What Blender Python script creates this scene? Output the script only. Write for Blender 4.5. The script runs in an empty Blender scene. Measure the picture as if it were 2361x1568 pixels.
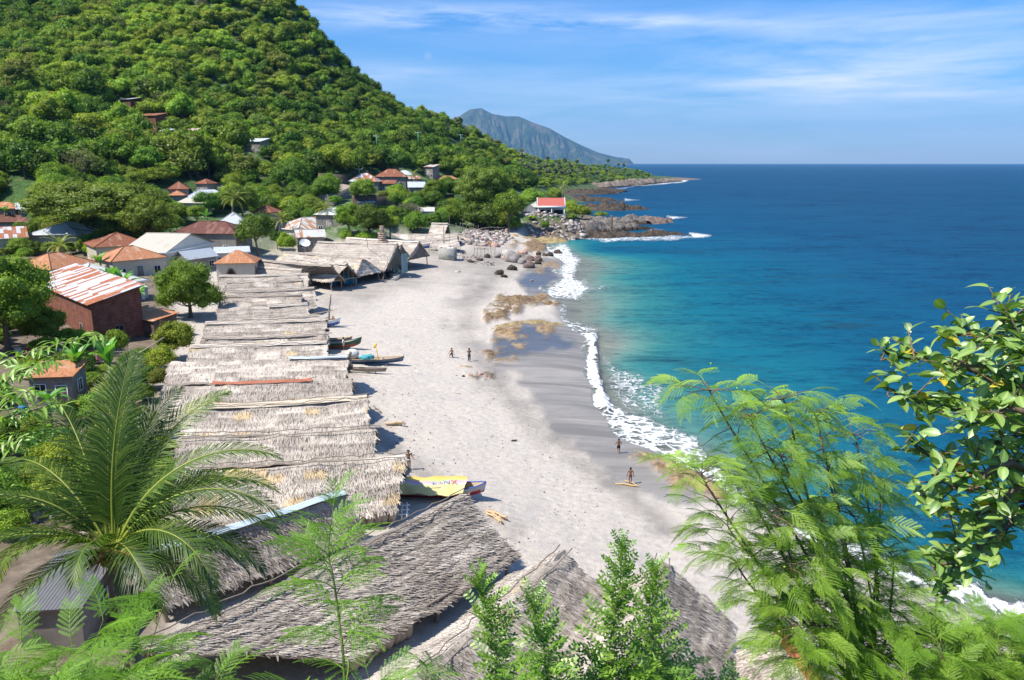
import bpy, math, random
import numpy as np
from mathutils import Vector, Matrix, Euler
S = bpy.context.scene
COL = S.collection
random.seed(7)
PI = math.pi
# ------------------------------------------------------------------ camera
FPX = 773.0; PITCH = math.radians(12.9); CAMZ = 23.0
cam = bpy.data.cameras.new('camera'); cam.sensor_width = 36; cam.lens = FPX*36/1024
cam.clip_start = 0.1; cam.clip_end = 60000
co = bpy.data.objects.new('camera', cam); COL.objects.link(co)
co.location = (0, 0, CAMZ); co.rotation_euler = (PI/2-PITCH, 0, 0)
S.camera = co
# ------------------------------------------------------------------ sun, sky, exposure
SUN_EL = math.radians(55)
_sd = Vector((-0.91, -0.41, 0)).normalized()*math.cos(SUN_EL); SUN_DIR = Vector((_sd.x, _sd.y, math.sin(SUN_EL)))
sl = bpy.data.lights.new('sun', 'SUN'); sl.energy = 5.0; sl.angle = math.radians(0.5); sl.color = (1, .94, .83)
so = bpy.data.objects.new('sun', sl); COL.objects.link(so)
so.rotation_euler = (-SUN_DIR).to_track_quat('-Z', 'Y').to_euler(); so.location = (-60, -20, 90)
S.view_settings.view_transform = 'Standard'; S.view_settings.look = 'None'
S.view_settings.exposure = 0.57; S.view_settings.gamma = 1
W = bpy.data.worlds.new('World'); S.world = W; W.use_nodes = True
nt = W.node_tree; nt.nodes.clear()
def N(t, ty, **k):
    n = t.nodes.new(ty)
    for a, b in k.items():
        if a.startswith('i_'): n.inputs[a[2:].replace('_', ' ')].default_value = b
        elif a.startswith('n') and a[1:].isdigit(): n.inputs[int(a[1:])].default_value = b
        else: setattr(n, a, b)
    return n
def L(t, a, ao, b, bi): t.links.new(a.outputs[ao], b.inputs[bi])
def M_(t, op, a, b=None, c=None, clamp=False):
    n = t.nodes.new('ShaderNodeMath'); n.operation = op; n.use_clamp = clamp
    for i, v in enumerate((a, b, c)):
        if v is None: continue
        if isinstance(v, (int, float)): n.inputs[i].default_value = v
        else: t.links.new(v, n.inputs[i])
    return n.outputs[0]
def ramp(t, fac, stops, interp='LINEAR'):
    n = t.nodes.new('ShaderNodeValToRGB'); cr = n.color_ramp; cr.interpolation = interp
    while len(cr.elements) > 1: cr.elements.remove(cr.elements[-1])
    for i, (p, c) in enumerate(stops):
        if not isinstance(c, (tuple, list)): c = (c, c, c)
        e = cr.elements[0] if i == 0 else cr.elements.new(p)
        e.position = p; e.color = (*c[:3], 1)
    if fac is not None: t.links.new(fac, n.inputs[0])
    return n.outputs[0]
def mix(t, fac, a, b, blend='MIX'):
    n = t.nodes.new('ShaderNodeMix'); n.data_type = 'RGBA'; n.blend_type = blend
    for s, v in ((n.inputs[0], fac), (n.inputs[6], a), (n.inputs[7], b)):
        if isinstance(v, (int, float)): s.default_value = v
        elif isinstance(v, tuple): s.default_value = (*v[:3], 1)
        else: t.links.new(v, s)
    return n.outputs[2]
def noise(t, vec, scale, detail=4, rough=.55, dist=0):
    n = N(t, 'ShaderNodeTexNoise'); n.inputs['Scale'].default_value = scale; n.inputs['Detail'].default_value = detail
    n.inputs['Roughness'].default_value = rough; n.inputs['Distortion'].default_value = dist
    if vec is not None: t.links.new(vec, n.inputs['Vector'])
    return n.outputs[0]
sky = N(nt, 'ShaderNodeTexSky', sky_type='NISHITA', sun_disc=False, sun_elevation=SUN_EL, altitude=300, air_density=1.25, dust_density=.35, ozone_density=3.2)
sky.sun_rotation = math.atan2(SUN_DIR.x, SUN_DIR.y)
tc = N(nt, 'ShaderNodeTexCoord'); sep = N(nt, 'ShaderNodeSeparateXYZ'); L(nt, tc, 'Generated', sep, 0)
az = M_(nt, 'ARCTAN2', sep.outputs[0], sep.outputs[1]); el = M_(nt, 'ARCSINE', sep.outputs[2])
def cvec(sx, sy, tilt, ox=0):
    c = N(nt, 'ShaderNodeCombineXYZ')
    nt.links.new(M_(nt, 'ADD', M_(nt, 'MULTIPLY', az, sx), ox), c.inputs[0])
    nt.links.new(M_(nt, 'MULTIPLY', M_(nt, 'ADD', el, M_(nt, 'MULTIPLY', az, tilt)), sy), c.inputs[1]); return c.outputs[0]
def blob(a0, e0, ra, re):
    d = M_(nt, 'ADD', M_(nt, 'POWER', M_(nt, 'ABSOLUTE', M_(nt, 'DIVIDE', M_(nt, 'SUBTRACT', az, a0), ra)), 2.0),
           M_(nt, 'POWER', M_(nt, 'ABSOLUTE', M_(nt, 'DIVIDE', M_(nt, 'SUBTRACT', el, e0), re)), 2.0))
    return M_(nt, 'EXPONENT', M_(nt, 'MULTIPLY', d, -1.0))
stre = noise(nt, cvec(3.5, 34, .03), 1.0, 7, .62, .35)
fine = noise(nt, cvec(2.2, 22, -.05, 3.7), 1.0, 9, .68, .6)
ba = blob(-.10, .170, .17, .012); bb = blob(.12, .163, .10, .007); bc = blob(.50, .093, .34, .018); bc2 = blob(.42, .125, .2, .02); bd = blob(-.16, .107, .07, .010); be = blob(.27, .225, .25, .02); bf = blob(.36, .072, .2, .006)
bb2 = blob(.32, .155, .3, .018)
def mx(*a):
    o = a[0]
    for b in a[1:]: o = M_(nt, 'ADD', o, b, clamp=True)
    return o
m = mx(ba, M_(nt, 'MULTIPLY', bb, .9), M_(nt, 'MULTIPLY', bc, .85), M_(nt, 'MULTIPLY', bc2, .45), M_(nt, 'MULTIPLY', bd, .55), M_(nt, 'MULTIPLY', be, .3), M_(nt, 'MULTIPLY', bf, .5), M_(nt, 'MULTIPLY', bb2, .4), M_(nt, 'MULTIPLY', blob(.2, .05, 1.2, .05), .30), .06)
cl = M_(nt, 'MULTIPLY', ramp(nt, M_(nt, 'ADD', M_(nt, 'MULTIPLY', stre, .55), M_(nt, 'MULTIPLY', fine, .45)), [(.40, 0), (.60, 1)]), m)
cl = M_(nt, 'MULTIPLY', cl, 1.0, clamp=True)
hs = N(nt, 'ShaderNodeHueSaturation'); hs.inputs['Saturation'].default_value = 1.0; L(nt, sky, 0, hs, 'Color')
tint = mix(nt, 1.0, hs.outputs[0], ramp(nt, M_(nt, 'MULTIPLY', el, 2.0), [(0, (.56, .72, 1.02)), (.10, (.42, .66, 1.02)), (.28, (.31, .63, 1.06)), (.5, (.27, .62, 1.08)), (.9, (.72, .9, 1.1))]), 'MULTIPLY')
skc = mix(nt, cl, tint, (6.6, 7.2, 8.4))
# pale day moon
mdir = Vector(tuple(np.array([(987*1024/2361.-512)/FPX, math.cos(PITCH)+(340-128*1024/2361.)/FPX*math.sin(PITCH), -math.sin(PITCH)+(340-128*1024/2361.)/FPX*math.cos(PITCH)]))).normalized()
dp = N(nt, 'ShaderNodeVectorMath', operation='DOT_PRODUCT'); L(nt, tc, 'Generated', dp, 0); dp.inputs[1].default_value = mdir
skc = mix(nt, M_(nt, 'MULTIPLY', ramp(nt, M_(nt, 'MULTIPLY', M_(nt, 'SUBTRACT', dp.outputs['Value'], .999987), 77000.0), [(0, 0), (.6, 1)]), .11), skc, (7.5, 7.5, 8))
bg = N(nt, 'ShaderNodeBackground'); bg.inputs['Strength'].default_value = .105
nt.links.new(skc, bg.inputs[0]); ow = N(nt, 'ShaderNodeOutputWorld'); L(nt, bg, 0, ow, 0)
S.cycles.use_denoising = True
S.cycles.max_bounces = 5; S.cycles.diffuse_bounces = 3; S.cycles.glossy_bounces = 2; S.cycles.transmission_bounces = 3
S.cycles.transparent_max_bounces = 6; S.cycles.volume_bounces = 0; S.cycles.caustics_reflective = False; S.cycles.caustics_refractive = False
# ------------------------------------------------------------------ picture <-> place (photo coordinates, 2361 wide)
K = 1024/2361.0
cP, sP = math.cos(PITCH), math.sin(PITCH)
def ray(vx, vy):
    px = (vx*K-512)/FPX; py = (340-vy*K)/FPX
    return np.array([px, cP+py*sP, -sP+py*cP])
def ptz(vx, vy, z):
    d = ray(vx, vy); t = (z-CAMZ)/d[2]; return Vector((d[0]*t, d[1]*t, z))
def pty(vx, vy, Y):
    d = ray(vx, vy); t = Y/d[1]; return Vector((d[0]*t, Y, CAMZ+d[2]*t))
def proj(x, y, z):
    dep = y*cP-(z-CAMZ)*sP; u = y*sP+(z-CAMZ)*cP; dep = np.maximum(dep, .5)
    return (512+FPX*x/dep)/K, (340-FPX*u/dep)/K
# ------------------------------------------------------------------ numpy noise
def _h(ix, iy, s):
    v = np.sin(ix*127.1+iy*311.7+s*74.7)*43758.5453
    return v-np.floor(v)
def vn(x, y, s=0):
    ix = np.floor(x); iy = np.floor(y); fx = x-ix; fy = y-iy
    fx = fx*fx*(3-2*fx); fy = fy*fy*(3-2*fy)
    return (_h(ix, iy, s)*(1-fx)+_h(ix+1, iy, s)*fx)*(1-fy)+(_h(ix, iy+1, s)*(1-fx)+_h(ix+1, iy+1, s)*fx)*fy
def fbm(x, y, s=0, o=4):
    r = 0; a = .5; t = 0
    for i in range(o):
        r = r+a*vn(x*2**i, y*2**i, s+i*3.1); t += a; a *= .5
    return r/t
def worley(x, y, s=0):
    ix = np.floor(x); iy = np.floor(y); best = np.full(x.shape, 9.); sec = np.full(x.shape, 9.); val = np.zeros(x.shape)
    for a in (-1, 0, 1):
        for b in (-1, 0, 1):
            cx = ix+a; cy = iy+b; d = np.hypot(cx+_h(cx, cy, s)-x, cy+_h(cx, cy, s+9)-y)
            n = d < best; sec = np.where(n, best, np.minimum(sec, d)); val = np.where(n, _h(cx, cy, s+5), val); best = np.where(n, d, best)
    return best, sec, val
# polygon / polyline helpers in photo coordinates
def seg_d(px, py, pts, closed=False):
    pts = list(pts)+([pts[0]] if closed else []); best = np.full(px.shape, 1e9)
    for (ax, ay), (bx, by) in zip(pts[:-1], pts[1:]):
        dx, dy = bx-ax, by-ay; t = np.clip(((px-ax)*dx+(py-ay)*dy)/(dx*dx+dy*dy+1e-9), 0, 1)
        best = np.minimum(best, np.hypot(px-ax-t*dx, py-ay-t*dy))
    return best
def inside(px, py, pts):
    r = np.zeros(px.shape, bool); n = len(pts)
    for i in range(n):
        ax, ay = pts[i]; bx, by = pts[i-1]
        c = ((ay > py) != (by > py)) & (px < (bx-ax)*(py-ay)/((by-ay)+1e-12)+ax); r ^= c
    return r
def sdf(px, py, pts):
    d = seg_d(px, py, pts, True); return np.where(inside(px, py, pts), d, -d)
def sm(x, a, b):
    t = np.clip((x-a)/(b-a), 0, 1); return t*t*(3-2*t)
# ------------------------------------------------------------------ mesh helpers
def mesh(name, V, Fs, mat=None, attrs=None, smooth=False, uv=None, mats=None, midx=None):
    V = np.asarray(V, np.float32).reshape(-1, 3)
    if isinstance(Fs, np.ndarray): Fs = [Fs]
    Fs = [np.asarray(f, np.int32) for f in Fs if len(f)]
    me = bpy.data.meshes.new(name)
    me.vertices.add(len(V)); me.vertices.foreach_set('co', V.ravel())
    loops = np.concatenate([f.ravel() for f in Fs]); tot = np.concatenate([np.full(len(f), f.shape[1], np.int32) for f in Fs])
    st = np.concatenate([[0], np.cumsum(tot)[:-1]]).astype(np.int32)
    me.loops.add(len(loops)); me.loops.foreach_set('vertex_index', loops)
    me.polygons.add(len(tot)); me.polygons.foreach_set('loop_start', st); me.polygons.foreach_set('loop_total', tot)
    if smooth: me.polygons.foreach_set('use_smooth', np.ones(len(tot), bool))
    me.update(calc_edges=True)
    for k, a in (attrs or {}).items():
        at = me.attributes.new(k, 'FLOAT', 'POINT'); at.data.foreach_set('value', np.asarray(a, np.float32))
    if uv is not None:
        l = me.uv_layers.new(name='UVMap'); l.data.foreach_set('uv', np.asarray(uv, np.float32)[loops].ravel())
    for mm in (mats or ([mat] if mat else [])): me.materials.append(mm)
    if midx is not None: me.polygons.foreach_set('material_index', np.asarray(midx, np.int32))
    return me
def obj(name, me, parent=None, loc=None, rot=None, scale=None):
    o = bpy.data.objects.new(name, me); COL.objects.link(o)
    if parent is not None: o.parent = parent
    if loc is not None: o.location = loc
    if rot is not None: o.rotation_euler = rot
    if scale is not None: o.scale = scale if hasattr(scale, '__len__') else (scale,)*3
    return o
def tag(o, label=None, cat=None, group=None, kind=None):
    if label: o['label'] = label
    if cat: o['category'] = cat
    if group: o['group'] = group
    if kind: o['kind'] = kind
    return o
def thing(name, label, cat, loc, rz=0, group=None):
    o = bpy.data.objects.new(name, None); COL.objects.link(o); o.location = loc; o.rotation_euler = (0, 0, rz); o.empty_display_size = .3
    return tag(o, label, cat, group)
def dup(root, loc=None, rz=None, scale=None, label=None, group=None):
    def cp(o, par):
        c = o.copy(); COL.objects.link(c)
        if par is not None: c.parent = par
        for ch in o.children: cp(ch, c)
        return c
    r = cp(root, None)
    if loc is not None: r.location = loc
    if rz is not None: r.rotation_euler = (0, 0, rz)
    if scale is not None: r.scale = scale if hasattr(scale, '__len__') else (scale,)*3
    if label: r['label'] = label
    if group: r['group'] = group
    return r
class MB:
    """collects polygons; one mesh at the end"""
    def __init__(s): s.v = []; s.f4 = []; s.f3 = []; s.n = 0; s.uv = []; s.at = []
    def add(s, V, F4=(), F3=(), uv=None, at=None):
        V = np.asarray(V, float).reshape(-1, 3); s.v.append(V)
        if len(F4): s.f4.append(np.asarray(F4, int)+s.n)
        if len(F3): s.f3.append(np.asarray(F3, int)+s.n)
        s.uv.append(np.zeros((len(V), 2)) if uv is None else np.asarray(uv, float))
        s.at.append(np.full(len(V), .5) if at is None else np.broadcast_to(np.asarray(at, float), (len(V),)))
        s.n += len(V); return s
    def box(s, c, size, rz=0, rot=None, at=None):
        x, y, z = [a/2 for a in size]
        V = np.array([(i*x, j*y, k*z) for k in (-1, 1) for j in (-1, 1) for i in (-1, 1)])
        R = np.array((rot or Euler((0, 0, rz))).to_matrix()); V = V@R.T+np.array(c)
        return s.add(V, [(0, 2, 3, 1), (4, 5, 7, 6), (0, 1, 5, 4), (2, 6, 7, 3), (0, 4, 6, 2), (1, 3, 7, 5)], at=at)
    def tube(s, P, R, n=6, cap=True, at=None):
        P = np.asarray(P, float); k = len(P); R = np.broadcast_to(np.asarray(R, float), (k,))
        T = np.gradient(P, axis=0); T /= np.linalg.norm(T, axis=1)[:, None]+1e-12
        ref = np.array([0, 0, 1.]) if abs(T[:, 2]).mean() < .8 else np.array([1., 0, 0])
        U = np.cross(T, ref); U /= np.linalg.norm(U, axis=1)[:, None]+1e-12; Wv = np.cross(T, U)
        a = np.arange(n)*2*PI/n
        V = P[:, None]+R[:, None, None]*(np.cos(a)[None, :, None]*U[:, None]+np.sin(a)[None, :, None]*Wv[:, None])
        F = [(i*n+j, i*n+(j+1) % n, (i+1)*n+(j+1) % n, (i+1)*n+j) for i in range(k-1) for j in range(n)]
        V = V.reshape(-1, 3); F3 = []
        if cap:
            V = np.vstack([V, P[0], P[-1]]); b = k*n
            F3 = [(b, (j+1) % n, j) for j in range(n)]+[(b+1, (k-1)*n+j, (k-1)*n+(j+1) % n) for j in range(n)]
        return s.add(V, F, F3, at=at)
    def grid(s, G, uv=None, at=None, flip=False):
        G = np.asarray(G, float); a, b = G.shape[:2]; i, j = np.meshgrid(np.arange(a-1), np.arange(b-1), indexing='ij')
        q = (i*b+j).ravel(); F = np.stack([q, q+b, q+b+1, q+1], 1)
        if flip: F = F[:, ::-1]
        return s.add(G.reshape(-1, 3), F, uv=None if uv is None else np.asarray(uv).reshape(-1, 2), at=None if at is None else np.asarray(at).ravel())
    def mesh(s, name, mat, smooth=False, mats=None, midx=None):
        V = np.vstack(s.v); fs = []
        if s.f4: fs.append(np.vstack(s.f4))
        if s.f3: fs.append(np.vstack(s.f3))
        return mesh(name, V, fs, mat, {'v': np.concatenate(s.at)}, smooth, np.vstack(s.uv), mats, midx)
    def build(s, name, mat, parent=None, smooth=False, **k): return obj(name, s.mesh(name, mat, smooth), parent, **k)
def ico(sub=1):
    import bmesh
    bm = bmesh.new(); bmesh.ops.create_icosphere(bm, subdivisions=sub, radius=1); bm.verts.ensure_lookup_table()
    V = np.array([v.co[:] for v in bm.verts]); F = np.array([[v.index for v in f.verts] for f in bm.faces]); bm.free(); return V, F
ICO1, ICO2, ICO3 = ico(1), ico(2), ico(3)
# ------------------------------------------------------------------ materials
MATS = {}
def new_mat(name):
    m = bpy.data.materials.new(name); m.use_nodes = True; t = m.node_tree; t.nodes.clear(); MATS[name] = m
    o = N(t, 'ShaderNodeOutputMaterial'); return m, t, o
def attr(t, name):
    n = N(t, 'ShaderNodeAttribute'); n.attribute_name = name; return n.outputs['Fac']
def wpos(t):
    return N(t, 'ShaderNodeNewGeometry').outputs['Position']
def ocoord(t): return N(t, 'ShaderNodeTexCoord').outputs['Object']
def scaled(t, vec, s):
    n = N(t, 'ShaderNodeMapping'); n.inputs['Scale'].default_value = s; t.links.new(vec, n.inputs[0]); return n.outputs[0]
def bump(t, h, strength, dist, normal=None):
    n = N(t, 'ShaderNodeBump'); n.inputs['Strength'].default_value = strength; n.inputs['Distance'].default_value = dist
    t.links.new(h, n.inputs['Height'])
    if normal is not None: t.links.new(normal, n.inputs['Normal'])
    return n.outputs[0]
def pbr(t, o, col, rough=.8, nrm=None, spec=.3, metal=0):
    p = N(t, 'ShaderNodeBsdfPrincipled')
    for s, v in (('Base Color', col), ('Roughness', rough), ('Specular IOR Level', spec), ('Metallic', metal)):
        if isinstance(v, (int, float)): p.inputs[s].default_value = v
        elif isinstance(v, tuple): p.inputs[s].default_value = (*v[:3], 1)
        else: t.links.new(v, p.inputs[s])
    if nrm is not None: t.links.new(nrm, p.inputs['Normal'])
    t.links.new(p.outputs[0], o.inputs[0]); return p
def simple(name, c, rough=.8, var=.18, sc=6., bmp=.3, bd=.02, metal=0, spec=.3):
    m, t, o = new_mat(name); oc = ocoord(t)
    n = noise(t, oc, sc, 5, .6); n2 = noise(t, oc, sc*.17, 2, .5)
    f = ramp(t, M_(t, 'ADD', M_(t, 'MULTIPLY', n, .6), M_(t, 'MULTIPLY', n2, .4)), [(.3, tuple(x*(1-var) for x in c)), (.7, tuple(min(1, x*(1+var)) for x in c))])
    pbr(t, o, f, rough, bump(t, n, bmp, bd), spec, metal); return m
# ------------------------------------------------------------------ terrain heights: control points read off the photo
CP = []
def cz(z, *pts):
    for vx, vy in pts:
        p = ptz(vx, vy, z); CP.append((p.x, p.y, z))
def cy(*pts):
    for vx, vy, Y in pts: CP.append(tuple(pty(vx, vy, Y)))
def cw(*pts): CP.extend(pts)
SHORE = [(1262, 575), (1300, 607), (1300, 642), (1262, 676), (1290, 706), (1300, 742), (1345, 775), (1352, 830), (1365, 890), (1392, 955), (1430, 1008), (1510, 1042), (1595, 1092), (1680, 1150), (1780, 1198), (1900, 1258), (2060, 1335), (2361, 1432), (2700, 1535), (3200, 1690)]
cz(0, *SHORE)
cz(0, (1330, 552), (1345, 520), (1338, 492), (1318, 470), (1308, 448), (1380, 432), (1470, 423), (1545, 418))
cz(-1.6, (1380, 600), (1400, 680), (1430, 780), (1450, 860), (1520, 950), (1680, 1040), (1850, 1150), (2060, 1230), (2361, 1330), (2700, 1430))
cz(-3, (1420, 565), (1500, 515), (1450, 480), (1400, 455), (1560, 430), (1640, 415), (1700, 700), (1900, 850), (2300, 1000), (1900, 500), (2300, 600), (3000, 900), (2000, 420))
cz(-4, (1600, 400), (1900, 395), (2300, 390), (3000, 600), (3400, 1200))
cz(.35, (1130, 790), (1180, 880), (1300, 1010), (1420, 1110), (1560, 1230), (1680, 1330), (1850, 1420), (1180, 660), (1200, 620))
cz(1.1, (1000, 800), (1050, 950), (1200, 1150), (1400, 1300), (1560, 1430), (1080, 700), (1100, 640), (1150, 600), (1700, 1500), (1180, 580))
cz(1.9, (790, 740), (830, 900), (960, 1080), (1130, 1200), (1330, 1420), (1500, 1568), (760, 690), (900, 650), (960, 610), (1050, 590), (1090, 570))
cz(2.3, (420, 850), (560, 660), (620, 620), (730, 590), (420, 1000), (420, 1150), (500, 1400), (800, 1500), (1000, 560), (1150, 545))
cz(3.0, (600, 590), (720, 560), (860, 550), (350, 780), (240, 800), (110, 950), (60, 1150), (100, 1400), (-200, 1000), (-200, 1300), (-200, 1500))
cz(4.2, (110, 600), (450, 605), (330, 640), (680, 560), (-200, 640), (200, 690))
cy((300, 545, 165), (600, 500, 195), (750, 500, 200), (850, 500, 215), (900, 447, 275), (800, 445, 262), (1000, 450, 280), (1000, 490, 255), (1100, 505, 255), (100, 470, 186), (-200, 490, 185))
cz(5.2, (1215, 510), (1300, 508)); cz(3.0, (1250, 528), (1150, 525)); cy((1200, 462, 320), (1120, 470, 300), (1280, 468, 400), (1080, 440, 320))
cy((0, 430, 195), (300, 400, 225), (100, 350, 225), (500, 390, 250), (700, 360, 285), (900, 350, 330), (1030, 380, 340), (1000, 330, 420), (800, 260, 370), (600, 250, 330), (300, 250, 300), (0, 250, 270), (0, 120, 330), (300, 120, 350), (550, 120, 370), (0, 0, 390), (300, 0, 420), (0, -200, 470), (300, -180, 480), (-300, -200, 470), (-300, 100, 330), (-300, 300, 250),
   (1150, 400, 460), (1200, 410, 560), (1290, 425, 620), (1350, 418, 760), (1400, 403, 900), (1480, 408, 960), (1250, 385, 700))
SIL = [(560, -110, 450), (660, 22, 410), (770, 135, 420), (850, 213, 450), (970, 268, 520), (1070, 308, 600), (1200, 361, 740), (1300, 376, 820), (1400, 386, 950), (1480, 398, 1000)]
cy(*SIL)
for vx, vy, Y in SIL:
    p = pty(vx, vy, Y); CP.append((p.x*1.25+10, p.y*1.22, p.z*.55-4)); CP.append((p.x*1.6+40, p.y*1.5, -4))
cw((0, -8, 21.6), (0, 0, 21.3), (0, 3, 19.0), (0, 6, 15.6), (0, 12, 8), (0, 18, 2.8), (-8, -4, 21.5), (-8, 3, 19.2), (-8, 6, 16), (-10, 12, 8.5), (-10, 18, 4), (9, -4, 21), (8, 3, 19.2), (8, 6, 15.5), (11, 12, 8.5), (11, 18, 4), (16, 20, 3.5), (20, 24, 2.0), (-20, 0, 20), (-20, 10, 12), (-22, 20, 5), (20, 0, 20), (22, 10, 11), (24, 18, 3.5), (32, 24, .6), (-26, -8, 21), (26, -8, 20), (0, 21, 2), (8, 22, 2.2), (-9, 22, 2.4))
cw((-97, 171, 4.6), (-107, 163, 4.3), (-98, 160, 4.2), (-78, 155, 4.1), (-90, 185, 6), (-115, 180, 6.5), (-66, 150, 3.9), (-51, 195, 4.4), (-47, 181, 3.7), (-62, 170, 4.4), (-78, 200, 7.5), (-100, 150, 3.8), (-120, 165, 4.6))
for x in (-900, -500): cw((x, 300, 120), (x, 700, 150), (x, 1500, 60))
CP = np.array(CP)
def uvt(x, y):
    return x/(y+30.), np.log(y+30.)
def mq(d2): return np.sqrt(d2+.03**2)
_u, _v = uvt(CP[:, 0], CP[:, 1])
_A = mq((_u[:, None]-_u[None])**2+(_v[:, None]-_v[None])**2)+np.eye(len(CP))*1e-4
_zt = np.where(CP[:, 2] > 3, 3+(CP[:, 2]-3), CP[:, 2])
_B = np.block([[_A, np.ones((len(CP), 1))], [np.ones((1, len(CP))), np.zeros((1, 1))]])
_w = np.linalg.solve(_B, np.append(_zt, 0))
def gz0(x, y):
    x = np.asarray(x, float); y = np.asarray(y, float); u, v = uvt(x, y); r = np.full(u.shape, _w[-1])
    for i in range(len(CP)): r = r+_w[i]*mq((u-_u[i])**2+(v-_v[i])**2)
    return r
def gz(x, y):
    z = gz0(x, y); return z
def hit(vx, vy, zoff=0):
    d = ray(vx, vy); lo = 15.
    for t in np.concatenate([np.arange(15, 120, 1.5), np.arange(120, 1200, 5.)]):
        if CAMZ+d[2]*t/d[1] < float(gz(d[0]*t/d[1], t))+zoff:
            a, b = lo, t
            for _ in range(12):
                c = (a+b)/2
                if CAMZ+d[2]*c/d[1] < float(gz(d[0]*c/d[1], c))+zoff: b = c
                else: a = c
            return Vector((d[0]*b/d[1], b, float(gz(d[0]*b/d[1], b))))
        lo = t
    return Vector((d[0]*lo/d[1], lo, float(gz(d[0]*lo/d[1], lo))))
def gp(x, y): return Vector((x, y, float(gz(x, y))))
# ------------------------------------------------------------------ masks in photo coordinates, baked on the ground
WET = [(1128, 800), (1135, 760), (1200, 725), (1300, 725), (1400, 800), (1420, 950), (1600, 1080), (1720, 1170), (1560, 1180), (1440, 1120), (1350, 1045), (1265, 985), (1220, 905), (1145, 850)]
WET2 = [(1190, 645), (1215, 615), (1260, 590), (1330, 600), (1330, 690), (1215, 690)]
POOL = [(1128, 790), (1160, 742), (1230, 738), (1340, 792), (1345, 815), (1260, 812), (1150, 822)]
POOL2 = [(1198, 650), (1215, 632), (1262, 618), (1290, 640), (1262, 672), (1215, 675)]
REEFS = [([(1100, 715), (1175, 676), (1225, 682), (1290, 706), (1245, 716), (1215, 716), (1180, 744), (1130, 760), (1110, 745)], .8, 1.0),
         ([(1125, 765), (1200, 735), (1290, 740), (1310, 765), (1230, 775), (1200, 800), (1120, 790)], .45, .5),
         ([(1110, 800), (1170, 795), (1190, 830), (1120, 825)], .25, .45),
         ([(1445, 1028), (1530, 1040), (1600, 1090), (1690, 1150), (1640, 1165), (1560, 1130), (1500, 1090), (1440, 1062)], .5, .8),
         ([(1150, 548), (1230, 541), (1300, 556), (1265, 572), (1240, 590), (1180, 580), (1150, 565)], .8, .9),
         ([(1228, 596), (1280, 590), (1290, 612), (1240, 622)], .25, .7),
         ([(1060, 868), (1120, 860), (1150, 872), (1110, 880)], .2, .35)]
DARK = [(1000, 790), (1060, 690), (1130, 640), (1180, 610), (1100, 600), (1040, 590), (1010, 620), (1120, 620), (1060, 680), (990, 740)]
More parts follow.
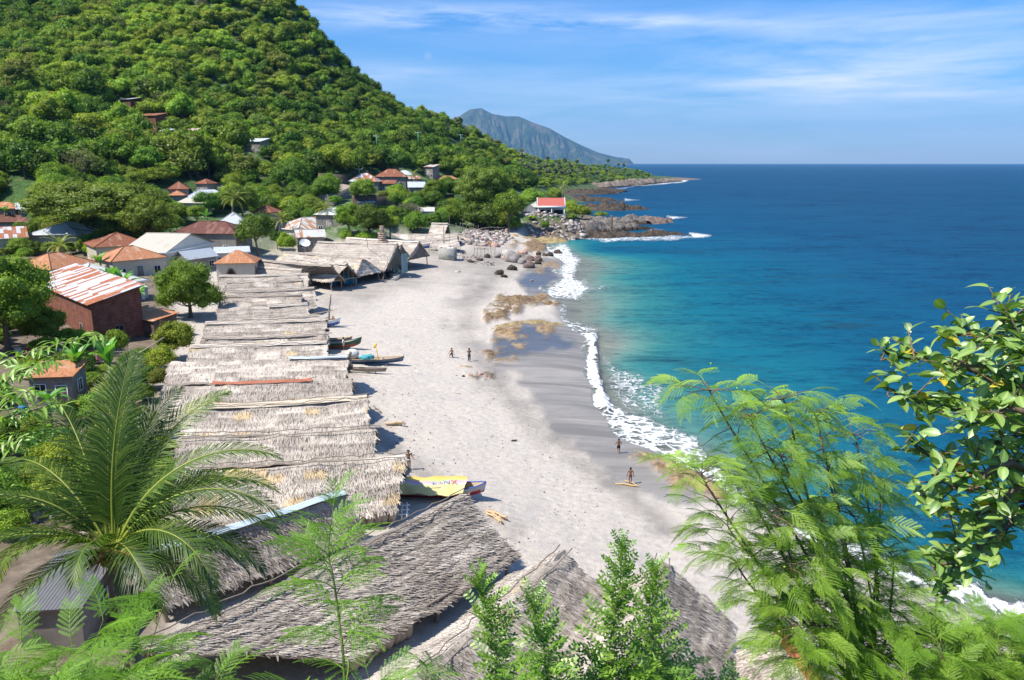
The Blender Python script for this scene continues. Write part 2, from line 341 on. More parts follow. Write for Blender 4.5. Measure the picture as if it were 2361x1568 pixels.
def build_ground():
    nv, nu = 760, 760
    v = np.linspace(math.log(22.), math.log(1800.), nv); u = np.linspace(-1.05, 1.05, nu)
    U, Vv = np.meshgrid(u, v); Y = np.exp(Vv)-30; X = U*(Y+30)
    Z = gz(X, Y); px, py = proj(X, Y, Z)
    hill = sm(Z, 6, 14)*(Y > 60)
    Z = Z+hill*(fbm(X*.02, Y*.02, 3)-.5)*9*sm(Y, 150, 300)
    beach = (1-sm(Z, 2.2, 4))*sm(Z, -.3, .6)
    Z = Z+beach*(fbm(X*.35, Y*.35, 8)-.5)*.22*(1-sm(Y, 150, 250))
    wig = (fbm(px*.02, py*.035, 4, 5)-.5)*70
    reef = np.zeros(X.shape)
    for poly, h, k in REEFS:
        s = sdf(px, py, poly)+wig*.9; mk = sm(s, -2, 9); br = sm(fbm(px*.045, py*.09, 12, 5), .30+.22*(1-k), .52+.12*(1-k))
        reef = np.maximum(reef, mk*br); a_, b_, v_ = worley(X*.9, Y*1.3, 7); Z = Z+mk*br*h*(.30+.35*v_+.35*fbm(X*1.1, Y*1.1, 5)-.35*(1-sm(b_-a_, 0, .18)))
    wet = np.maximum(sm(sdf(px, py, WET)+wig*.7, -8, 18), sm(sdf(px, py, WET2)+wig*.4, -4, 8))
    wet = np.maximum(wet, sm(-Z, -.25, .05)*sm(Y, 20, 30))
    pool = .8*np.maximum(sm(sdf(px, py, POOL)+wig*.7, -6, 16), sm(sdf(px, py, POOL2)+wig*.4, -4, 9))
    dark = sm(-seg_d(px, py, [(1150, 600), (1120, 640), (1060, 690), (1040, 740), (1110, 800), (1180, 890), (1300, 1010), (1420, 1110), (1540, 1210)])+26+wig*.6, -14, 22)*sm(fbm(px*.02, py*.04, 21, 5), .38, .6)*.55
    dark = np.maximum(dark, .3*sm(-seg_d(px, py, [(760, 690), (900, 640), (1100, 600), (1180, 620)])+20+wig, -20, 30))
    dark = np.maximum(dark, .3*sm(-seg_d(px, py, [(820, 940), (930, 1060), (1120, 1190)])+14+wig*.6, -12, 22))
    grey = .9*sm(-seg_d(px, py, [(760, 700), (880, 655), (1010, 610), (1180, 590)])+42+wig*.8, -20, 50)
    grey = np.maximum(grey, .75*sm(-seg_d(px, py, [(800, 880), (850, 960), (930, 1060), (1060, 1160), (1180, 1230)])+26+wig*.6, -22, 34))
    grey = np.maximum(grey, .8*sm(-seg_d(px, py, [(1180, 600), (1090, 690), (1080, 760), (1120, 860), (1230, 980), (1400, 1110), (1560, 1230)])+28+wig*.8, -26, 40))
    green = np.maximum(sm(Z, 4, 7)*sm(Y, 60, 90), 0)
    green = np.maximum(green, sm(-seg_d(px, py, [(-300, 480), (100, 520), (560, 500), (1100, 490), (1290, 470)])+60+wig, -10, 40)*sm(Y, 120, 150)); green = np.maximum(green, sm(-seg_d(px, py, [(-300, 600), (200, 640), (480, 560), (1000, 530)])+40+wig, -20, 40)*.7*sm(Y, 60, 80))
    slope = (1-sm(Y, 16, 21))*1.0
    green = np.maximum(green, slope*.8)
    soil = np.maximum(sm(-px, -430, -360), 0)*sm(Z, 2, 2.8)
    soil = np.maximum(soil, slope); soil = np.maximum(soil, sm(Y, 228, 238)*sm(px, 1200, 1220)); green = np.maximum(green, sm(Y, 250, 262)*sm(px, 1205, 1230)*sm(Z, 1.8, 3.2)*.9)
    idx = np.arange(nv*nu).reshape(nv, nu)
    F = np.stack([idx[:-1, :-1], idx[:-1, 1:], idx[1:, 1:], idx[1:, :-1]], -1).reshape(-1, 4)
    m, t, o = new_mat('ground'); p = wpos(t)
    n1 = noise(t, p, .35, 8, .6); n2 = noise(t, p, 2.2, 7, .68); n3 = noise(t, scaled(t, p, (.05, .3, .2)), 1, 6, .62, .8); n4 = noise(t, p, 9., 4, .7)
    sand = ramp(t, n2, [(.28, (.39, .345, .30)), (.5, (.50, .445, .39)), (.74, (.60, .54, .475))])
    sand = mix(t, ramp(t, n1, [(.45, 0), (.72, .5)]), sand, (.40, .375, .355))
    vo = N(t, 'ShaderNodeTexVoronoi'); vo.inputs['Scale'].default_value = .9; t.links.new(p, vo.inputs['Vector'])
    foot = ramp(t, vo.outputs['Distance'], [(.05, 0), (.4, 1)])
    speck = ramp(t, noise(t, p, 3.3, 3, .8), [(.70, 0), (.74, 1)]); speck2 = ramp(t, noise(t, scaled(t, p, (1, 1.6, 1)), 4.1, 3, .8), [(.72, 0), (.75, 1)])
    sand = mix(t, M_(t, 'MULTIPLY', speck, .55), sand, (.14, .12, .10)); sand = mix(t, M_(t, 'MULTIPLY', speck2, .5), sand, (.75, .72, .66))
    sand = mix(t, M_(t, 'MULTIPLY', attr(t, 'grey'), ramp(t, M_(t, 'ADD', M_(t, 'MULTIPLY', n1, .5), M_(t, 'MULTIPLY', n3, .5)), [(.35, .5), (.6, 1)])), sand, mix(t, ramp(t, n2, [(.3, 0), (.7, 1)]), (.20, .176, .152), (.33, .294, .26)))
    dk = M_(t, 'MULTIPLY', attr(t, 'dark'), ramp(t, M_(t, 'ADD', M_(t, 'MULTIPLY', n3, .5), M_(t, 'MULTIPLY', n2, .5)), [(.4, .25), (.56, 1)]))
    sand = mix(t, dk, sand, (.17, .158, .15))
    wt = M_(t, 'MULTIPLY', attr(t, 'wet'), ramp(t, M_(t, 'ADD', n3, M_(t, 'MULTIPLY', attr(t, 'wet'), .3)), [(.35, .35), (.7, 1)]), clamp=True)
    wetc = ramp(t, n3, [(.3, (.13, .12, .11)), (.5, (.225, .205, .185)), (.68, (.34, .308, .275))])
    c = mix(t, wt, sand, wetc)
    pl = attr(t, 'pool'); c = mix(t, pl, c, (.055, .055, .06))
    rf = attr(t, 'reef'); rn = noise(t, p, 1.1, 10, .78)
    reefc = ramp(t, rn, [(.32, (.05, .033, .02)), (.44, (.16, .10, .055)), (.54, (.31, .215, .12)), (.66, (.45, .35, .22)), (.78, (.52, .44, .32))])
    c = mix(t, rf, c, reefc)
    gn = noise(t, p, .8, 7, .7)
    soilc = ramp(t, gn, [(.3, (.09, .065, .045)), (.5, (.17, .13, .095)), (.7, (.27, .22, .17))]); c = mix(t, attr(t, 'soil'), c, soilc)
    gc = ramp(t, gn, [(.32, (.012, .035, .008)), (.5, (.035, .085, .014)), (.68, (.075, .15, .03))]); c = mix(t, M_(t, 'MULTIPLY', attr(t, 'green'), ramp(t, n1, [(.3, .55), (.5, 1)])), c, gc)
    rough = M_(t, 'SUBTRACT', M_(t, 'SUBTRACT', .92, M_(t, 'MULTIPLY', M_(t, 'MULTIPLY', wt, M_(t, 'SUBTRACT', 1., rf)), .42)), M_(t, 'MULTIPLY', M_(t, 'MULTIPLY', pl, M_(t, 'SUBTRACT', 1., rf)), .34), clamp=True)
    h = M_(t, 'ADD', M_(t, 'ADD', M_(t, 'MULTIPLY', n2, .5), M_(t, 'MULTIPLY', n4, .3)), M_(t, 'MULTIPLY', foot, .35))
    h = M_(t, 'ADD', h, M_(t, 'MULTIPLY', M_(t, 'MULTIPLY', rn, rf), 3.))
    h = M_(t, 'MULTIPLY', h, M_(t, 'SUBTRACT', 1.02, M_(t, 'MAXIMUM', M_(t, 'MULTIPLY', wt, .85), pl)))
    pbr(t, o, c, rough, bump(t, h, .85, .2), .35)
    g = obj('beach', mesh('beach', np.stack([X, Y, Z], -1), F, m, dict(wet=wet.ravel(), pool=(pool*(1-reef)).ravel(), dark=dark.ravel(), grey=grey.ravel(), green=green.ravel(), soil=soil.ravel(), reef=reef.ravel()), True))
    tag(g, 'pale sand beach with grey wet sand and tan reef flats, rising into the green hill', kind='structure')
build_ground()
# ------------------------------------------------------------------ sea
FOAM = [([(1352, 776), (1380, 776), (1378, 830), (1388, 870), (1412, 940), (1385, 945), (1360, 905), (1352, 850)], 1.0, 0),
        ([(1375, 945), (1415, 935), (1500, 965), (1545, 985), (1620, 1030), (1640, 1075), (1590, 1098), (1510, 1046), (1425, 1012), (1392, 975)], .72, 1),
        ([(1590, 1060), (1660, 1080), (1720, 1140), (1810, 1190), (1790, 1215), (1680, 1160), (1600, 1110)], .8, 1),
        ([(1240, 572), (1300, 572), (1328, 600), (1325, 640), (1385, 662), (1335, 690), (1262, 690), (1262, 668), (1296, 645), (1290, 610)], .75, 1),
        ([(1225, 728), (1290, 718), (1380, 760), (1375, 790), (1320, 780), (1262, 762)], .5, 1),
        ([(1380, 800), (1440, 850), (1520, 900), (1530, 960), (1440, 945), (1395, 880)], .40, 1),
        ([(1800, 1190), (2080, 1305), (2361, 1395), (2700, 1500), (2700, 1540), (2361, 1437), (2070, 1345), (1800, 1215)], .95, 1),
        ([(1345, 549), (1440, 544), (1560, 543), (1620, 545), (1560, 552), (1400, 557)], .55, 1),
        ([(1590, 537), (1640, 543), (1600, 549)], .8, 1), ([(1495, 522), (1530, 530), (1500, 534)], .6, 1), ([(1538, 497), (1585, 501), (1545, 506)], .7, 1),
        ([(1440, 456), (1475, 461), (1440, 465)], .6, 1), ([(1510, 419), (1585, 416), (1560, 423), (1480, 428)], .9, 1), ([(1380, 437), (1460, 430), (1440, 436), (1390, 442)], .55, 1)]
DEP = [(0, SHORE), (1.4, [(1400, 640), (1420, 740), (1430, 840), (1500, 920), (1620, 1000), (1750, 1080)]), (2.2, [(1480, 700), (1520, 800), (1600, 900), (1760, 980)]),
       (4.5, [(1420, 585), (1560, 650), (1650, 750), (1760, 850), (1880, 960), (1980, 1080)]), (8, [(1480, 565), (1700, 620), (1850, 720), (1950, 830), (2100, 950), (2300, 1150), (1400, 575)]),
       (14, [(1700, 545), (1950, 620), (2150, 740), (2361, 900), (2500, 1100), (1450, 545), (1380, 500)]), (24, [(1600, 470), (1900, 500), (2150, 560), (2361, 640), (1400, 452), (2700, 800)]), (38, [(1500, 432), (1800, 440), (2361, 480), (2700, 560)]), (55, [(1600, 400), (2000, 402), (2361, 405), (2800, 420), (1200, 390), (3200, 500)]),
       (3, [(1900, 1180), (2100, 1260), (2361, 1330)]), (6.5, [(2150, 1150), (2361, 1240)])]
def build_sea():
    nv, nu = 620, 620
    v = np.concatenate([np.linspace(math.log(44.), math.log(1400.), nv-30), np.linspace(math.log(1400.), math.log(20000.), 31)[1:]]); nv = len(v)
    u = np.concatenate([[-1.6], np.linspace(-.45, 1.25, nu-2), [1.6]]); nu = len(u)
    U, Vv = np.meshgrid(u, v); Y = np.exp(Vv)-30; X = U*(Y+30); Z = np.zeros(X.shape)
    px, py = proj(X, Y, Z)
    D = []
    for d, pts in DEP:
        for a, b in pts:
            q = ptz(a, b, 0); D.append((q.x, q.y, d))
    D = np.array(D); du, dv = uvt(D[:, 0], D[:, 1]); A = np.sqrt((du[:, None]-du)**2+(dv[:, None]-dv)**2+.0009)+np.eye(len(D))*1e-3
    w = np.linalg.solve(A, np.log(D[:, 2]+.5)); a, b = uvt(X, Y); dep = np.zeros(X.shape)
    for i in range(len(D)): dep += w[i]*np.sqrt((a-du[i])**2+(b-dv[i])**2+.0009)
    dep = np.clip(np.exp(np.clip(dep, -2, 4.2))-.5, 0, 60)
    dep = np.where(Y > 1300, 55, dep)
    wig = (fbm(px*.02, py*.03, 31, 5)-.5)*44; foam = np.zeros(X.shape)
    for poly, s, k in FOAM:
        q = sdf(px, py, poly); sc = 9 if k else 4; hgt = max(p[1] for p in poly)-min(p[1] for p in poly)
        sc = min(sc, .25*hgt)
        foam = np.maximum(foam, s*sm(q+wig*(min(1, hgt/60.) if k else 1.0), -sc, sc*1.2))
    wl = gz(X, Y); thin = np.clip(-wl, -1, 6); edge = np.exp(-(np.clip(thin, -.3, 5)/.16)**2)*(Y < 240)*(thin > -.3); foam = np.maximum(foam, edge*.50*sm(fbm(X*.12, Y*.12, 44), .3, .6))
    crest = [(1366, 775), (1373, 830), (1378, 880), (1398, 945)]
    q = ptz(1372, 860, 0); cd = seg_d(px, py, crest); Z = Z+.5*np.exp(-(cd/8.)**2)*(.4+1.2*fbm(X*.5, Y*.5, 61))
    Z = Z+(fbm(X*.22, Y*.4, 50)-.5)*.22*(1-sm(Y, 120, 300))*sm(dep, .3, 2)
    idx = np.arange(nv*nu).reshape(nv, nu)
    F = np.stack([idx[:-1, :-1], idx[:-1, 1:], idx[1:, 1:], idx[1:, :-1]], -1).reshape(-1, 4)
    m, t, o = new_mat('sea_water'); p = wpos(t); d = attr(t, 'depth')
    big = noise(t, scaled(t, p, (.02, .03, 1)), 1, 6, .6, .4); n1 = noise(t, scaled(t, p, (.10, .17, 1)), 1, 7, .62, .3)
    dd = M_(t, 'MULTIPLY', d, M_(t, 'ADD', .62, M_(t, 'MULTIPLY', n1, .76)))
    lg = M_(t, 'DIVIDE', M_(t, 'LOGARITHM', M_(t, 'ADD', dd, .5), 2.0), 6.0)
    c = ramp(t, M_(t, 'ADD', lg, .17), [(0, (.30, .28, .24)), (.17, (.20, .24, .21)), (.30, (.10, .235, .21)), (.42, (.03, .18, .19)), (.56, (.006, .125, .185)), (.70, (.003, .092, .17)), (.86, (.004, .070, .155)), (1, (.005, .056, .13))])
    reefm = ramp(t, noise(t, scaled(t, p, (.05, .13, 1)), 1, 5, .6, .3), [(.56, 0), (.66, 1)])
    shal = ramp(t, M_(t, 'DIVIDE', d, 20.), [(.03, 0), (.08, 1), (.5, 1), (.9, 0)])
    c = mix(t, M_(t, 'MULTIPLY', M_(t, 'MULTIPLY', reefm, shal), .6), c, (.012, .05, .075))
    lanes = ramp(t, noise(t, scaled(t, p, (.0016, .02, 1)), 1, 5, .6), [(.35, 0), (.65, 1)]); c = mix(t, M_(t, 'MULTIPLY', lanes, .3), c, mix(t, 1, c, (1.9, 1.6, 1.35), 'MULTIPLY'))
    rip = noise(t, scaled(t, p, (.45, .9, 1)), 1, 7, .78, .3); rip2 = noise(t, scaled(t, p, (.07, .22, 1)), 1, 6, .7, .2)
    rip3 = noise(t, scaled(t, p, (.016, .03, 1)), 1, 8, .8, .2); ch = M_(t, 'ADD', M_(t, 'ADD', M_(t, 'MULTIPLY', rip, .4), M_(t, 'MULTIPLY', rip2, .3)), M_(t, 'MULTIPLY', rip3, .3))
    c = mix(t, 1.0, c, ramp(t, ch, [(.40, (.25, .36, .5)), (.5, (.85, .9, .93)), (.60, (1.0, 1.0, 1.0))]), 'MULTIPLY')  # shading of the ripples painted into the water colour
    fo = attr(t, 'foam'); fv = N(t, 'ShaderNodeTexVoronoi', feature='DISTANCE_TO_EDGE'); fv.inputs['Scale'].default_value = .9
    wp = N(t, 'ShaderNodeVectorMath', operation='ADD'); t.links.new(p, wp.inputs[0]); nz = N(t, 'ShaderNodeTexNoise'); nz.inputs['Scale'].default_value = .8; nz.inputs['Detail'].default_value = 4; t.links.new(p, nz.inputs['Vector'])
    sc = N(t, 'ShaderNodeVectorMath', operation='SCALE'); t.links.new(nz.outputs['Color'], sc.inputs[0]); sc.inputs['Scale'].default_value = 2.2; t.links.new(sc.outputs[0], wp.inputs[1]); t.links.new(wp.outputs[0], fv.inputs['Vector'])
    lace = ramp(t, fv.outputs['Distance'], [(0, 1), (.16, .35), (.4, 0)]); fn = noise(t, scaled(t, p, (1, .7, 1)), .7, 8, .7, .3)
    fm = M_(t, 'ADD', M_(t, 'ADD', M_(t, 'MULTIPLY', lace, .42), M_(t, 'MULTIPLY', fn, .85)), M_(t, 'MULTIPLY', fo, .52))
    fm = M_(t, 'MULTIPLY', ramp(t, M_(t, 'MULTIPLY', fm, .8), [(.63, 0), (.73, .45), (.86, 1)]), ramp(t, fo, [(.02, 0), (.25, 1)]))
    caps = M_(t, 'MULTIPLY', ramp(t, noise(t, scaled(t, p, (.25, .9, 1)), 1, 4, .7), [(.80, 0), (.83, 1)]), ramp(t, M_(t, 'DIVIDE', d, 40.), [(.1, 0), (.3, .6)]))
    fm = M_(t, 'MAXIMUM', fm, caps)
    h = M_(t, 'ADD', M_(t, 'ADD', M_(t, 'MULTIPLY', rip, .35), M_(t, 'MULTIPLY', rip2, 1.0)), M_(t, 'MULTIPLY', fm, .3))
    nrm = bump(t, h, 1., .8); df = N(t, 'ShaderNodeBsdfDiffuse'); t.links.new(mix(t, fm, c, (.84, .87, .88)), df.inputs[0]); t.links.new(nrm, df.inputs['Normal'])
    gl = N(t, 'ShaderNodeBsdfGlossy'); gl.inputs['Roughness'].default_value = .18; t.links.new(nrm, gl.inputs['Normal']); lw = N(t, 'ShaderNodeLayerWeight'); lw.inputs[0].default_value = .3; t.links.new(nrm, lw.inputs['Normal'])
    pr = N(t, 'ShaderNodeMixShader'); t.links.new(M_(t, 'MULTIPLY', M_(t, 'ADD', .015, M_(t, 'MULTIPLY', lw.outputs['Fresnel'], .16)), M_(t, 'SUBTRACT', 1., fm)), pr.inputs[0]); L(t, df, 0, pr, 1); L(t, gl, 0, pr, 2)
    tr = N(t, 'ShaderNodeBsdfTransparent'); tr.inputs[0].default_value = (.86, .95, .96, 1)
    al = ramp(t, M_(t, 'DIVIDE', attr(t, 'thin'), 1.2), [(0, .12), (.1, .3), (.45, .8), (1, 1)])
    al = M_(t, 'MAXIMUM', al, fm); ms = N(t, 'ShaderNodeMixShader'); t.links.new(al, ms.inputs[0]); L(t, tr, 0, ms, 1); L(t, pr, 0, ms, 2); t.links.new(ms.outputs[0], o.inputs[0])
    thin = np.where(Y > 700, 6, thin); thin = np.where((dep > 3) & (px > 1380), 6, thin)
    thin = np.where(px < 1320, np.maximum(thin, 0), thin)
    g = obj('sea', mesh('sea', np.stack([X, Y, Z], -1), F, m, dict(depth=dep.ravel(), foam=foam.ravel(), thin=np.clip(thin, 0, 6).ravel()), True))
    tag(g, 'turquoise to deep blue sea with surf breaking on the beach', kind='structure')
build_sea()
# ------------------------------------------------------------------ far mountain across the water
def build_mountain():
    prof = [(900, 330), (1000, 290), (1060, 268), (1085, 252), (1110, 249), (1135, 262), (1165, 268), (1195, 268), (1230, 283), (1265, 295), (1300, 315), (1340, 335), (1380, 352), (1420, 362), (1450, 366), (1462, 378), (1480, 382)]
    D0 = 12000.; nx, ny = 420, 150
    vx = np.linspace(900, 1466, nx); top = np.interp(vx, [p[0] for p in prof], [p[1] for p in prof])
    zt = CAMZ+np.array([ray(a, b)[2]/ray(a, b)[1]*D0 for a, b in zip(vx, top)])
    xs = np.array([ray(a, 375)[0]/ray(a, 375)[1] for a in vx])
    s = np.linspace(0, 1, ny)
    X = np.zeros((ny, nx)); Y = X.copy(); Z = X.copy()
    for j in range(ny):
        f = s[j]; dist = D0-1500*(1-abs(f*2-1)**1.0)*0+(f-.55)*4400
        hgt = 1-np.abs(f-.55)/.55 if f < .55 else 1-(f-.55)/.45
        hgt = max(hgt, 0)**(1.1)
        g = np.abs(fbm(xs*60+f*1.5, np.full(nx, f*2.2), 2, 5)-.5)*2
        g2 = np.abs(fbm(xs*160+f*3, np.full(nx, f*5), 7, 4)-.5)*2
        z = zt*hgt-(g*290+g2*100)*np.sin(PI*min(1, hgt))**.7*np.clip(zt/770, .15, 1)*(1 if hgt < .97 else 0)
        X[j] = xs*dist; Y[j] = dist; Z[j] = np.where(f == 0, -20, np.maximum(z, -20))
    idx = np.arange(ny*nx).reshape(ny, nx); F = np.stack([idx[:-1, :-1], idx[:-1, 1:], idx[1:, 1:], idx[1:, :-1]], -1).reshape(-1, 4)
    m, t, o = new_mat('mountain'); p = wpos(t); n = noise(t, p, .0024, 8, .65); n2 = noise(t, scaled(t, p, (1, .3, .4)), .007, 6, .6)
    c = ramp(t, M_(t, 'ADD', M_(t, 'MULTIPLY', n, .5), M_(t, 'MULTIPLY', n2, .5)), [(.36, (.012, .03, .02)), (.5, (.045, .07, .035)), (.64, (.15, .125, .09))])
    pbr(t, o, c, .95, None, .1)
    tag(obj('mountain', mesh('mountain', np.stack([X, Y, Z], -1), F, m, None, True)), 'hazy blue ridged mountain across the water', kind='structure')
build_mountain()
# ------------------------------------------------------------------ thatch
def mk_thatch():
    m, t, o = new_mat('thatch'); oc = wpos(t); uvn = N(t, 'ShaderNodeTexCoord').outputs['UV']
    st = noise(t, scaled(t, uvn, (16, 2.2, 1)), 1, 6, .7); st2 = noise(t, scaled(t, uvn, (3.5, 5, 1)), 1, 5, .65); big = noise(t, oc, .45, 4, .6)
    f = M_(t, 'ADD', M_(t, 'ADD', M_(t, 'MULTIPLY', st, .42), M_(t, 'MULTIPLY', st2, .28)), M_(t, 'MULTIPLY', big, .15))
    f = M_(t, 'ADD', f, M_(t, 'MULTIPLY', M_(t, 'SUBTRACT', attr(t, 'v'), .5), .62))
    c = ramp(t, f, [(.08, (.08, .064, .05)), (.26, (.25, .212, .18)), (.42, (.42, .365, .315)), (.56, (.56, .495, .43)), (.74, (.72, .65, .56))])
    c = mix(t, attr(t, 'yel'), c, (.62, .47, .26)); h = M_(t, 'ADD', M_(t, 'MULTIPLY', st, .6), M_(t, 'MULTIPLY', st2, .6))
    pbr(t, o, c, .85, bump(t, h, .9, .06), .15); return m
THATCH = mk_thatch()
WOOD = simple('weathered_wood', (.24, .20, .165), .85, .35, 5, .5, .02)
WOODL = simple('bare_wood', (.52, .40, .27), .8, .2, 5, .3, .02)
BAMBOO = simple('dry_bamboo', (.45, .37, .27), .7, .25, 7, .2, .01)
BLACKW = simple('blackish_wood', (.05, .055, .06), .95, .4, 3)  # near-black mottled finish for dark driftwood and one boat hull
SACK = simple('woven_sack', (.42, .36, .29), .9, .2, 9, .4, .02)
ZINCB = simple('blue_white_zinc', (.50, .60, .68), .45, .12, 3, .1, .01, 0, .5)
REDT = simple('red_tin', (.42, .13, .07), .6, .2, 5, .2, .01)
BLUENET = simple('blue_net', (.03, .16, .24), .9, .4, 9, .8, .05)
def hsh(i, j, s): return _h(np.asarray(i, float), np.asarray(j, float), s)
def tone_fn(u, v, seed, pale=.2, yel=.03, pw=1.25, ph=.62):
    """one tone per laid thatch panel; some are new (pale) or yellow"""
    r = np.floor(v/ph); ui = np.floor(u/pw+.33*r+seed); a = hsh(ui, r, seed); b = hsh(np.floor(u/(pw*1.7)+seed), np.floor(v/(ph*.9)), seed+3)
    t = .5+(a-.5)*.20-.14*(((u/pw+seed) % 1) < .06)-.12*(((v/ph) % 1) > .84)+.16*(fbm(u*.35, v*.5, seed, 3)-.5)-.05*(seed*.37 % 1)
    t = t+np.where(b > 1-pale, .27, 0); y = np.where(hsh(ui, r, seed+8) > 1-yel, .75, 0.)
    return t, y
class TB(MB):
    def __init__(s): super().__init__(); s.yl = []
    def add(s, V, F4=(), F3=(), uv=None, at=None, yel=None):
        n = len(np.asarray(V, float).reshape(-1, 3)); s.yl.append(np.zeros(n) if yel is None else np.broadcast_to(np.asarray(yel, float).ravel(), (n,)))
        return super().add(V, F4, F3, uv, at)
    def mesh(s, name, mat, smooth=False):
        V = np.vstack(s.v); fs = ([np.vstack(s.f4)] if s.f4 else [])+([np.vstack(s.f3)] if s.f3 else [])
        return mesh(name, V, fs, mat, {'v': np.concatenate(s.at), 'yel': np.concatenate(s.yl)}, smooth, np.vstack(s.uv))
def slope(tb, A, B, C, D, seed, strands=0, fringe=True, pale=.2, yel=.03, sag=.10, thick=.16, flat=False, base_t=0.):
    """thatched slope: ridge A->B, eave D->C (points); outer skin with courses, underside, fringe, loose straw"""
    A, B, C, D = [np.array(p, float) for p in (A, B, C, D)]
    Lu = (np.linalg.norm(B-A)+np.linalg.norm(C-D))/2; Lv = (np.linalg.norm(D-A)+np.linalg.norm(C-B))/2
    nu = max(6, int(Lu/.33)); nv = max(8, int(Lv/.14)); u = np.linspace(0, 1, nu); v = np.linspace(0, 1, nv); Uu, Vv = np.meshgrid(u, v)
    P = lambda U, V: (A+(B-A)*U[..., None])*(1-V[..., None])+(D+(C-D)*U[..., None])*V[..., None]
    nr = np.cross(B-A, D-A); nr /= np.linalg.norm(nr); nr = nr if nr[2] > 0 else -nr
    G = P(Uu, Vv); mu, mv = Uu*Lu, Vv*Lv
    un = (fbm(mu*.4+seed, mv*.5, seed, 4)-.5)*.55-sag*np.sin(PI*Uu)*.8
    crs = ((mv/.62) % 1)*.055
    rag = (fbm(mv*2.5, mv*0+seed, seed, 3)-.5)*.35
    G = G+nr*(crs+(vn(mu*3, mv*4, seed)-.5)*.05)[..., None]+np.array([0, 0, 1.])*un[..., None]
    e = (B-A)/np.linalg.norm(B-A); G = G+e*(np.where(Uu == 1, 1, 0)*rag-np.where(Uu == 0, 1, 0)*rag)[..., None]
    tn, yl = tone_fn(mu, mv, seed, pale, yel)
    tb.grid(G, uv=np.stack([mu, mv], -1), at=tn+base_t, flip=bool(np.dot(np.cross(B-A, D-A), nr) < 0) is False)
    tb.yl[-1] = yl.ravel()
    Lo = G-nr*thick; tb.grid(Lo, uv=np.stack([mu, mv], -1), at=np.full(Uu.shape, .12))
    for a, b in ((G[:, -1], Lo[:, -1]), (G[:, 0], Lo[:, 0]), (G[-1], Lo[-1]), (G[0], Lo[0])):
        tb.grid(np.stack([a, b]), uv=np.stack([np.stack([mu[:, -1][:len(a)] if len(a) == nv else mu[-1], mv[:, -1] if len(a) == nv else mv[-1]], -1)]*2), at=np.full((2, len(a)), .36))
    dn = (D-A)/np.linalg.norm(D-A); rs = np.random.RandomState(int(seed*10) % 9999)
    def straw(U, V, ln, wd, lift, tilt):
        n = len(U); iu = np.clip((U*(nu-1)), 0, nu-1.001); iv = np.clip(V*(nv-1), 0, nv-1.001); a = iu.astype(int); b = iv.astype(int); fa = (iu-a)[:, None]; fb = (iv-b)[:, None]
        p = (G[b, a]*(1-fa)+G[b, a+1]*fa)*(1-fb)+(G[b+1, a]*(1-fa)+G[b+1, a+1]*fa)*fb
        d = dn+e*rs.normal(0, tilt, n)[:, None]; d /= np.linalg.norm(d, axis=1)[:, None]
        q = p+d*ln[:, None]+nr*lift[:, None]; s = np.cross(d, nr); s /= np.linalg.norm(s, axis=1)[:, None]
        w = wd[:, None]; V3 = np.stack([p-s*w+nr*.015, p+s*w+nr*.03, q+s*w*.35, q-s*w*.35], 1).reshape(-1, 3)
        i = np.arange(n)*4; F = np.stack([i, i+1, i+2, i+3], 1); t_, y_ = tone_fn(U*Lu, V*Lv, seed, pale, yel); t_ = t_+base_t+rs.normal(0, .17, n)+.05
        tb.add(V3, F, uv=np.repeat(np.stack([U*Lu+rs.rand(n)*9, V*Lv], 1), 4, 0), at=np.repeat(t_, 4), yel=np.repeat(y_, 4))
    if strands:
        n = int(strands*Lu*Lv); straw(rs.rand(n), rs.rand(n)*.97, rs.uniform(.16, .42, n), rs.uniform(.012, .035, n), rs.uniform(.01, .09, n), .3)
    if fringe:
        n = int(Lu*(22 if strands else 9)); straw(rs.rand(n), np.full(n, .985), rs.uniform(.15, .42, n), rs.uniform(.03, .08, n), rs.uniform(-.12, .03, n), .25)
        n = int(Lv*(14 if strands else 7))
        for U0 in (0., 1.):
            straw(np.full(n, U0), rs.rand(n), rs.uniform(.15, .35, n), rs.uniform(.03, .06, n), rs.uniform(-.1, .05, n), .5)
    return G, nr
def crooked(mb, a, b, r, seed, k=5, amp=.05):
    a, b = np.array(a, float), np.array(b, float); t = np.linspace(0, 1, k)[:, None]; rs = np.random.RandomState(seed % 9999)
    P = a+(b-a)*t+rs.normal(0, amp, (k, 3))*np.sin(PI*t); return mb.tube(P, np.linspace(r*1.1, r*.85, k), 6)
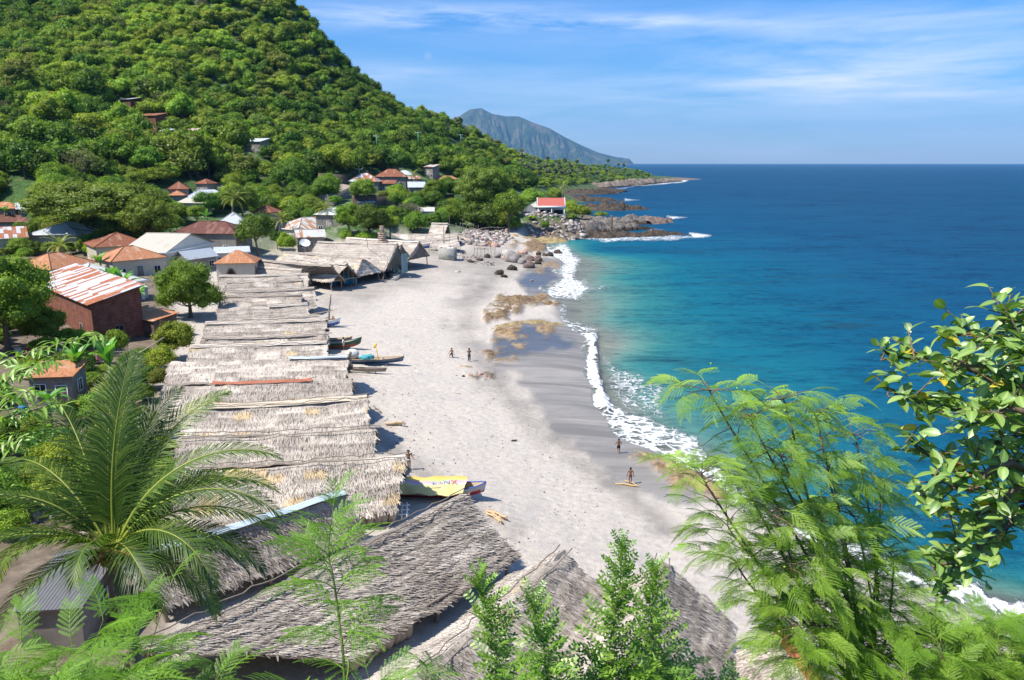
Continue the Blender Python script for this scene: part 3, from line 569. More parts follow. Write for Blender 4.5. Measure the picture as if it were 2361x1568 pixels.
def shed(label, rl, rr, w, zr=5.4, ze=3.3, seed=1, strands=0, cap='pale', group='thatched boat sheds along the beach', wf=None, pale=.2, yel=.014, eave_r=None, eave_l=None, hip=0, gable=None, posts=3, over=0, pole=True, base_t=0., cap_span=(0, 1), lshift=0, reach=0):
    RL = ptz(rl[0], rl[1], zr) if not isinstance(rl, Vector) else rl; RR = ptz(rr[0], rr[1], zr) if not isinstance(rr, Vector) else rr
    d = (RR-RL).normalized(); pr = Vector((d.y, -d.x, 0)).normalized()
    if pr.y > 0: pr = -pr
    if reach: RL = RL-d*reach
    wf = wf or w
    NR = ptz(eave_r[0], eave_r[1], ze) if eave_r else RR+pr*w-Vector((0, 0, zr-ze)); NL = ptz(eave_l[0], eave_l[1], ze) if eave_l else RL+pr*w-Vector((0, 0, zr-ze))
    FR = RR-pr*wf-Vector((0, 0, zr-ze)); FL = RL-pr*wf-Vector((0, 0, zr-ze))
    base = (RL+RR)/2; g0 = float(gz(RR.x, RR.y)); org = Vector((base.x, base.y, g0)); root = thing('boat_shed', label, 'boat shed', org, 0, group)
    o3 = np.array(org); sub = lambda p: np.array(p)-o3
    tb = TB(); RRh = RR-d*hip
    slope(tb, sub(RL), sub(RRh), sub(NR), sub(NL), seed, strands, pale=pale, yel=yel, base_t=base_t)
    slope(tb, sub(RRh), sub(RL), sub(FL), sub(FR), seed+3, strands*.5, pale=pale, yel=yel, base_t=base_t)
    if hip: slope(tb, sub(RRh), sub(RRh)+np.array([.01, 0, 0]), sub(FR), sub(NR), seed+5, strands, base_t=base_t)
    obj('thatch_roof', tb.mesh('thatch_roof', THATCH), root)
    Lr = (RR-RL).length
    # ridge cap
    s0, s1 = cap_span; n = max(4, int(Lr*(s1-s0)/.5)); P = [sub(RL+(RR-RL)*(s0+(s1-s0)*i/(n-1)))+np.array([0, 0, .05-.09*math.sin(PI*(s0+(s1-s0)*i/(n-1)))+(fbm(np.array([i*.3+seed]), np.array([seed*1.]), 2)[0]-.5)*.16]) for i in range(n)]
    if cap in ('pale', 'yellow', 'grey'):
        tb = TB(); prn = np.array(pr)
        G = np.array([[p-prn*k*.42-np.array([0, 0, abs(k)**1.5*.26-.10]) for k in (-1, -.6, -.25, 0, .25, .6, 1)] for p in P]); uu = np.linspace(0, Lr, n)
        at = .5+{'pale': .22, 'yellow': .28, 'grey': -.04}[cap]+.1*(hsh(np.floor(uu/1.4), uu*0, seed)-.5)
        tb.grid(G, uv=np.stack(np.broadcast_arrays(uu[:, None], np.linspace(0, 1, 7)[None]), -1), at=np.broadcast_to(at[:, None], (n, 7))); tb.yl[-1] = np.full(n*7, .3 if cap == 'yellow' else 0.)
        obj('ridge_cap', tb.mesh('ridge_cap', THATCH), root)
    elif cap in ('zinc', 'red'):
        mb = MB(); prn = np.array(pr)
        for sgn in (-1, 1):
            G = np.array([[p+np.array([0, 0, .14])-prn*sgn*k*.30-np.array([0, 0, k*.17]) for k in (0, .35, .5, .65, 1)] for p in P]); G[:, 1, 2] += .03; G[:, 3, 2] += .03; mb.grid(G)
        mb.build('ridge_sheet', ZINCB if cap == 'zinc' else REDT, root)
    if pole:
        mb = MB(); q = np.array(P)+np.array([0, 0, .17]); rs = np.random.RandomState(int(seed*7) % 999)
        for sd, r in ((-.25, .03), (.35, .028)):
            q2 = q+np.array(pr)*sd+rs.normal(0, .05, q.shape)-np.array([0, 0, abs(sd)*.35]); ext = (q2[-1]-q2[-2])*.6; q2 = np.vstack([q2, q2[-1]+ext]); mb.tube(q2, r, 5)
        mb.build('ridge_pole', WOOD, root)
    # timber frame
    for a, b, sg in ((NL, NR, 1), (FL, FR, -1)):
        ins = -pr*sg*.35; mb = MB(); crooked(mb, sub(a+ins+d*.4+Vector((0, 0, .0))), sub(b+ins-d*.2+Vector((0, 0, .0))), .07, int(seed*3+sg)); mb.build('eave_beam', WOOD, root)
        for i in range(posts):
            f = [.02, .97, .5, .25, .75][i] if posts <= 5 else i/(posts-1); p = a+(b-a)*f+ins; zb = float(gz(p.x, p.y))-.25; mb = MB(); crooked(mb, sub((p.x, p.y, zb)), sub(p), .11, int(seed*11+i*3+sg+5), 6, .07); mb.build('post', WOOD, root)
    if gable == 'thatch':
        tb = TB(); slope(tb, sub(RR-d*.25), sub(RR-d*.24), sub(FR-d*.25), sub(NR-d*.25), seed+7, 0, sag=0); obj('gable_panel', tb.mesh('gable_panel', THATCH), root)
    if gable in ('open', 'thatch'):
        mb = MB(); crooked(mb, sub(NR-d*.4), sub(FR-d*.4), .06, int(seed))
        for k in range(1, 6):
            f = k/6; p = NR+(FR-NR)*f-d*.45; hh = (zr-ze)*(1-abs(2*f-1)); crooked(mb, sub(p), sub(p+Vector((0, 0, hh*.9))), .03, k)
        for a in (NR, FR): crooked(mb, sub(RR-d*.02+Vector((0, 0, -.15))), sub(a+d*.02), .06, 3)
        mb.build('gable_frame', BAMBOO, root)
    return dict(root=root, RL=RL, RR=RR, NL=NL, NR=NR, FL=FL, FR=FR, d=d, pr=pr)
SH = {}
def SHED(k, *a, **kw): SH[k] = shed(*a, **kw)
# foreground sheds, nearest to the camera
SHED('FA', 'grey thatched shed with a pale blue zinc ridge, palm shadow on its left end', (335, 1272), (792, 1136), 3, 5.6, 3.4, 1, 90, 'zinc', eave_r=(843, 1230), eave_l=(372, 1402), pole=False, wf=2.8, pale=.06, yel=0, base_t=-.03, reach=1.5)
SHED('FB', 'widest grey thatched shed in the foreground, in front of the tarp-covered boat', (421, 1445), (1068, 1140), 3.8, 5.7, 3.3, 2, 100, None, eave_r=(1192, 1287), eave_l=(800, 1520), wf=2.6, pale=.05, yel=0, base_t=-.05, reach=2)
SHED('FC', 'thatched shed at the bottom centre showing both slopes and a dark bound ridge', (1000, 1527), (1300, 1271), 3.4, 5.6, 3.5, 3, 100, None, wf=2.9, pale=.25, yel=.02, base_t=.0, reach=3)
SHED('FD', 'thatched shed at the bottom right of centre with its ridge pointing at the sea', (1455, 1500), (1524, 1297), 3.3, 5.6, 3.3, 4, 100, None, wf=3.2, pale=.1, yel=0, reach=2.5)
SHED('FE', 'thatched shed with an orange tin ridge half hidden by the feathery tree', (1898, 1590), (1795, 1452), 2.2, 4.3, 2.8, 5, 100, 'red', wf=2.6, pale=.1, yel=0, pole=False)
# the long row, near to far
SHED('A', 'thatched shed patched with yellow bundles, behind the zinc-ridged shed', (405, 1080), (932, 1052), 3, 5.5, 3.2, 6, 75, None, eave_r=(915, 1176), eave_l=(400, 1242), pale=.33, yel=.10)
SHED('B', 'thatched shed with a torn far slope and white poles along its ridge', (415, 1006), (866, 988), 3.1, 5.4, 3.3, 7, 55, None, pale=.3, yel=.03)
SHED('C', 'thatched shed with a fresh straw-yellow ridge cap', (430, 938), (846, 914), 3.2, 5.5, 3.3, 8, 50, 'yellow', pale=.45, yel=.12, base_t=.05)
SHED('D', 'thatched shed with a long rusty red sheet along its ridge', (380, 888), (812, 872), 3.0, 5.4, 3.3, 9, 40, 'red', pale=.25, cap_span=(.25, .78), yel=.02)
SHED('E', 'thatched shed whose ridge ends in a pale blue zinc sheet by the two dugouts', (395, 832), (802, 823), 3.2, 5.4, 3.3, 10, 36, 'zinc', pale=.38, cap_span=(.66, 1), yel=.02)
SHED('F', 'thatched shed with a whitish ridge cap next to the green and red boat', (439, 798), (754, 786), 2.9, 5.3, 3.3, 11, 28, 'pale', pale=.3, yel=.06)
SHED('F2', 'low thatched shed with loose poles lying on its ridge, behind the white-capped one', (470, 779), (757, 769), 2.2, 4.9, 3.3, 12, 20, 'grey', pale=.2)
SHED('G', 'thatched shed with a sagging pale ridge, beside the leaning mast', (474, 744), (752, 735), 3.1, 5.4, 3.3, 13, 24, 'pale', pale=.3)
SHED('H', 'thatched shed with a zinc-white ridge end just behind the sagging one', (560, 739), (734, 727), 2.4, 5.3, 3.4, 14, 20, 'grey', pale=.3)
SHED('I', 'thatched shed ending in a bright yellow-white ridge piece', (500, 711), (709, 699), 3.2, 5.4, 3.3, 15, 18, 'pale', pale=.2, cap_span=(.55, 1))
SHED('J', 'narrow thatched shed with a plain grey ridge, shorter than its neighbours', (508, 683), (695, 678), 2.6, 5.0, 3.3, 16, 14, 'grey', pale=.25)
SHED('J2', 'thatched shed reaching further toward the water behind the narrow grey one', (505, 674), (724, 664), 3.3, 5.4, 3.2, 17, 14, 'grey', pale=.25)
SHED('K', 'short thatched shed with a grey ridge below the arched white building', (520, 651), (697, 645), 3.0, 5.3, 3.3, 18, 12, 'grey', pale=.3)
SHED('L', 'long thatched shed with a cream ridge directly in front of the arched building', (505, 636), (711, 631), 3.2, 5.4, 3.3, 19, 12, 'pale', pale=.25)
SHED('M', 'thatched shed with a thin white ridge tucked behind the arched building', (575, 613), (697, 622), 2.4, 5.4, 3.6, 20, 8, 'pale', pale=.1, gable='open')
SHED('N', 'thatched shed with an open gable and crooked front post, boats inside', (590, 599), (766, 613), 4.2, 6.3, 3.5, 21, 8, 'grey', wf=3.0, pale=.1, gable='open', eave_r=(746, 641), yel=0)
SHED('O', 'thatched shed with a cream ridge and dark triangular gable, second of the open boathouses', (662, 593), (800, 609), 3.4, 6.2, 3.6, 22, 8, 'pale', wf=2.6, pale=.2, gable='open', yel=0)
SHED('P', 'thatched shed with a rounded hipped end and two yellow patches, boats beneath', (655, 580), (851, 597), 3.8, 6.3, 3.6, 23, 8, 'grey', wf=3.4, pale=.2, hip=1.6, yel=.06)
SHED('Q', 'low thatched shed ending in a white ridge roll beside the stone pillar', (660, 580), (838, 584), 2.6, 5.2, 3.4, 24, 0, 'pale', pale=.2, cap_span=(.6, 1), yel=0)
SHED('R', 'large plain grey thatched boathouse behind the stone pillar', (733, 557), (916, 562), 6.2, 8.0, 3.7, 25, 8, 'grey', wf=4.5, pale=.06, yel=0, gable='thatch', pole=False)
SHED('R2', 'thatched boathouse with a small open gable squeezed behind the large grey one', (800, 556), (926, 566), 3.0, 6.8, 4.0, 26, 0, 'grey', pale=.05, gable='thatch', pole=False, yel=0)
SHED('S', 'thatched boathouse with a thatch-filled gable and legs of net hanging below', (800, 548), (967, 557), 4.6, 7.2, 3.9, 27, 0, 'pale', wf=3.8, pale=.12, gable='thatch', pole=False, yel=0)
SHED('T', 'low flat thatched shed behind the concrete block, with white strips on its ridge', (925, 555), (1053, 551), 4.2, 4.9, 3.0, 28, 0, 'pale', pale=.2, yel=0)
SHED('T2', 'farthest long thatched shed in the row, ending at the rubble', (905, 540), (1055, 540), 3.6, 5.0, 3.4, 29, 0, 'pale', pale=.25, yel=0)
SHED('U', 'small thatched shed alone under the trees with a white ridge', (996, 514), (1033, 515), 3.4, 7.6, 3.8, 30, 0, 'pale', wf=2.5, pale=.1, yel=0, group='thatched boat sheds along the beach')
# sacks and nets stowed in the open bays of the nearest sheds
def sacks():
    k = 0
    for sh, f0, f1, off, n in (('A', .80, .97, -.45, 6), ('FB', .06, .34, -.45, 9)):
        q = SH[sh]
        for i in range(n):
            p = q['NL']+(q['NR']-q['NL'])*(f0+(f1-f0)*i/(n-1))+q['pr']*off+Vector((0, random.uniform(-.1, .1), 0)); zb = float(gz(p.x, p.y))
            V = ICO2[0].copy(); V = V*np.array([.30, .28, .58]); V[:, 2] += .5; V[:, :2] *= (1+.12*np.sin(V[:, 2:3]*7+i)); o = obj('sack', mesh('sack', V, ICO2[1], SACK, None, True), None, (p.x, p.y, zb+.05), (random.uniform(-.1, .1), random.uniform(-.1, .1), i), random.uniform(.9, 1.15))
            tag(o, ('bulging pale sack standing under the front eave of the yellow-patched shed' if sh == 'A' else 'bulging woven sack in the dark gap under the widest foreground shed'), 'sack', 'sacks under the yellow-patched shed' if sh == 'A' else 'sacks under the widest foreground shed'); k += 1
sacks()
# ------------------------------------------------------------------ corrugated iron, walls
def mk_tin(name, zinc, rust, amt, streak=.5, scale=1.):
    m, t, o = new_mat(name); uvn = N(t, 'ShaderNodeTexCoord').outputs['UV']; sp = N(t, 'ShaderNodeSeparateXYZ'); t.links.new(uvn, sp.inputs[0])
    cb = N(t, 'ShaderNodeCombineXYZ'); t.links.new(M_(t, 'FLOOR', M_(t, 'DIVIDE', sp.outputs[0], .76)), cb.inputs[0]); t.links.new(M_(t, 'FLOOR', M_(t, 'DIVIDE', M_(t, 'ADD', sp.outputs[1], M_(t, 'MULTIPLY', M_(t, 'SINE', M_(t, 'FLOOR', M_(t, 'DIVIDE', sp.outputs[0], .76))), .5)), 2.2)), cb.inputs[1])
    wn = N(t, 'ShaderNodeTexWhiteNoise', noise_dimensions='3D'); t.links.new(cb.outputs[0], wn.inputs['Vector'])
    n = noise(t, scaled(t, uvn, (1.6*scale, .35*scale, 1)), 1.0, 6, .65); n2 = noise(t, uvn, 3., 5, .6)
    f = M_(t, 'ADD', M_(t, 'ADD', M_(t, 'MULTIPLY', wn.outputs[0], streak), M_(t, 'MULTIPLY', n, 1-streak)), M_(t, 'MULTIPLY', M_(t, 'SUBTRACT', n2, .5), .3))
    th = .78-.6*amt
    rc = ramp(t, n2, [(.3, tuple(x*.6 for x in rust)), (.5, rust), (.7, tuple(min(1, x*1.5) for x in rust))]); zc = ramp(t, n2, [(.3, tuple(x*.85 for x in zinc)), (.7, zinc)])
    c = mix(t, ramp(t, f, [(max(0, th-.05), 0), (min(1, th+.06), 1)]), zc, rc)
    wv = M_(t, 'SINE', M_(t, 'MULTIPLY', sp.outputs[0], 2*PI/.15))
    seam = ramp(t, M_(t, 'FRACT', M_(t, 'DIVIDE', sp.outputs[0], .76)), [(0, .72), (.05, 1)]); c = mix(t, 1, c, seam, 'MULTIPLY')
    pbr(t, o, c, .6, bump(t, wv, .5, .03), .3); return m
T_ZINC = mk_tin('zinc_roof', (.52, .56, .60), (.30, .17, .11), .06)
T_WHITE = mk_tin('white_roof', (.62, .62, .58), (.45, .36, .25), .05)
T_CREAM = mk_tin('cream_roof', (.56, .53, .45), (.42, .32, .2), .1)
T_RUST = mk_tin('rusty_roof', (.38, .22, .15), (.24, .085, .045), .72, .4)
T_DRUST = mk_tin('dark_rusty_roof', (.24, .12, .085), (.14, .055, .04), .7, .4)
T_ORANGE = mk_tin('orange_roof', (.56, .40, .28), (.44, .19, .09), .72, .35)
T_MIX = mk_tin('striped_rusty_roof', (.56, .59, .63), (.36, .13, .06), .48, .85)
T_HALF = mk_tin('half_rusted_roof', (.58, .59, .57), (.40, .19, .10), .38, .5)
T_RED = mk_tin('red_painted_roof', (.50, .13, .10), (.42, .09, .07), .3, .2)
T_GREY = mk_tin('grey_sheet_roof', (.15, .15, .155), (.10, .09, .085), .35, .3)
WALLW = simple('whitewashed_wall', (.62, .60, .54), .9, .10, 1.2, .2)
WALLC = simple('cream_wall', (.50, .45, .36), .9, .14, 1.2, .2)
WALLG = simple('bare_block_wall', (.23, .21, .19), .95, .3, 2.5, .4)
TRIMW = simple('white_paint', (.74, .75, .76), .6, .05, 2, .05)
CONC = simple('raw_concrete', (.33, .32, .29), .9, .2, 2.5, .4, .02)
DARKM = simple('dark_opening', (.018, .018, .02), .5, .3, 3, 0)
BLUEP = simple('blue_shutter', (.10, .26, .33), .6, .15, 3, .1)
def mk_brick(name, c1, c2, mortar, sc, bw=.5, rh=.25, bmpd=.03):
    m, t, o = new_mat(name); uvn = N(t, 'ShaderNodeTexCoord').outputs['UV']; b = N(t, 'ShaderNodeTexBrick'); t.links.new(uvn, b.inputs['Vector'])
    for k, v in (('Color1', c1), ('Color2', c2), ('Mortar', mortar)): b.inputs[k].default_value = (*v, 1)
    b.inputs['Scale'].default_value = sc; b.inputs['Mortar Size'].default_value = .018; b.inputs['Brick Width'].default_value = bw; b.inputs['Row Height'].default_value = rh
    n = noise(t, uvn, 1.3, 5, .6); c = mix(t, 1, b.outputs['Color'], ramp(t, n, [(.3, .6), (.7, 1.25)]), 'MULTIPLY')
    pbr(t, o, c, .9, bump(t, M_(t, 'SUBTRACT', 1., b.outputs['Fac']), .6, bmpd), .2); return m
BRICK = mk_brick('red_brick', (.24, .075, .045), (.17, .06, .04), (.20, .15, .12), 1.0, .40, .20)
SBRICK = mk_brick('small_brown_brick', (.17, .09, .065), (.12, .07, .055), (.13, .11, .095), 1.0, .22, .09)
def mk_stone(name, lo, hi, mortar, sc):
    m, t, o = new_mat(name); p = wpos(t); v = N(t, 'ShaderNodeTexVoronoi'); v.inputs['Scale'].default_value = sc; v.inputs['Randomness'].default_value = .9; t.links.new(p, v.inputs['Vector'])
    ve = N(t, 'ShaderNodeTexVoronoi', feature='DISTANCE_TO_EDGE'); ve.inputs['Scale'].default_value = sc; ve.inputs['Randomness'].default_value = .9; t.links.new(p, ve.inputs['Vector'])
    sp = N(t, 'ShaderNodeSeparateColor'); t.links.new(v.outputs['Color'], sp.inputs[0]); n = noise(t, p, 6, 4, .6)
    c = ramp(t, M_(t, 'ADD', M_(t, 'MULTIPLY', sp.outputs[0], .7), M_(t, 'MULTIPLY', n, .3)), [(.15, lo), (.85, hi)]); e = ramp(t, ve.outputs['Distance'], [(.02, 0), (.09, 1)])
    pbr(t, o, mix(t, e, mortar, c), .9, bump(t, M_(t, 'ADD', e, M_(t, 'MULTIPLY', n, .3)), .8, .08), .2); return m
STONE = mk_stone('rubble_stone', (.16, .13, .11), (.40, .35, .30), (.14, .12, .10), 2.6)
DSTONE = mk_stone('dark_rubble_stone', (.10, .075, .06), (.25, .18, .14), (.04, .032, .028), 3.2)
def uvbox(mb, c, s, rz=0):
    """box whose side faces carry metre uvs"""
    x, y, z = [a/2 for a in s]; R = np.array(Euler((0, 0, rz)).to_matrix()); C = np.array(c)
    for nx, ny, w in ((0, -1, s[0]), (1, 0, s[1]), (0, 1, s[0]), (-1, 0, s[1])):
        t = np.array([-ny, nx, 0.]); n = np.array([nx*x, ny*y, 0.]); P = [n-t*w/2+[0, 0, -z], n+t*w/2+[0, 0, -z], n+t*w/2+[0, 0, z], n-t*w/2+[0, 0, z]]
        mb.add(np.array(P)@R.T+C, [(0, 1, 2, 3)], uv=[(0, 0), (w, 0), (w, s[2]), (0, s[2])])
    for sg in (-1, 1):
        P = np.array([(-x, -y*sg, z*sg), (x, -y*sg, z*sg), (x, y*sg, z*sg), (-x, y*sg, z*sg)]); mb.add(P@R.T+C, [(0, 1, 2, 3)], uv=[(0, 0), (s[0], 0), (s[0], s[1]), (0, s[1])])
def roof_mesh(w, d, h, kind, th=.05, ov=0):
    """origin at centre of the eave plane; faces carry uvs (along eave, down slope)"""
    mb = MB(); x, y = w/2, d/2
    def face(P, lift=0):
        P = np.array(P, float); a = P[1]-P[0]; a = a/np.linalg.norm(a); n = np.cross(P[1]-P[0], P[-1]-P[0]); n /= np.linalg.norm(n); b = np.cross(n, a)
        uv = [(np.dot(p-P[0], a)+x*1.7, np.dot(p-P[0], b)) for p in P]
        if len(P) == 4:
            # split rows so that the sheet is not perfectly straight
            k = 6; m = 3; G = []
            for i in range(m+1):
                f = i/m; A = P[0]*(1-f)+P[3]*f; B = P[1]*(1-f)+P[2]*f; U0 = np.array(uv[0])*(1-f)+np.array(uv[3])*f; U1 = np.array(uv[1])*(1-f)+np.array(uv[2])*f
                G.append([(A*(1-j/k)+B*j/k, U0*(1-j/k)+U1*j/k) for j in range(k+1)])
            mb.grid(np.array([[g[0] for g in r] for r in G]), uv=np.array([[g[1] for g in r] for r in G]), flip=True)
            mb.grid(np.array([[g[0]-np.array([0, 0, th]) for g in r] for r in G]), uv=np.array([[g[1] for g in r] for r in G]))
        else:
            mb.add(P, (), [(0, 1, 2)], uv=uv); mb.add(P-np.array([0, 0, th]), (), [(0, 2, 1)], uv=uv)
    if kind == 'gable':
        face([(-x, -y, 0), (x, -y, 0), (x, 0, h), (-x, 0, h)]); face([(x, y, 0), (-x, y, 0), (-x, 0, h), (x, 0, h)])
    elif kind == 'gabley':
        face([(x, -y, 0), (x, y, 0), (0, y, h), (0, -y, h)]); face([(-x, y, 0), (-x, -y, 0), (0, -y, h), (0, y, h)])
    elif kind == 'shed':
        face([(-x, -y, 0), (x, -y, 0), (x, y, h), (-x, y, h)])
    elif kind == 'shedr':
        face([(x, -y, 0), (x, y, 0), (-x, y, h), (-x, -y, h)])
    else:
        r = max(0., x-y) if x > y else 0; q = max(0., y-x)
        A = (-r, -q, h); B = (r, q, h); 
        if x >= y:
            r = max(r, .2); face([(-x, -y, 0), (x, -y, 0), (r, 0, h), (-r, 0, h)]); face([(x, y, 0), (-x, y, 0), (-r, 0, h), (r, 0, h)]); face([(x, -y, 0), (x, y, 0), (r, 0, h)]); face([(-x, y, 0), (-x, -y, 0), (-r, 0, h)])
        else:
            face([(x, -y, 0), (x, y, 0), (0, q, h), (0, -q, h)]); face([(-x, y, 0), (-x, -y, 0), (0, -q, h), (0, q, h)]); face([(-x, -y, 0), (x, -y, 0), (0, -q, h)]); face([(x, y, 0), (-x, y, 0), (0, q, h)])
    x2 = x; n = 0
    return mb
ROOFS = []
def house(label, el, er, ze, depth, rh, kind, roofm, wallm, floor=None, wins=2, shut=None, cat='house', group=None, door=True, ov=.45, name='house', fascia=None, vents=False, wh=None, wr=(), wallh=None):
    """el, er: near eave corners in photo coordinates (unprojected to height ze)"""
    if ze is None or (floor is None and min(el[1], er[1]) < 560): ze = hit((el[0]+er[0])/2, (el[1]+er[1])/2, wallh or (2.7 if min(el[1], er[1]) > 350 else 3.2)).z
    a = ptz(*el, ze); b = ptz(*er, ze)
    if floor is None and min(el[1], er[1]) < 560:
        Yh = hit((el[0]+er[0])/2, (el[1]+er[1])/2, wallh or (2.7 if min(el[1], er[1]) > 350 else 3.2)).y; a = pty(*el, Yh); b = pty(*er, Yh+max(-6, min(6, (el[1]-er[1])*.5))); a.z = b.z = ze = (a.z+b.z)/2
    ROOFS.append((min(el[0], er[0]), max(el[0], er[0]), min(el[1], er[1])-26, max(el[1], er[1])+6, a.y))
    dx = b-a; w = dx.length; rz = math.atan2(dx.y, dx.x); c = (a+b)/2+Vector((-math.sin(rz), math.cos(rz), 0))*depth/2
    fl = floor if floor is not None else min(float(gz(a.x, a.y)), float(gz(b.x, b.y)), float(gz(c.x, c.y)))-.3
    h = ze-fl; root = thing(name, label, cat, (c.x, c.y, fl), rz, group)
    r = roof_mesh(w, depth, rh, kind); ro = obj('roof', r.mesh('roof', roofm), root, (0, 0, h))
    cap = MB(); x, y = w/2, depth/2
    if kind == 'gable': cap.tube([(-x, 0, rh+.03), (x, 0, rh+.03)], .09, 6)
    elif kind == 'gabley': cap.tube([(0, -y, rh+.03), (0, y, rh+.03)], .09, 6)
    elif kind == 'hip':
        r_ = max(.2, x-y) if x >= y else 0; q = max(0., y-x)
        if x >= y:
            cap.tube([(-r_, 0, rh+.03), (r_, 0, rh+.03)], .09, 6)
            for sx in (-1, 1):
                for sy in (-1, 1): cap.tube([(sx*r_, 0, rh+.02), (sx*x, sy*y, .03)], .07, 5)
        else:
            cap.tube([(0, -q, rh+.03), (0, q, rh+.03)], .09, 6)
            for sx in (-1, 1):
                for sy in (-1, 1): cap.tube([(0, sy*q, rh+.02), (sx*x, sy*y, .03)], .07, 5)
    if cap.n: cap.build('ridge_cap', roofm, ro)
    ww, wd = w-2*ov, depth-2*ov; mb = MB(); uvbox(mb, (0, 0, (h-.02)/2), (ww, wd, h-.02))
    top = rh*(1-ov/(depth/2)) if kind == 'gable' else 0
    if kind == 'gable':
        for s in (-1, 1):
            P = np.array([(s*(ww/2-.002), -wd/2, h-.02), (s*(ww/2-.002), wd/2, h-.02), (s*(ww/2-.002), 0, h+rh*(wd/depth)-.08)]); mb.add(P, (), [(0, 1, 2) if s > 0 else (0, 2, 1)], uv=P[:, 1:])
    if kind == 'gabley':
        for s in (-1, 1):
            P = np.array([(-ww/2, s*(wd/2-.002), h-.02), (ww/2, s*(wd/2-.002), h-.02), (0, s*(wd/2-.002), h+rh*(ww/w)-.08)]); mb.add(P, (), [(0, 1, 2) if s < 0 else (0, 2, 1)], uv=P[:, [0, 2]])
    if kind == 'shed':
        for V in mb.v: V[:, 2] += np.where(V[:, 2] > h-.1, rh*(V[:, 1]+depth/2)/depth-.05, 0)
    mb.build('wall', wallm, root)
    sill = min(1.0, h*.35); wh_ = wh or min(1.2, h*.4)
    def window(cx, cyy, rr, wdt=1.0, is_door=False):
        hz = h*.36 if is_door else sill+wh_/2; hh = h*.66 if is_door else wh_
        m1 = MB(); e = .06
        for ox, oz, sx, sz in ((-(wdt/2), 0, e, hh+e), (wdt/2, 0, e, hh+e), (0, hh/2, wdt-e, e), (0, -hh/2, wdt-e, e)): m1.box((ox, -.05, oz), (sx, .10, sz))
        if not is_door: m1.box((0, -.035, 0), (.045, .06, hh-e))
        f = m1.build('door_frame' if is_door else 'window_frame', TRIMW if shut is None else shut, root, loc=(cx, cyy, hz), rot=(0, 0, rr))
        m2 = MB(); m2.box((0, -.006, 0), (wdt-e, .03, hh-e)); m2.build('door_leaf' if is_door else 'window_pane', DARKM if not is_door else WOOD, f)
    k = wins+(1 if door else 0)
    for i in range(k):
        window(-ww/2+ww*(i+.5)/k, -wd/2-.004, 0, min(1.1, ww/k*.55), door and i == k//2)
    for i in range(max(1, int(wd/4))): window(ww/2+.004, -wd/2+wd*(i+.5)/max(1, int(wd/4)), PI/2, .9)
    if fascia:
        m3 = MB()
        for cx, cyy, sx, sy in ((0, -y-.03, w, .04), (0, y+.03, w, .04), (-x-.03, 0, .04, depth+.1), (x+.03, 0, .04, depth+.1)): m3.box((cx, cyy, h-.08), (sx, sy, .2))
        m3.build('fascia', fascia, root)
    return root
G1 = 'houses of the village'
H = house
H('big hip-roofed white house with dull silver roof at the left edge, behind the striped one', (60, 541), (178, 541), 8.2, 13, 2.2, 'hip', T_ZINC, WALLC, floor=3.9, wins=3, fascia=TRIMW, group=G1)
H('low house at the left edge with a red and white striped tin roof', (-70, 553), (66, 547), 8.0, 11, 2.0, 'gable', T_MIX, WALLC, floor=3.9, wins=3, shut=BLUEP, fascia=TRIMW, group=G1)
H('dark brown tin roof barely showing behind the silver roof at the left edge', (-60, 512), (70, 512), 9.5, 9, 1.7, 'hip', T_DRUST, WALLG, group=G1)
H('house at the left edge under the big tree with an orange rusty roof', (-60, 480), (36, 481), 11.3, 8, 1.3, 'hip', T_ORANGE, WALLG, group=G1)
H('pale blue zinc lean-to beside the orange roof at the left edge', (36, 484), (78, 480), 10.8, 5, 1.3, 'shed', T_ZINC, WALLG, group=G1)
H('hip-roofed house with a dark red rusty roof in the village centre', (216, 571), (352, 563), 7.4, 11, 2.2, 'hip', T_RUST, WALLC, floor=3.6, wins=3, group=G1)
H('pale orange hip roof between the white roof and the dark red one', (255, 604), (388, 592), 6.9, 8.2, 2.0, 'hip', T_ORANGE, WALLC, floor=3.3, group=G1)
H('rusty orange roof to the left of the large white roof', (118, 622), (225, 604), 6.9, 8, 2.0, 'hip', T_ORANGE, WALLG, floor=3.3, group=G1)
H('house with the large bright white hip roof behind the banana plants', (178, 668), (342, 645), 6.6, 11, 2.6, 'hip', T_WHITE, WALLW, floor=2.9, wins=3, fascia=TRIMW, group=G1)
H('long cream-roofed house with a wide pale gable facing the beach', (382, 583), (498, 558), 7.3, 9, 2.6, 'gabley', T_CREAM, WALLW, floor=3.4, wins=2, fascia=TRIMW, group=G1)
H('brown hip roof behind the cream-roofed house', (392, 537), (545, 540), 8.6, 9, 2.3, 'hip', T_DRUST, WALLG, group=G1)
H('small zinc gable roof leaning in front of the cream-roofed house', (430, 600), (505, 590), 6.0, 4.2, 1.6, 'gable', T_ZINC, WALLG, group=G1)
H('flat silver roof on a vented white block beside the dark tree', (491, 583), (577, 580), 6.4, 6, .5, 'shed', T_ZINC, WALLW, floor=3.2, fascia=TRIMW, group=G1)
H('white pyramid-roofed house in the middle of the village', (494, 519), (572, 516), 9.4, 8, 2.6, 'hip', T_ZINC, WALLW, fascia=TRIMW, group=G1)
H('long white and pale blue zinc roof with a cream wing, behind the yellow palm', (415, 472), (545, 449), 12.3, 11, 2.6, 'hip', T_ZINC, WALLC, fascia=TRIMW, group=G1)
H('cream roof wing in front of the long white zinc roof', (404, 466), (468, 470), 11.6, 5, 1.2, 'shed', T_CREAM, WALLC, group=G1)
H('rusty pyramid roof beneath the hillside trees, left one of the pair', (384, 438), (437, 434), 13.7, 8, 2.0, 'hip', T_RUST, WALLG, group=G1)
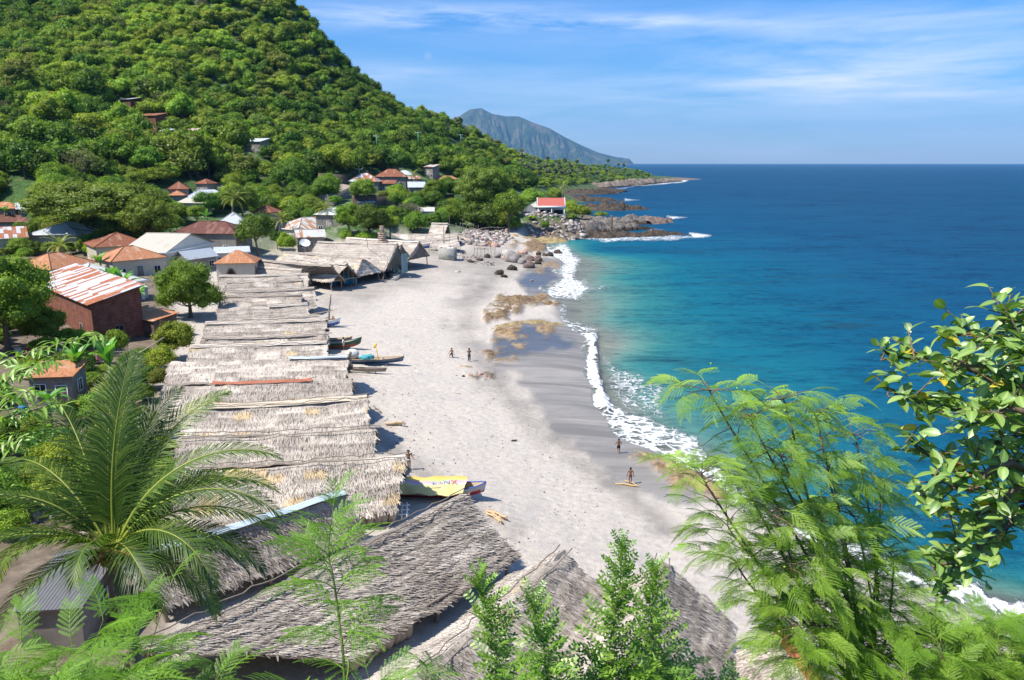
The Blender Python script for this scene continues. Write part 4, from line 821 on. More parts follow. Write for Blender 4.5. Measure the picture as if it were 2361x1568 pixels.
H('low salmon-coloured rusty roof below the pyramid roof', (384, 452), (428, 449), 12.8, 6, 1.2, 'hip', T_ORANGE, WALLG, group=G1)
H('small rusty roof higher up, right one of the pair under the hillside trees', (446, 422), (478, 425), 15.4, 5, 1.3, 'hip', T_RUST, WALLG, group=G1)
H('small rusty pinkish hip roof to the right of the yellow palm', (577, 489), (628, 491), 10.6, 6, 1.6, 'hip', T_RUST, WALLG, group=G1)
H('house with a white roof stained by large rust patches, near the satellite dish', (688, 530), (798, 521), 7.4, 11, 2.4, 'hip', T_HALF, WALLW, floor=3.4, fascia=TRIMW, group=G1)
H('low half-rusted roof in front of the patchy white roof', (681, 548), (752, 546), 6.4, 5, 1.6, 'gable', T_HALF, WOOD, floor=3.0, group=G1)
H('white roof glimpsed behind the palm beyond the patchy white roof', (722, 494), (790, 497), 10.3, 6, 1.6, 'hip', T_WHITE, WALLG, group=G1)
H('tiny pale roof sheet among the trees above the patchy roof', (826, 469), (866, 466), 10.2, 5, .8, 'shed', T_ZINC, WALLG, group=G1)
H('pale rusted roof between trees at the village edge', (950, 488), (1002, 487), 10.4, 6, .9, 'shed', T_HALF, WALLW, group=G1)
H('house on the terrace with a rust and white pyramid roof, left one', (800, 419), (873, 419), 15.6, 9, 2.9, 'hip', T_MIX, WALLG, group=G1)
H('large rusty striped hip roof at the top of the terrace', (862, 408), (938, 407), 17.3, 9, 2.7, 'hip', T_RUST, WALLG, group=G1)
H('silver roof peeping over the striped rusty one on the terrace', (905, 402), (950, 404), 18.2, 6, 1.6, 'hip', T_ZINC, WALLG, group=G1)
H('rust red shed roof below the striped hip roof on the terrace', (868, 423), (910, 424), 14.6, 4, 1.2, 'shed', T_RUST, WALLG, group=G1)
H('low patchy rust roof to the right on the terrace', (904, 413), (968, 412), 16.0, 4, 1.1, 'shed', T_MIX, WALLG, group=G1)
H('house with a grey zinc double gable on the right of the terrace', (940, 433), (982, 431), 14.1, 6, 1.9, 'gable', T_ZINC, WALLG, group=G1)
H('faint pinkish rusty roof nearly swallowed by trees right of the terrace', (1010, 414), (1056, 412), 15.5, 5, 1.3, 'hip', T_ORANGE, WALLG, group=G1)
H('lone tall hut with a slanting rusty roof above the terrace', (974, 382), (998, 388), 20.0, 5, 1.0, 'shed', T_MIX, WALLG, group=G1)
G2 = 'houses on the hillside'
H('blue-white roof of the highest house on the hillside', (262, 226), (300, 232), 46, 6, 1.0, 'shed', T_ZINC, BRICK, group=G2)
H('rusty red roof below the highest hillside house', (300, 262), (358, 272), 40.5, 6, 1.2, 'shed', T_RUST, BRICK, group=G2)
H('zinc and rust roofed pair on the hillside, middle one', (408, 300), (446, 305), 34, 6, 1.2, 'shed', T_MIX, BRICK, group=G2)
H('small rusty hillside roof touching the zinc and rust one', (436, 302), (464, 306), 34.2, 6, 1.2, 'shed', T_RUST, BRICK, group=G2)
H('white scrap of hillside roof left of the zinc and rust pair', (363, 302), (386, 303), 33, 5, 1.0, 'shed', T_ZINC, BRICK, group=G2)
H('pale blue roof alone among hillside trees at mid height', (557, 324), (600, 329), 31, 6, 1.3, 'shed', T_ZINC, WALLG, group=G2)
# brick house with the striped roof, near left
H('large brick house near the left edge with a silver and rust striped tin roof', (60, 645), (201, 704), 7.6, 6.3, 1.7, 'shed', T_MIX, BRICK, floor=2.6, wins=3, door=False, group=G1, shut=WOOD)
H('small brown brick hut with a flat orange rusty roof next to the banana plants', (266, 726), (352, 741), 5.2, 3.6, .5, 'shed', T_ORANGE, SBRICK, floor=2.2, wins=0, door=False, group=G1, ov=.3)
H('low grey hut with an orange corrugated roof behind the coconut palm', (52, 872), (168, 868), 5.6, 3.6, .55, 'shed', T_ORANGE, WALLG, floor=3.0, wins=1, group=G1, ov=.3)
H('grey corrugated lean-to in the bottom left corner behind the coconut palm', (20, 1412), (190, 1402), 4.9, 4.6, .35, 'shed', T_GREY, WALLG, floor=2.6, wins=0, door=False, group=G1, ov=.2)
H('small white block outhouse with a slab roof behind the round tree', (303, 668), (345, 664), 5.2, 3.2, .2, 'shed', T_WHITE, WALLW, floor=2.7, wins=1, door=False, group=G1, ov=.2)
# ------------------------------------------------------------------ the arched white building
def arch_building():
    a = ptz(490, 608, 6.6); b = ptz(590, 606, 6.6); w = (b-a).length; d = 6.5; rz = math.atan2(b.y-a.y, b.x-a.x); c = (a+b)/2+Vector((-math.sin(rz), math.cos(rz), 0))*d/2
    root = thing('arched_building', 'small cream building with pointed arches and an orange pyramid roof among the thatch', 'building', (c.x, c.y, 2.6), rz, G1)
    h = 4.0; obj('roof', roof_mesh(w, d, 1.9, 'hip').mesh('roof', T_ORANGE), root, (0, 0, h))
    mb = MB()
    def archwall(L, o, rr, cols, aw=1.9):
        R = np.array(Euler((0, 0, rr)).to_matrix()); out = []
        prev = -L/2
        for cx in cols:
            n = 9; xs = np.linspace(-aw/2, aw/2, n); zs = np.array([1.3+1.75*(1-abs(q/(aw/2))**1.7) for q in xs])
            mb.add(np.array([(prev, 0, 0), (cx-aw/2, 0, 0), (cx-aw/2, 0, h), (prev, 0, h)])@R.T+o, [(0, 1, 2, 3)])
            for i in range(n-1):
                mb.add(np.array([(cx+xs[i], 0, zs[i]), (cx+xs[i+1], 0, zs[i+1]), (cx+xs[i+1], 0, h), (cx+xs[i], 0, h)])@R.T+o, [(0, 1, 2, 3)])
                mb.add(np.array([(cx+xs[i], 0, zs[i]), (cx+xs[i+1], 0, zs[i+1]), (cx+xs[i+1], .3, zs[i+1]), (cx+xs[i], .3, zs[i])])@R.T+o, [(0, 3, 2, 1)])
            prev = cx+aw/2
            tr = MB(); P = np.array([(cx-aw/2-.12, -.02, .2)]+[(cx+q*1.12, -.02, z+.12) for q, z in zip(xs, zs)]+[(cx+aw/2+.12, -.02, .2)])@R.T+o; tr.tube(P, .07, 5); tr.build('arch_moulding', DSTONE, root)
        mb.add(np.array([(prev, 0, 0), (L/2, 0, 0), (L/2, 0, h), (prev, 0, h)])@R.T+o, [(0, 1, 2, 3)])
    W2, D2 = w-.9, d-.9
    archwall(W2, np.array([0, -D2/2, 0]), 0, (-W2*.12,)); archwall(D2, np.array([W2/2, 0, 0]), PI/2, (-D2*.2,), 1.6)
    mb.add([(-W2/2, D2/2, 0), (W2/2, D2/2, 0), (W2/2, D2/2, h), (-W2/2, D2/2, h)], [(0, 3, 2, 1)]); mb.add([(-W2/2, -D2/2, 0), (-W2/2, D2/2, 0), (-W2/2, D2/2, h), (-W2/2, -D2/2, h)], [(0, 3, 2, 1)])
    mb.build('wall', WALLC, root)
arch_building()
# ------------------------------------------------------------------ the white verandah house on the rocks
def verandah_house():
    a = pty(1240, 508, 252); b = pty(1302, 508, 252); w = (b-a).length; d = 7.; rz = math.atan2(b.y-a.y, b.x-a.x); c = (a+b)/2+Vector((-math.sin(rz), math.cos(rz), 0))*d/2
    root = thing('verandah_house', 'white house with a red roof and balustraded verandah standing over the rocks', 'house', (c.x, c.y, 5.6), rz, G1); x, y = w/2, d/2
    mb = MB(); uvbox(mb, (0, 0, -2.3), (w, d, 4.55)); mb.build('stone_base', STONE, root)
    mb = MB(); mb.box((0, 0, .07), (w+.25, d+.25, .14)); mb.build('floor_slab', TRIMW, root)
    mb = MB(); mb.box((0, .9, 1.75), (w-.3, d-2.2, 3.2)); wl = mb.build('wall', TRIMW, root)
    for cx, ww in ((-x*.65, 1.2), (-x*.1, 1.6), (x*.55, 2.9)):
        f = MB()
        for ox, oz, sx, sz in ((-ww/2, 0, .09, 1.7), (ww/2, 0, .09, 1.7), (0, .85, ww, .09), (0, -.85, ww, .09)): f.box((ox, -.04, oz), (sx, .08, sz))
        f = f.build('window_frame', WOOD, root, loc=(cx, -y+2.0-.03, 1.7)); p = MB(); p.box((0, 0, 0), (ww-.1, .03, 1.6)); p.build('window_pane', DARKM, f)
    for cx in (-x+.12, .1, x-.12):
        mb = MB(); mb.box((cx, -y+.12, 1.78), (.28, .28, 3.28)); mb.build('column', TRIMW, root)
    for s0, s1 in ((-x+.26, -.04), (.24, x-.26)):
        mb = MB(); mb.box(((s0+s1)/2, -y+.12, 1.15), (s1-s0, .2, .1)); mb.box(((s0+s1)/2, -y+.12, .22), (s1-s0, .2, .12)); n = int((s1-s0)/.27)
        for i in range(n):
            px = s0+(i+.5)*(s1-s0)/n; mb.tube([(px, -y+.12, .28), (px, -y+.12, .5), (px, -y+.12, .8), (px, -y+.12, 1.1)], [.05, .08, .05, .06], 6)
        mb.build('balustrade', TRIMW, root)
    for sx in (-1, 1):
        mb = MB(); mb.box((sx*(x-.12), -y+1.05, 1.15), (.2, 1.6, .1)); n = 6
        for i in range(n): mb.tube([(sx*(x-.12), -y+.4+i*.26, .15), (sx*(x-.12), -y+.4+i*.26, 1.1)], .06, 6)
        mb.build('balustrade', TRIMW, root)
    mb = MB(); mb.box((0, -y+.02, 3.62), (w+.5, .35, .62)); mb.box((-x-.1, 0, 3.75), (.3, d-.4, .5)); mb.box((x+.1, 0, 3.75), (.3, d-.4, .5)); mb.build('fascia_beam', TRIMW, root)
    r = roof_mesh(w+.1, d+.2, 2.4, 'gable'); ro = r.build('roof', T_RED, root, loc=(0, 0, 3.95)); mb = MB()
    for sx in (-1, 1):
        mb = MB(); mb.tube([(sx*(x+.12), -(y+.15), .02), (sx*(x+.12), 0, 2.5), (sx*(x+.12), y+.15, .02)], .13, 4); mb.build('gable_trim', TRIMW, ro)
    for sx in (-1, 1):
        mb = MB(); P = np.array([(sx*x, -y, 3.9), (sx*x, y, 3.9), (sx*x, 0, 6.2)]); mb.add(P, (), [(0, 1, 2)]); mb.build('gable_wall', TRIMW, root)
    mb = MB(); V = ICO2[0]*np.array([.16, .12, .45]); mb.add(V+np.array([-x*.5, -y-.02, 1.0]), (), ICO2[1]); tag(mb.build('cloth', simple('dark_blue_cloth', (.015, .03, .09), .9), None, loc=(c.x, c.y, 5.6), rot=(0, 0, rz)), 'dark blue cloth hung over the white verandah rail', 'cloth')
verandah_house()
H('grey hip-roofed annex left of the white verandah house', (1200, 488), (1243, 488), 7.35, 8, 2.0, 'hip', T_GREY, WALLG, floor=4.5, wins=1, group=G1)
H('second pale grey pyramid roof just behind the red roof', (1220, 478), (1262, 478), 7.6, 8, 2.2, 'hip', T_CREAM, WALLG, floor=5, group=G1)
H('low flat-roofed cream porch joining the verandah house and the annex', (1216, 492), (1240, 492), 7.2, 4, .3, 'shed', T_CREAM, WALLC, floor=5.3, wins=1, group=G1, ov=.3, fascia=TRIMW)
# ------------------------------------------------------------------ walls, ramp, platforms
def wallseg(name, label, pts, z0, z1, th, mat, cat='wall', cap=None):
    """pts: photo coords of the wall top line at height z1 (list)"""
    P = [ptz(a, b, z) for (a, b), z in zip(pts, z1)]; o = P[0]; mb = MB()
    for p, q, za, zb in zip(P[:-1], P[1:], z1[:-1], z1[1:]):
        d = (q-p); L_ = math.hypot(d.x, d.y); n = Vector((-d.y, d.x, 0))/L_*th/2; b0 = z0
        V = [p-n, q-n, q+n, p+n]; lo = [Vector((v.x, v.y, b0)) for v in V]; A = np.array([list(v-o) for v in lo+V])
        mb.add(A, [(0, 1, 5, 4), (1, 2, 6, 5), (2, 3, 7, 6), (3, 0, 4, 7), (4, 5, 6, 7)], uv=[(0, 0), (L_, 0), (L_, 0), (0, 0), (0, za-b0), (L_, zb-b0), (L_, zb-b0), (0, za-b0)])
    return tag(mb.build(name, mat, None, loc=o), label, cat)
def groundwall(name, label, pts, hgt, th, mat, cat='wall', z0=None):
    P = [hit(a, b, hgt) if z0 is None else pty(a, b, z0) for a, b in pts]; P = [Vector((p.x, p.y, (gz(p.x, p.y)+hgt) if z0 is None else p.z)) for p in P]; o = P[0]; mb = MB()
    for p, q in zip(P[:-1], P[1:]):
        d = q-p; L_ = math.hypot(d.x, d.y); n = Vector((-d.y, d.x, 0))/L_*th/2; V = [p-n, q-n, q+n, p+n]; lo = [Vector((v.x, v.y, float(gz(v.x, v.y))-.8)) for v in V]; A = np.array([list(v-o) for v in lo+V])
        mb.add(A, [(0, 1, 5, 4), (1, 2, 6, 5), (2, 3, 7, 6), (3, 0, 4, 7), (4, 5, 6, 7)], uv=[(0, 0), (L_, 0), (L_, 0), (0, 0), (0, hgt), (L_, hgt), (L_, hgt), (0, hgt)])
    return tag(mb.build(name, mat, None, loc=o), label, cat)
groundwall('sea_wall', 'pale plastered sea wall left of the verandah house', [(1205, 508), (1253, 508)], 1, 1.0, CONC, z0=247)
groundwall('stone_wall', 'dark stone wall on the right of the verandah house along the rocks', [(1304, 508), (1330, 508), (1380, 509)], 1, .8, STONE, z0=252)
groundwall('stone_wall', 'short dark stone pillar wall standing among the grey rocks', [(1408, 496), (1413, 496)], 1, 1.0, DSTONE, z0=262)
groundwall('terrace_wall', 'dark rubble terrace wall below the hillside houses', [(812, 449), (860, 452), (930, 453), (990, 452), (1045, 448)], 2.0, 1, DSTONE)
groundwall('retaining_wall', 'tall dark stone retaining wall at the head of the ramp', [(736, 399), (765, 401), (798, 403)], 3.4, 1, DSTONE)
groundwall('ramp_wall', 'grey stone wall holding up the dirt ramp', [(738, 449), (770, 447), (812, 430)], 2.2, 1, STONE)
def ramp_road():
    Q = [[(733, 444), (745, 450)], [(757, 435), (775, 446)], [(785, 423), (814, 428)]]; mb = MB(); G = np.array([[list(hit(*a, .5)+Vector((0, 0, .5))) for a in r] for r in Q]); G2 = []
    for i in range(2):
        for f in (0, .5): G2.append(G[i]*(1-f)+G[i+1]*f)
    G2.append(G[2]); mb.grid(np.array(G2), flip=True); mb.grid(np.array(G2)-np.array([0, 0, .4]))
    m, t, o = new_mat('dirt'); n = noise(t, wpos(t), 1.2, 6, .7); pbr(t, o, ramp(t, n, [(.3, (.26, .2, .16)), (.7, (.42, .35, .29))]), .95); tag(mb.build('dirt_road', m), 'pale dirt ramp climbing to the terrace houses', kind='structure')
ramp_road()
wallseg('garden_wall', 'low reddish rubble wall behind the washing line in front of the brick house', [(70, 806), (150, 811), (200, 815)], 2.2, (4.2, 4.1, 4.0), .6, DSTONE)
wallseg('block_wall', 'low grey block wall between the round tree and the banana plants', [(346, 712), (400, 716)], 2.0, (4.0, 4.0), .5, WALLG)
def platform():
    for lab, q, z in (('concrete landing slab in front of the stone pillar', [(893, 628), (910, 640), (929, 627), (912, 619)], 2.45), ('smaller concrete step left of the stone pillar', [(866, 620), (884, 628), (900, 618), (880, 611)], 2.6)):
        P = [ptz(a, b, z) for a, b in q]; o = P[0]; A = np.array([list(p-o) for p in P]); Lw = A-np.array([0, 0, .9]); mb = MB(); mb.add(np.vstack([Lw, A]), [(0, 1, 5, 4), (1, 2, 6, 5), (2, 3, 7, 6), (3, 0, 4, 7), (4, 5, 6, 7)]); tag(mb.build('concrete_slab', CONC, None, loc=o), lab, 'slab')
platform()
def pillar():
    p = ptz(884, 618, 2.0); root = thing('stone_pillar', 'stepped stone pillar with a rusty top at the corner of the large boathouse', 'pillar', p)
    for n, z0, z1, w, m in (('pillar_base', -.3, 2.6, 2.5, STONE), ('pillar_shaft', 2.6, 5.6, 2.3, mk_stone('tan_pillar_stone', (.34, .24, .17), (.50, .40, .31), (.3, .23, .17), 2.5)), ('pillar_neck', 5.6, 7.2, 1.6, MATS['tan_pillar_stone'] if 'tan_pillar_stone' in MATS else STONE), ('pillar_top', 7.2, 8.6, .8, MATS['tan_pillar_stone'] if 'tan_pillar_stone' in MATS else STONE)):
        mb = MB(); n4 = 5; zz = np.linspace(z0, z1, n4); rs = np.random.RandomState(int(z1*10))
        for a, b in zip(zz[:-1], zz[1:]): mb.box((rs.normal(0, .03), rs.normal(0, .03), (a+b)/2), (w*rs.uniform(.95, 1.03), w*.8*rs.uniform(.95, 1.03), b-a), rs.normal(0, .02))
        mb.build(n, m, root)
pillar()
def concrete_block():
    a = ptz(1010, 601, 1.95); b = ptz(1047, 598, 1.95)
    p0 = ptz(1011, 598, 1.95); p1 = p0+Vector(((1046.5-1011)*K/FPX*p0.y*1.03, -.6, 0)); d = p1-p0; w = d.length; rz = math.atan2(d.y, d.x); dep = 2.6; n = Vector((-math.sin(rz), math.cos(rz), 0)); c = (p0+p1)/2+n*dep/2
    root = thing('concrete_tank', 'open concrete block with white scrawled writing on its beach side', 'tank', c, rz); h = 2.5; mb = MB()
    for cx, cyy, sx, sy in ((0, -dep/2+.1, w, .2), (0, dep/2-.1, w, .2), (-w/2+.1, 0, .2, dep-.4), (w/2-.1, 0, .2, dep-.4)): mb.box((cx, cyy, h/2-.3), (sx, sy, h+.6))
    mb.box((0, 0, h-.5), (w-.4, dep-.4, .1)); mb.build('tank_wall', CONC, root)
    white = simple('white_scrawl', (.55, .56, .52), .9, .2, 8)
    for txt, sz, x, z, rot in (('1P52', .95, -.1, .95, .02), ('NI', .7, -w/2+.12, .85, 0), ('nmn', .6, -.5, .2, -.05)):
        cu = bpy.data.curves.new('t', 'FONT'); cu.body = txt; cu.size = sz; cu.extrude = .01; cu.offset = -.012*sz; o = bpy.data.objects.new('t', cu); COL.objects.link(o)
        me = bpy.data.meshes.new_from_object(o.evaluated_get(bpy.context.evaluated_depsgraph_get())); bpy.data.objects.remove(o); me.materials.clear(); me.materials.append(white)
        obj('writing', me, root, (x, -dep/2-.015, z), (PI/2, rot*0, 0))
    for i, (dx, dy, col) in enumerate(((.3, 0, TRIMW), (1.0, .3, TRIMW), (-.9, .2, SACK))):
        V = ICO2[0]*np.array([.45, .4, .28]); V = V*(1+.25*(fbm(V[:, 0]*3+i, V[:, 1]*3+V[:, 2]*2, i)[:, None]-.5)*2); q = c+Vector((dx*math.cos(rz)-dy*math.sin(rz), dx*math.sin(rz)+dy*math.cos(rz), h-.2))
        tag(obj('bundle', mesh('bundle', V, ICO2[1], col, None, True), None, q), ['crumpled white bundle in the middle on top of the concrete block', 'crumpled white bundle at the right corner on top of the concrete block', 'brownish bundle at the left on top of the concrete block'][i], 'bundle')
concrete_block()
def pole(label, a, za, b, zb, r, mat=WOOD, name='wooden_pole', cat='pole', seed=1, amp=.04):
    A = ptz(a[0], a[1], za); B = None
    return A
def stick(label, A, B, r, mat=WOOD, name='wooden_pole', cat='pole', seed=1, amp=.04, group=None):
    mb = MB(); crooked(mb, (0, 0, 0), tuple(B-A), r, seed, 6, amp); return tag(mb.build(name, mat, None, loc=A), label, cat, group)
ymast = ptz(757, 753, 1.9)
stick('tall leaning dark mast at the end of the shed beside the two red-clad people', ymast, ymast+Vector((.5, .2, 4.3)), .11, WOOD, 'mast', 'mast', 4)
q = ptz(709, 727, 3.2); stick('long thin bamboo jutting from the shed toward the beach by the mast', q, ptz(777, 713, 4.6), .05, BAMBOO, 'bamboo_pole', 'pole', 5)
blk = ptz(1030, 590, 2)
stick('upright pale plank leaning on top of the concrete block', blk+Vector((-.6, .2, 3.0)), blk+Vector((-.65, .3, 7.0)), .14, BAMBOO, 'plank', 'plank', 6, .01)
stick('thin tall stick beside the plank on the concrete block', blk+Vector((.7, .6, 2.8)), blk+Vector((.7, .7, 9.2)), .04, WOOD, 'wooden_pole', 'pole', 7, .02)
stick('long slanting bamboo passing behind the concrete block', blk+Vector((-3.2, -.2, 3.3)), blk+Vector((7.5, 3, 5.8)), .07, BAMBOO, 'bamboo_pole', 'pole', 8)
stick('bamboo prop leaning down from the left side of the concrete block', blk+Vector((-3.1, -.1, 3.4)), blk+Vector((-4.6, -.5, -.1)), .10, BAMBOO, 'bamboo_pole', 'pole', 9)
p = ptz(927, 618, 3.2); stick('bamboo prop stuck aslant in the sand near the woman in the pale hat', p, ptz(947, 640, 1.9), .07, BAMBOO, 'bamboo_pole', 'pole', 10)
stick('curved thin stick rising from the roof edge by the stone pillar', ptz(855, 595, 4.8), ptz(844, 548, 9.5), .05, WOOD, 'wooden_pole', 'pole', 11, .1)
# driftwood and firewood
def driftwood(label, v, z, L_, r, rz, seed, mat=WOOD, k=3):
    p = ptz(v[0], v[1], z); mb = MB(); rs = np.random.RandomState(seed)
    for i in range(k):
        a = rz+rs.normal(0, .25); l = L_*rs.uniform(.5, 1); o = rs.normal(0, .12, 2); crooked(mb, (o[0]-math.cos(a)*l/2, o[1]-math.sin(a)*l/2, r*.8+i*r*.4), (o[0]+math.cos(a)*l/2, o[1]+math.sin(a)*l/2, r*.9+i*r*.7), r*rs.uniform(.6, 1), seed+i, 6, r*.5)
    tag(mb.build('driftwood', mat, None, loc=(p.x, p.y, float(gz(p.x, p.y))-.02)), label, 'driftwood')
driftwood('pile of split yellowish firewood lying on sand right of the widest thatched roof', (1143, 1199), 1.7, 2.4, .075, -1.0, 3, simple('split_wood', (.58, .40, .24), .8, .2, 6), 7)
driftwood('yellow driftwood branch at the feet of the kid nearest the water', (1450, 1114), .5, 1.7, .05, -.5, 5, simple('yellow_driftwood', (.62, .42, .17), .8, .2, 6), 4)
driftwood('pale and dark driftwood log on the upper beach beside the shed shadows', (908, 973), 1.9, 1.9, .13, -.25, 8, WOODL, 3)
driftwood('dark slanting log half shaded beside the shed with the yellow ridge', (870, 940), 1.9, 2.6, .10, -1.1, 9, WOOD, 1)
driftwood('small black lump of driftwood alone in the middle of the beach', (1187, 1005), 1.2, .5, .07, .3, 12, BLACKW, 2)
driftwood('small curved twig lying mid beach above the black lump', (1055, 899), 1.3, 1.3, .03, -.1, 15, BLACKW, 1)
driftwood('scatter of thin branches on the sand beside the standing man', (1068, 838), 1.2, 2.4, .04, -.1, 16, WOODL, 6)
driftwood('long thin pale stick on the sand near the feathery tree', (1610, 1210), .8, 3.0, .03, -.25, 17, WOODL, 1)
# drying rack on the beach
def rack():
    a = ptz(1092, 590, 1.6); b = ptz(1141, 592, 1.4); root = thing('drying_rack', 'low stick rack hung with drying fish lines near the orange-dressed person', 'rack', a)
    mb = MB(); d = b-a; crooked(mb, (0, 0, 2.0), (d.x, d.y, 1.9), .06, 2); mb.build('rail', BAMBOO, root)
    for i in range(7):
        f = i/6; mb = MB(); crooked(mb, (d.x*f, d.y*f, -.2), (d.x*f+random.uniform(-.3, .3), d.y*f, 2.1+random.uniform(0, .5)*(i in (0, 5, 6))*2), .06, i+40); mb.build('post', WOOD, root)
    mb = MB()
    for i in range(34): f = (i+.5)/34; mb.box((d.x*f, d.y*f, 1.65), (.06, .02, random.uniform(.2, .5)))
    mb.build('hanging_fish', simple('dried_fish', (.4, .3, .22)), root)
rack()
# fence of sticks in the shade behind the rubble
def stick_fence():
    a = ptz(1052, 545, 2.6); b = ptz(1165, 540, 2.8); root = thing('stick_fence', 'crooked stick fence in the shade of trees behind the rubble', 'fence', a); d = b-a
    for i in range(16):
        f = i/15; z = float(gz(a.x+d.x*f, a.y+d.y*f))-a.z; mb = MB(); crooked(mb, (d.x*f, d.y*f, z-.2), (d.x*f+random.uniform(-.3, .3), d.y*f, z+random.uniform(1.8, 3)), .08, i+60, 6, .12); mb.build('post', WOOD, root)
    for zz in (1.0, 1.9): mb = MB(); crooked(mb, (0, 0, zz), (d.x, d.y, zz+.3), .06, int(zz*7), 8, .15); mb.build('rail', BAMBOO, root)
stick_fence()
# satellite dish
def dish():
    p = ptz(704, 585, 3.5); root = thing('satellite_dish', 'white satellite dish on a post behind the boathouses', 'satellite dish', p); n = 20; r = np.linspace(0, 1.15, 6); a = np.linspace(0, 2*PI, n+1)
    G = np.array([[(q*math.cos(t_), q*math.sin(t_), .28*q*q) for t_ in a] for q in r]); mb = MB(); mb.grid(G); mb.grid(G-np.array([0, 0, .03]), flip=True); mb.build('dish', TRIMW, root, loc=(0, 0, 2.2), rot=(.7, .15, .3))
    mb = MB(); mb.tube([(0, 0, -.5), (0, 0, 2.2)], .06, 8); mb.build('post', CONC, root); mb = MB(); mb.tube([(0, 0, 2.25), (0, -.75, 2.9)], .03, 6); mb.build('feed_arm', CONC, root)
dish()
# green utility poles on the hill
GREENP = simple('green_pole_paint', (.10, .30, .19), .6)
for i, (vx, vy, top) in enumerate(((869, 348, 313), (965, 348, 306), (1063, 340, 311), (1088, 322, 297), (829, 412, 388))):
    p = hit(vx, vy); sc = (vy-top)*K/FPX*p.y; root = thing('utility_pole', ['green utility pole with a crossarm high on the slope, leftmost', 'green utility pole in the middle of the slope', 'green utility pole right of the middle on the slope with a side arm', 'green utility pole nearest the ridge line', 'thin utility pole above the dirt ramp'][i], 'utility pole', p, 0, 'utility poles on the hill')
    mb = MB(); mb.tube([(0, 0, -.5), (0, 0, sc)], [.22, .15], 8); mb.build('shaft', GREENP, root); mb = MB(); mb.box((0, 0, sc-.5), (2.4, .14, .14)); [mb.tube([(x, 0, sc-.45), (x, 0, sc-.1)], .07, 6) for x in (-1.1, 0, 1.1)]; mb.build('crossarm', TRIMW, root)
# washing lines
def washing(label, a, b, za, zb, items, seed):
    A = ptz(a[0], a[1], za); B = ptz(b[0], b[1], zb); root = thing('washing_line', label, 'washing line', A); d = B-A; mb = MB(); crooked(mb, (0, 0, 0), tuple(d), .04, seed, 6, .03); mb.build('bamboo_rail', BAMBOO, root)
    for f in (.06, .8):
        q = A+d*f; g = float(gz(q.x, q.y)); mb = MB(); crooked(mb, (d.x*f, d.y*f, g-A.z-.2), (d.x*f, d.y*f, d.z*f+.15), .05, seed+7); mb.build('post', WOOD, root)
    rs = np.random.RandomState(seed)
    for i, (f, w, h, c) in enumerate(items):
        n, m2 = 6, 5; G = np.array([[(d.x*f+(j/n-.5)*w, d.y*f+.06*math.sin(j*2.1+i)+(k/m2)*.05, d.z*f-k/m2*h*(1+.1*math.sin(j*1.7+i))+.05) for j in range(n+1)] for k in range(m2+1)]); mm = MB(); mm.grid(G); mm.grid(G+np.array([0, .02, 0]), flip=True)
        o = mm.build('hanging_cloth', CL[c], None, loc=A); tag(o, f"{c} cloth, {['first','second','third','fourth','fifth','sixth'][i]} from left on the {'line by the brick house' if seed == 1 else 'line before the rubble wall'}", 'cloth', 'washing hung out to dry')
CL = {k: simple(k+'_cloth', v, .9, .1, 5) for k, v in dict(white=(.75, .74, .72), blue=(.05, .11, .33), purple=(.45, .28, .62), pink=(.62, .2, .32), navy=(.03, .04, .1), red=(.5, .06, .07), teal=(.04, .25, .3)).items()}
washing('washing line close to the brick house wall', (8, 801), (166, 804), 4.2, 4.2, [(.08, .7, .7, 'pink'), (.2, .8, 1.0, 'white'), (.36, .9, .8, 'red'), (.62, .9, .9, 'blue'), (.8, .8, 1.0, 'white'), (.92, .6, .8, 'purple')], 1)
washing('bamboo washing line before the reddish rubble wall', (165, 824), (330, 806), 4.3, 4.3, [(.1, .8, .8, 'white'), (.36, .6, .6, 'pink'), (.42, .7, .7, 'purple'), (.48, .8, 1.1, 'purple')], 2)
stick('long bamboo pole propped diagonally across the washing line', ptz(240, 868, 3.2), ptz(378, 778, 5.5), .06, BAMBOO, 'bamboo_pole', 'pole', 21)
stick('thin pale upright stick crossing the washing line', ptz(316, 860, 2.6), ptz(298, 806, 5.2), .05, CONC, 'wooden_pole', 'pole', 22)
mb = MB(); mb.tube([(0, 0, 0), (0, 0, .9)], [.3, .33], 14); mb.tube([(0, 0, .86), (0, 0, .95)], [.36, .36], 14); p = ptz(57, 962, 3.1); tag(mb.build('plastic_barrel', simple('blue_plastic', (.03, .18, .5), .4), None, loc=p), 'bright blue plastic barrel left of the coconut palm', 'barrel')
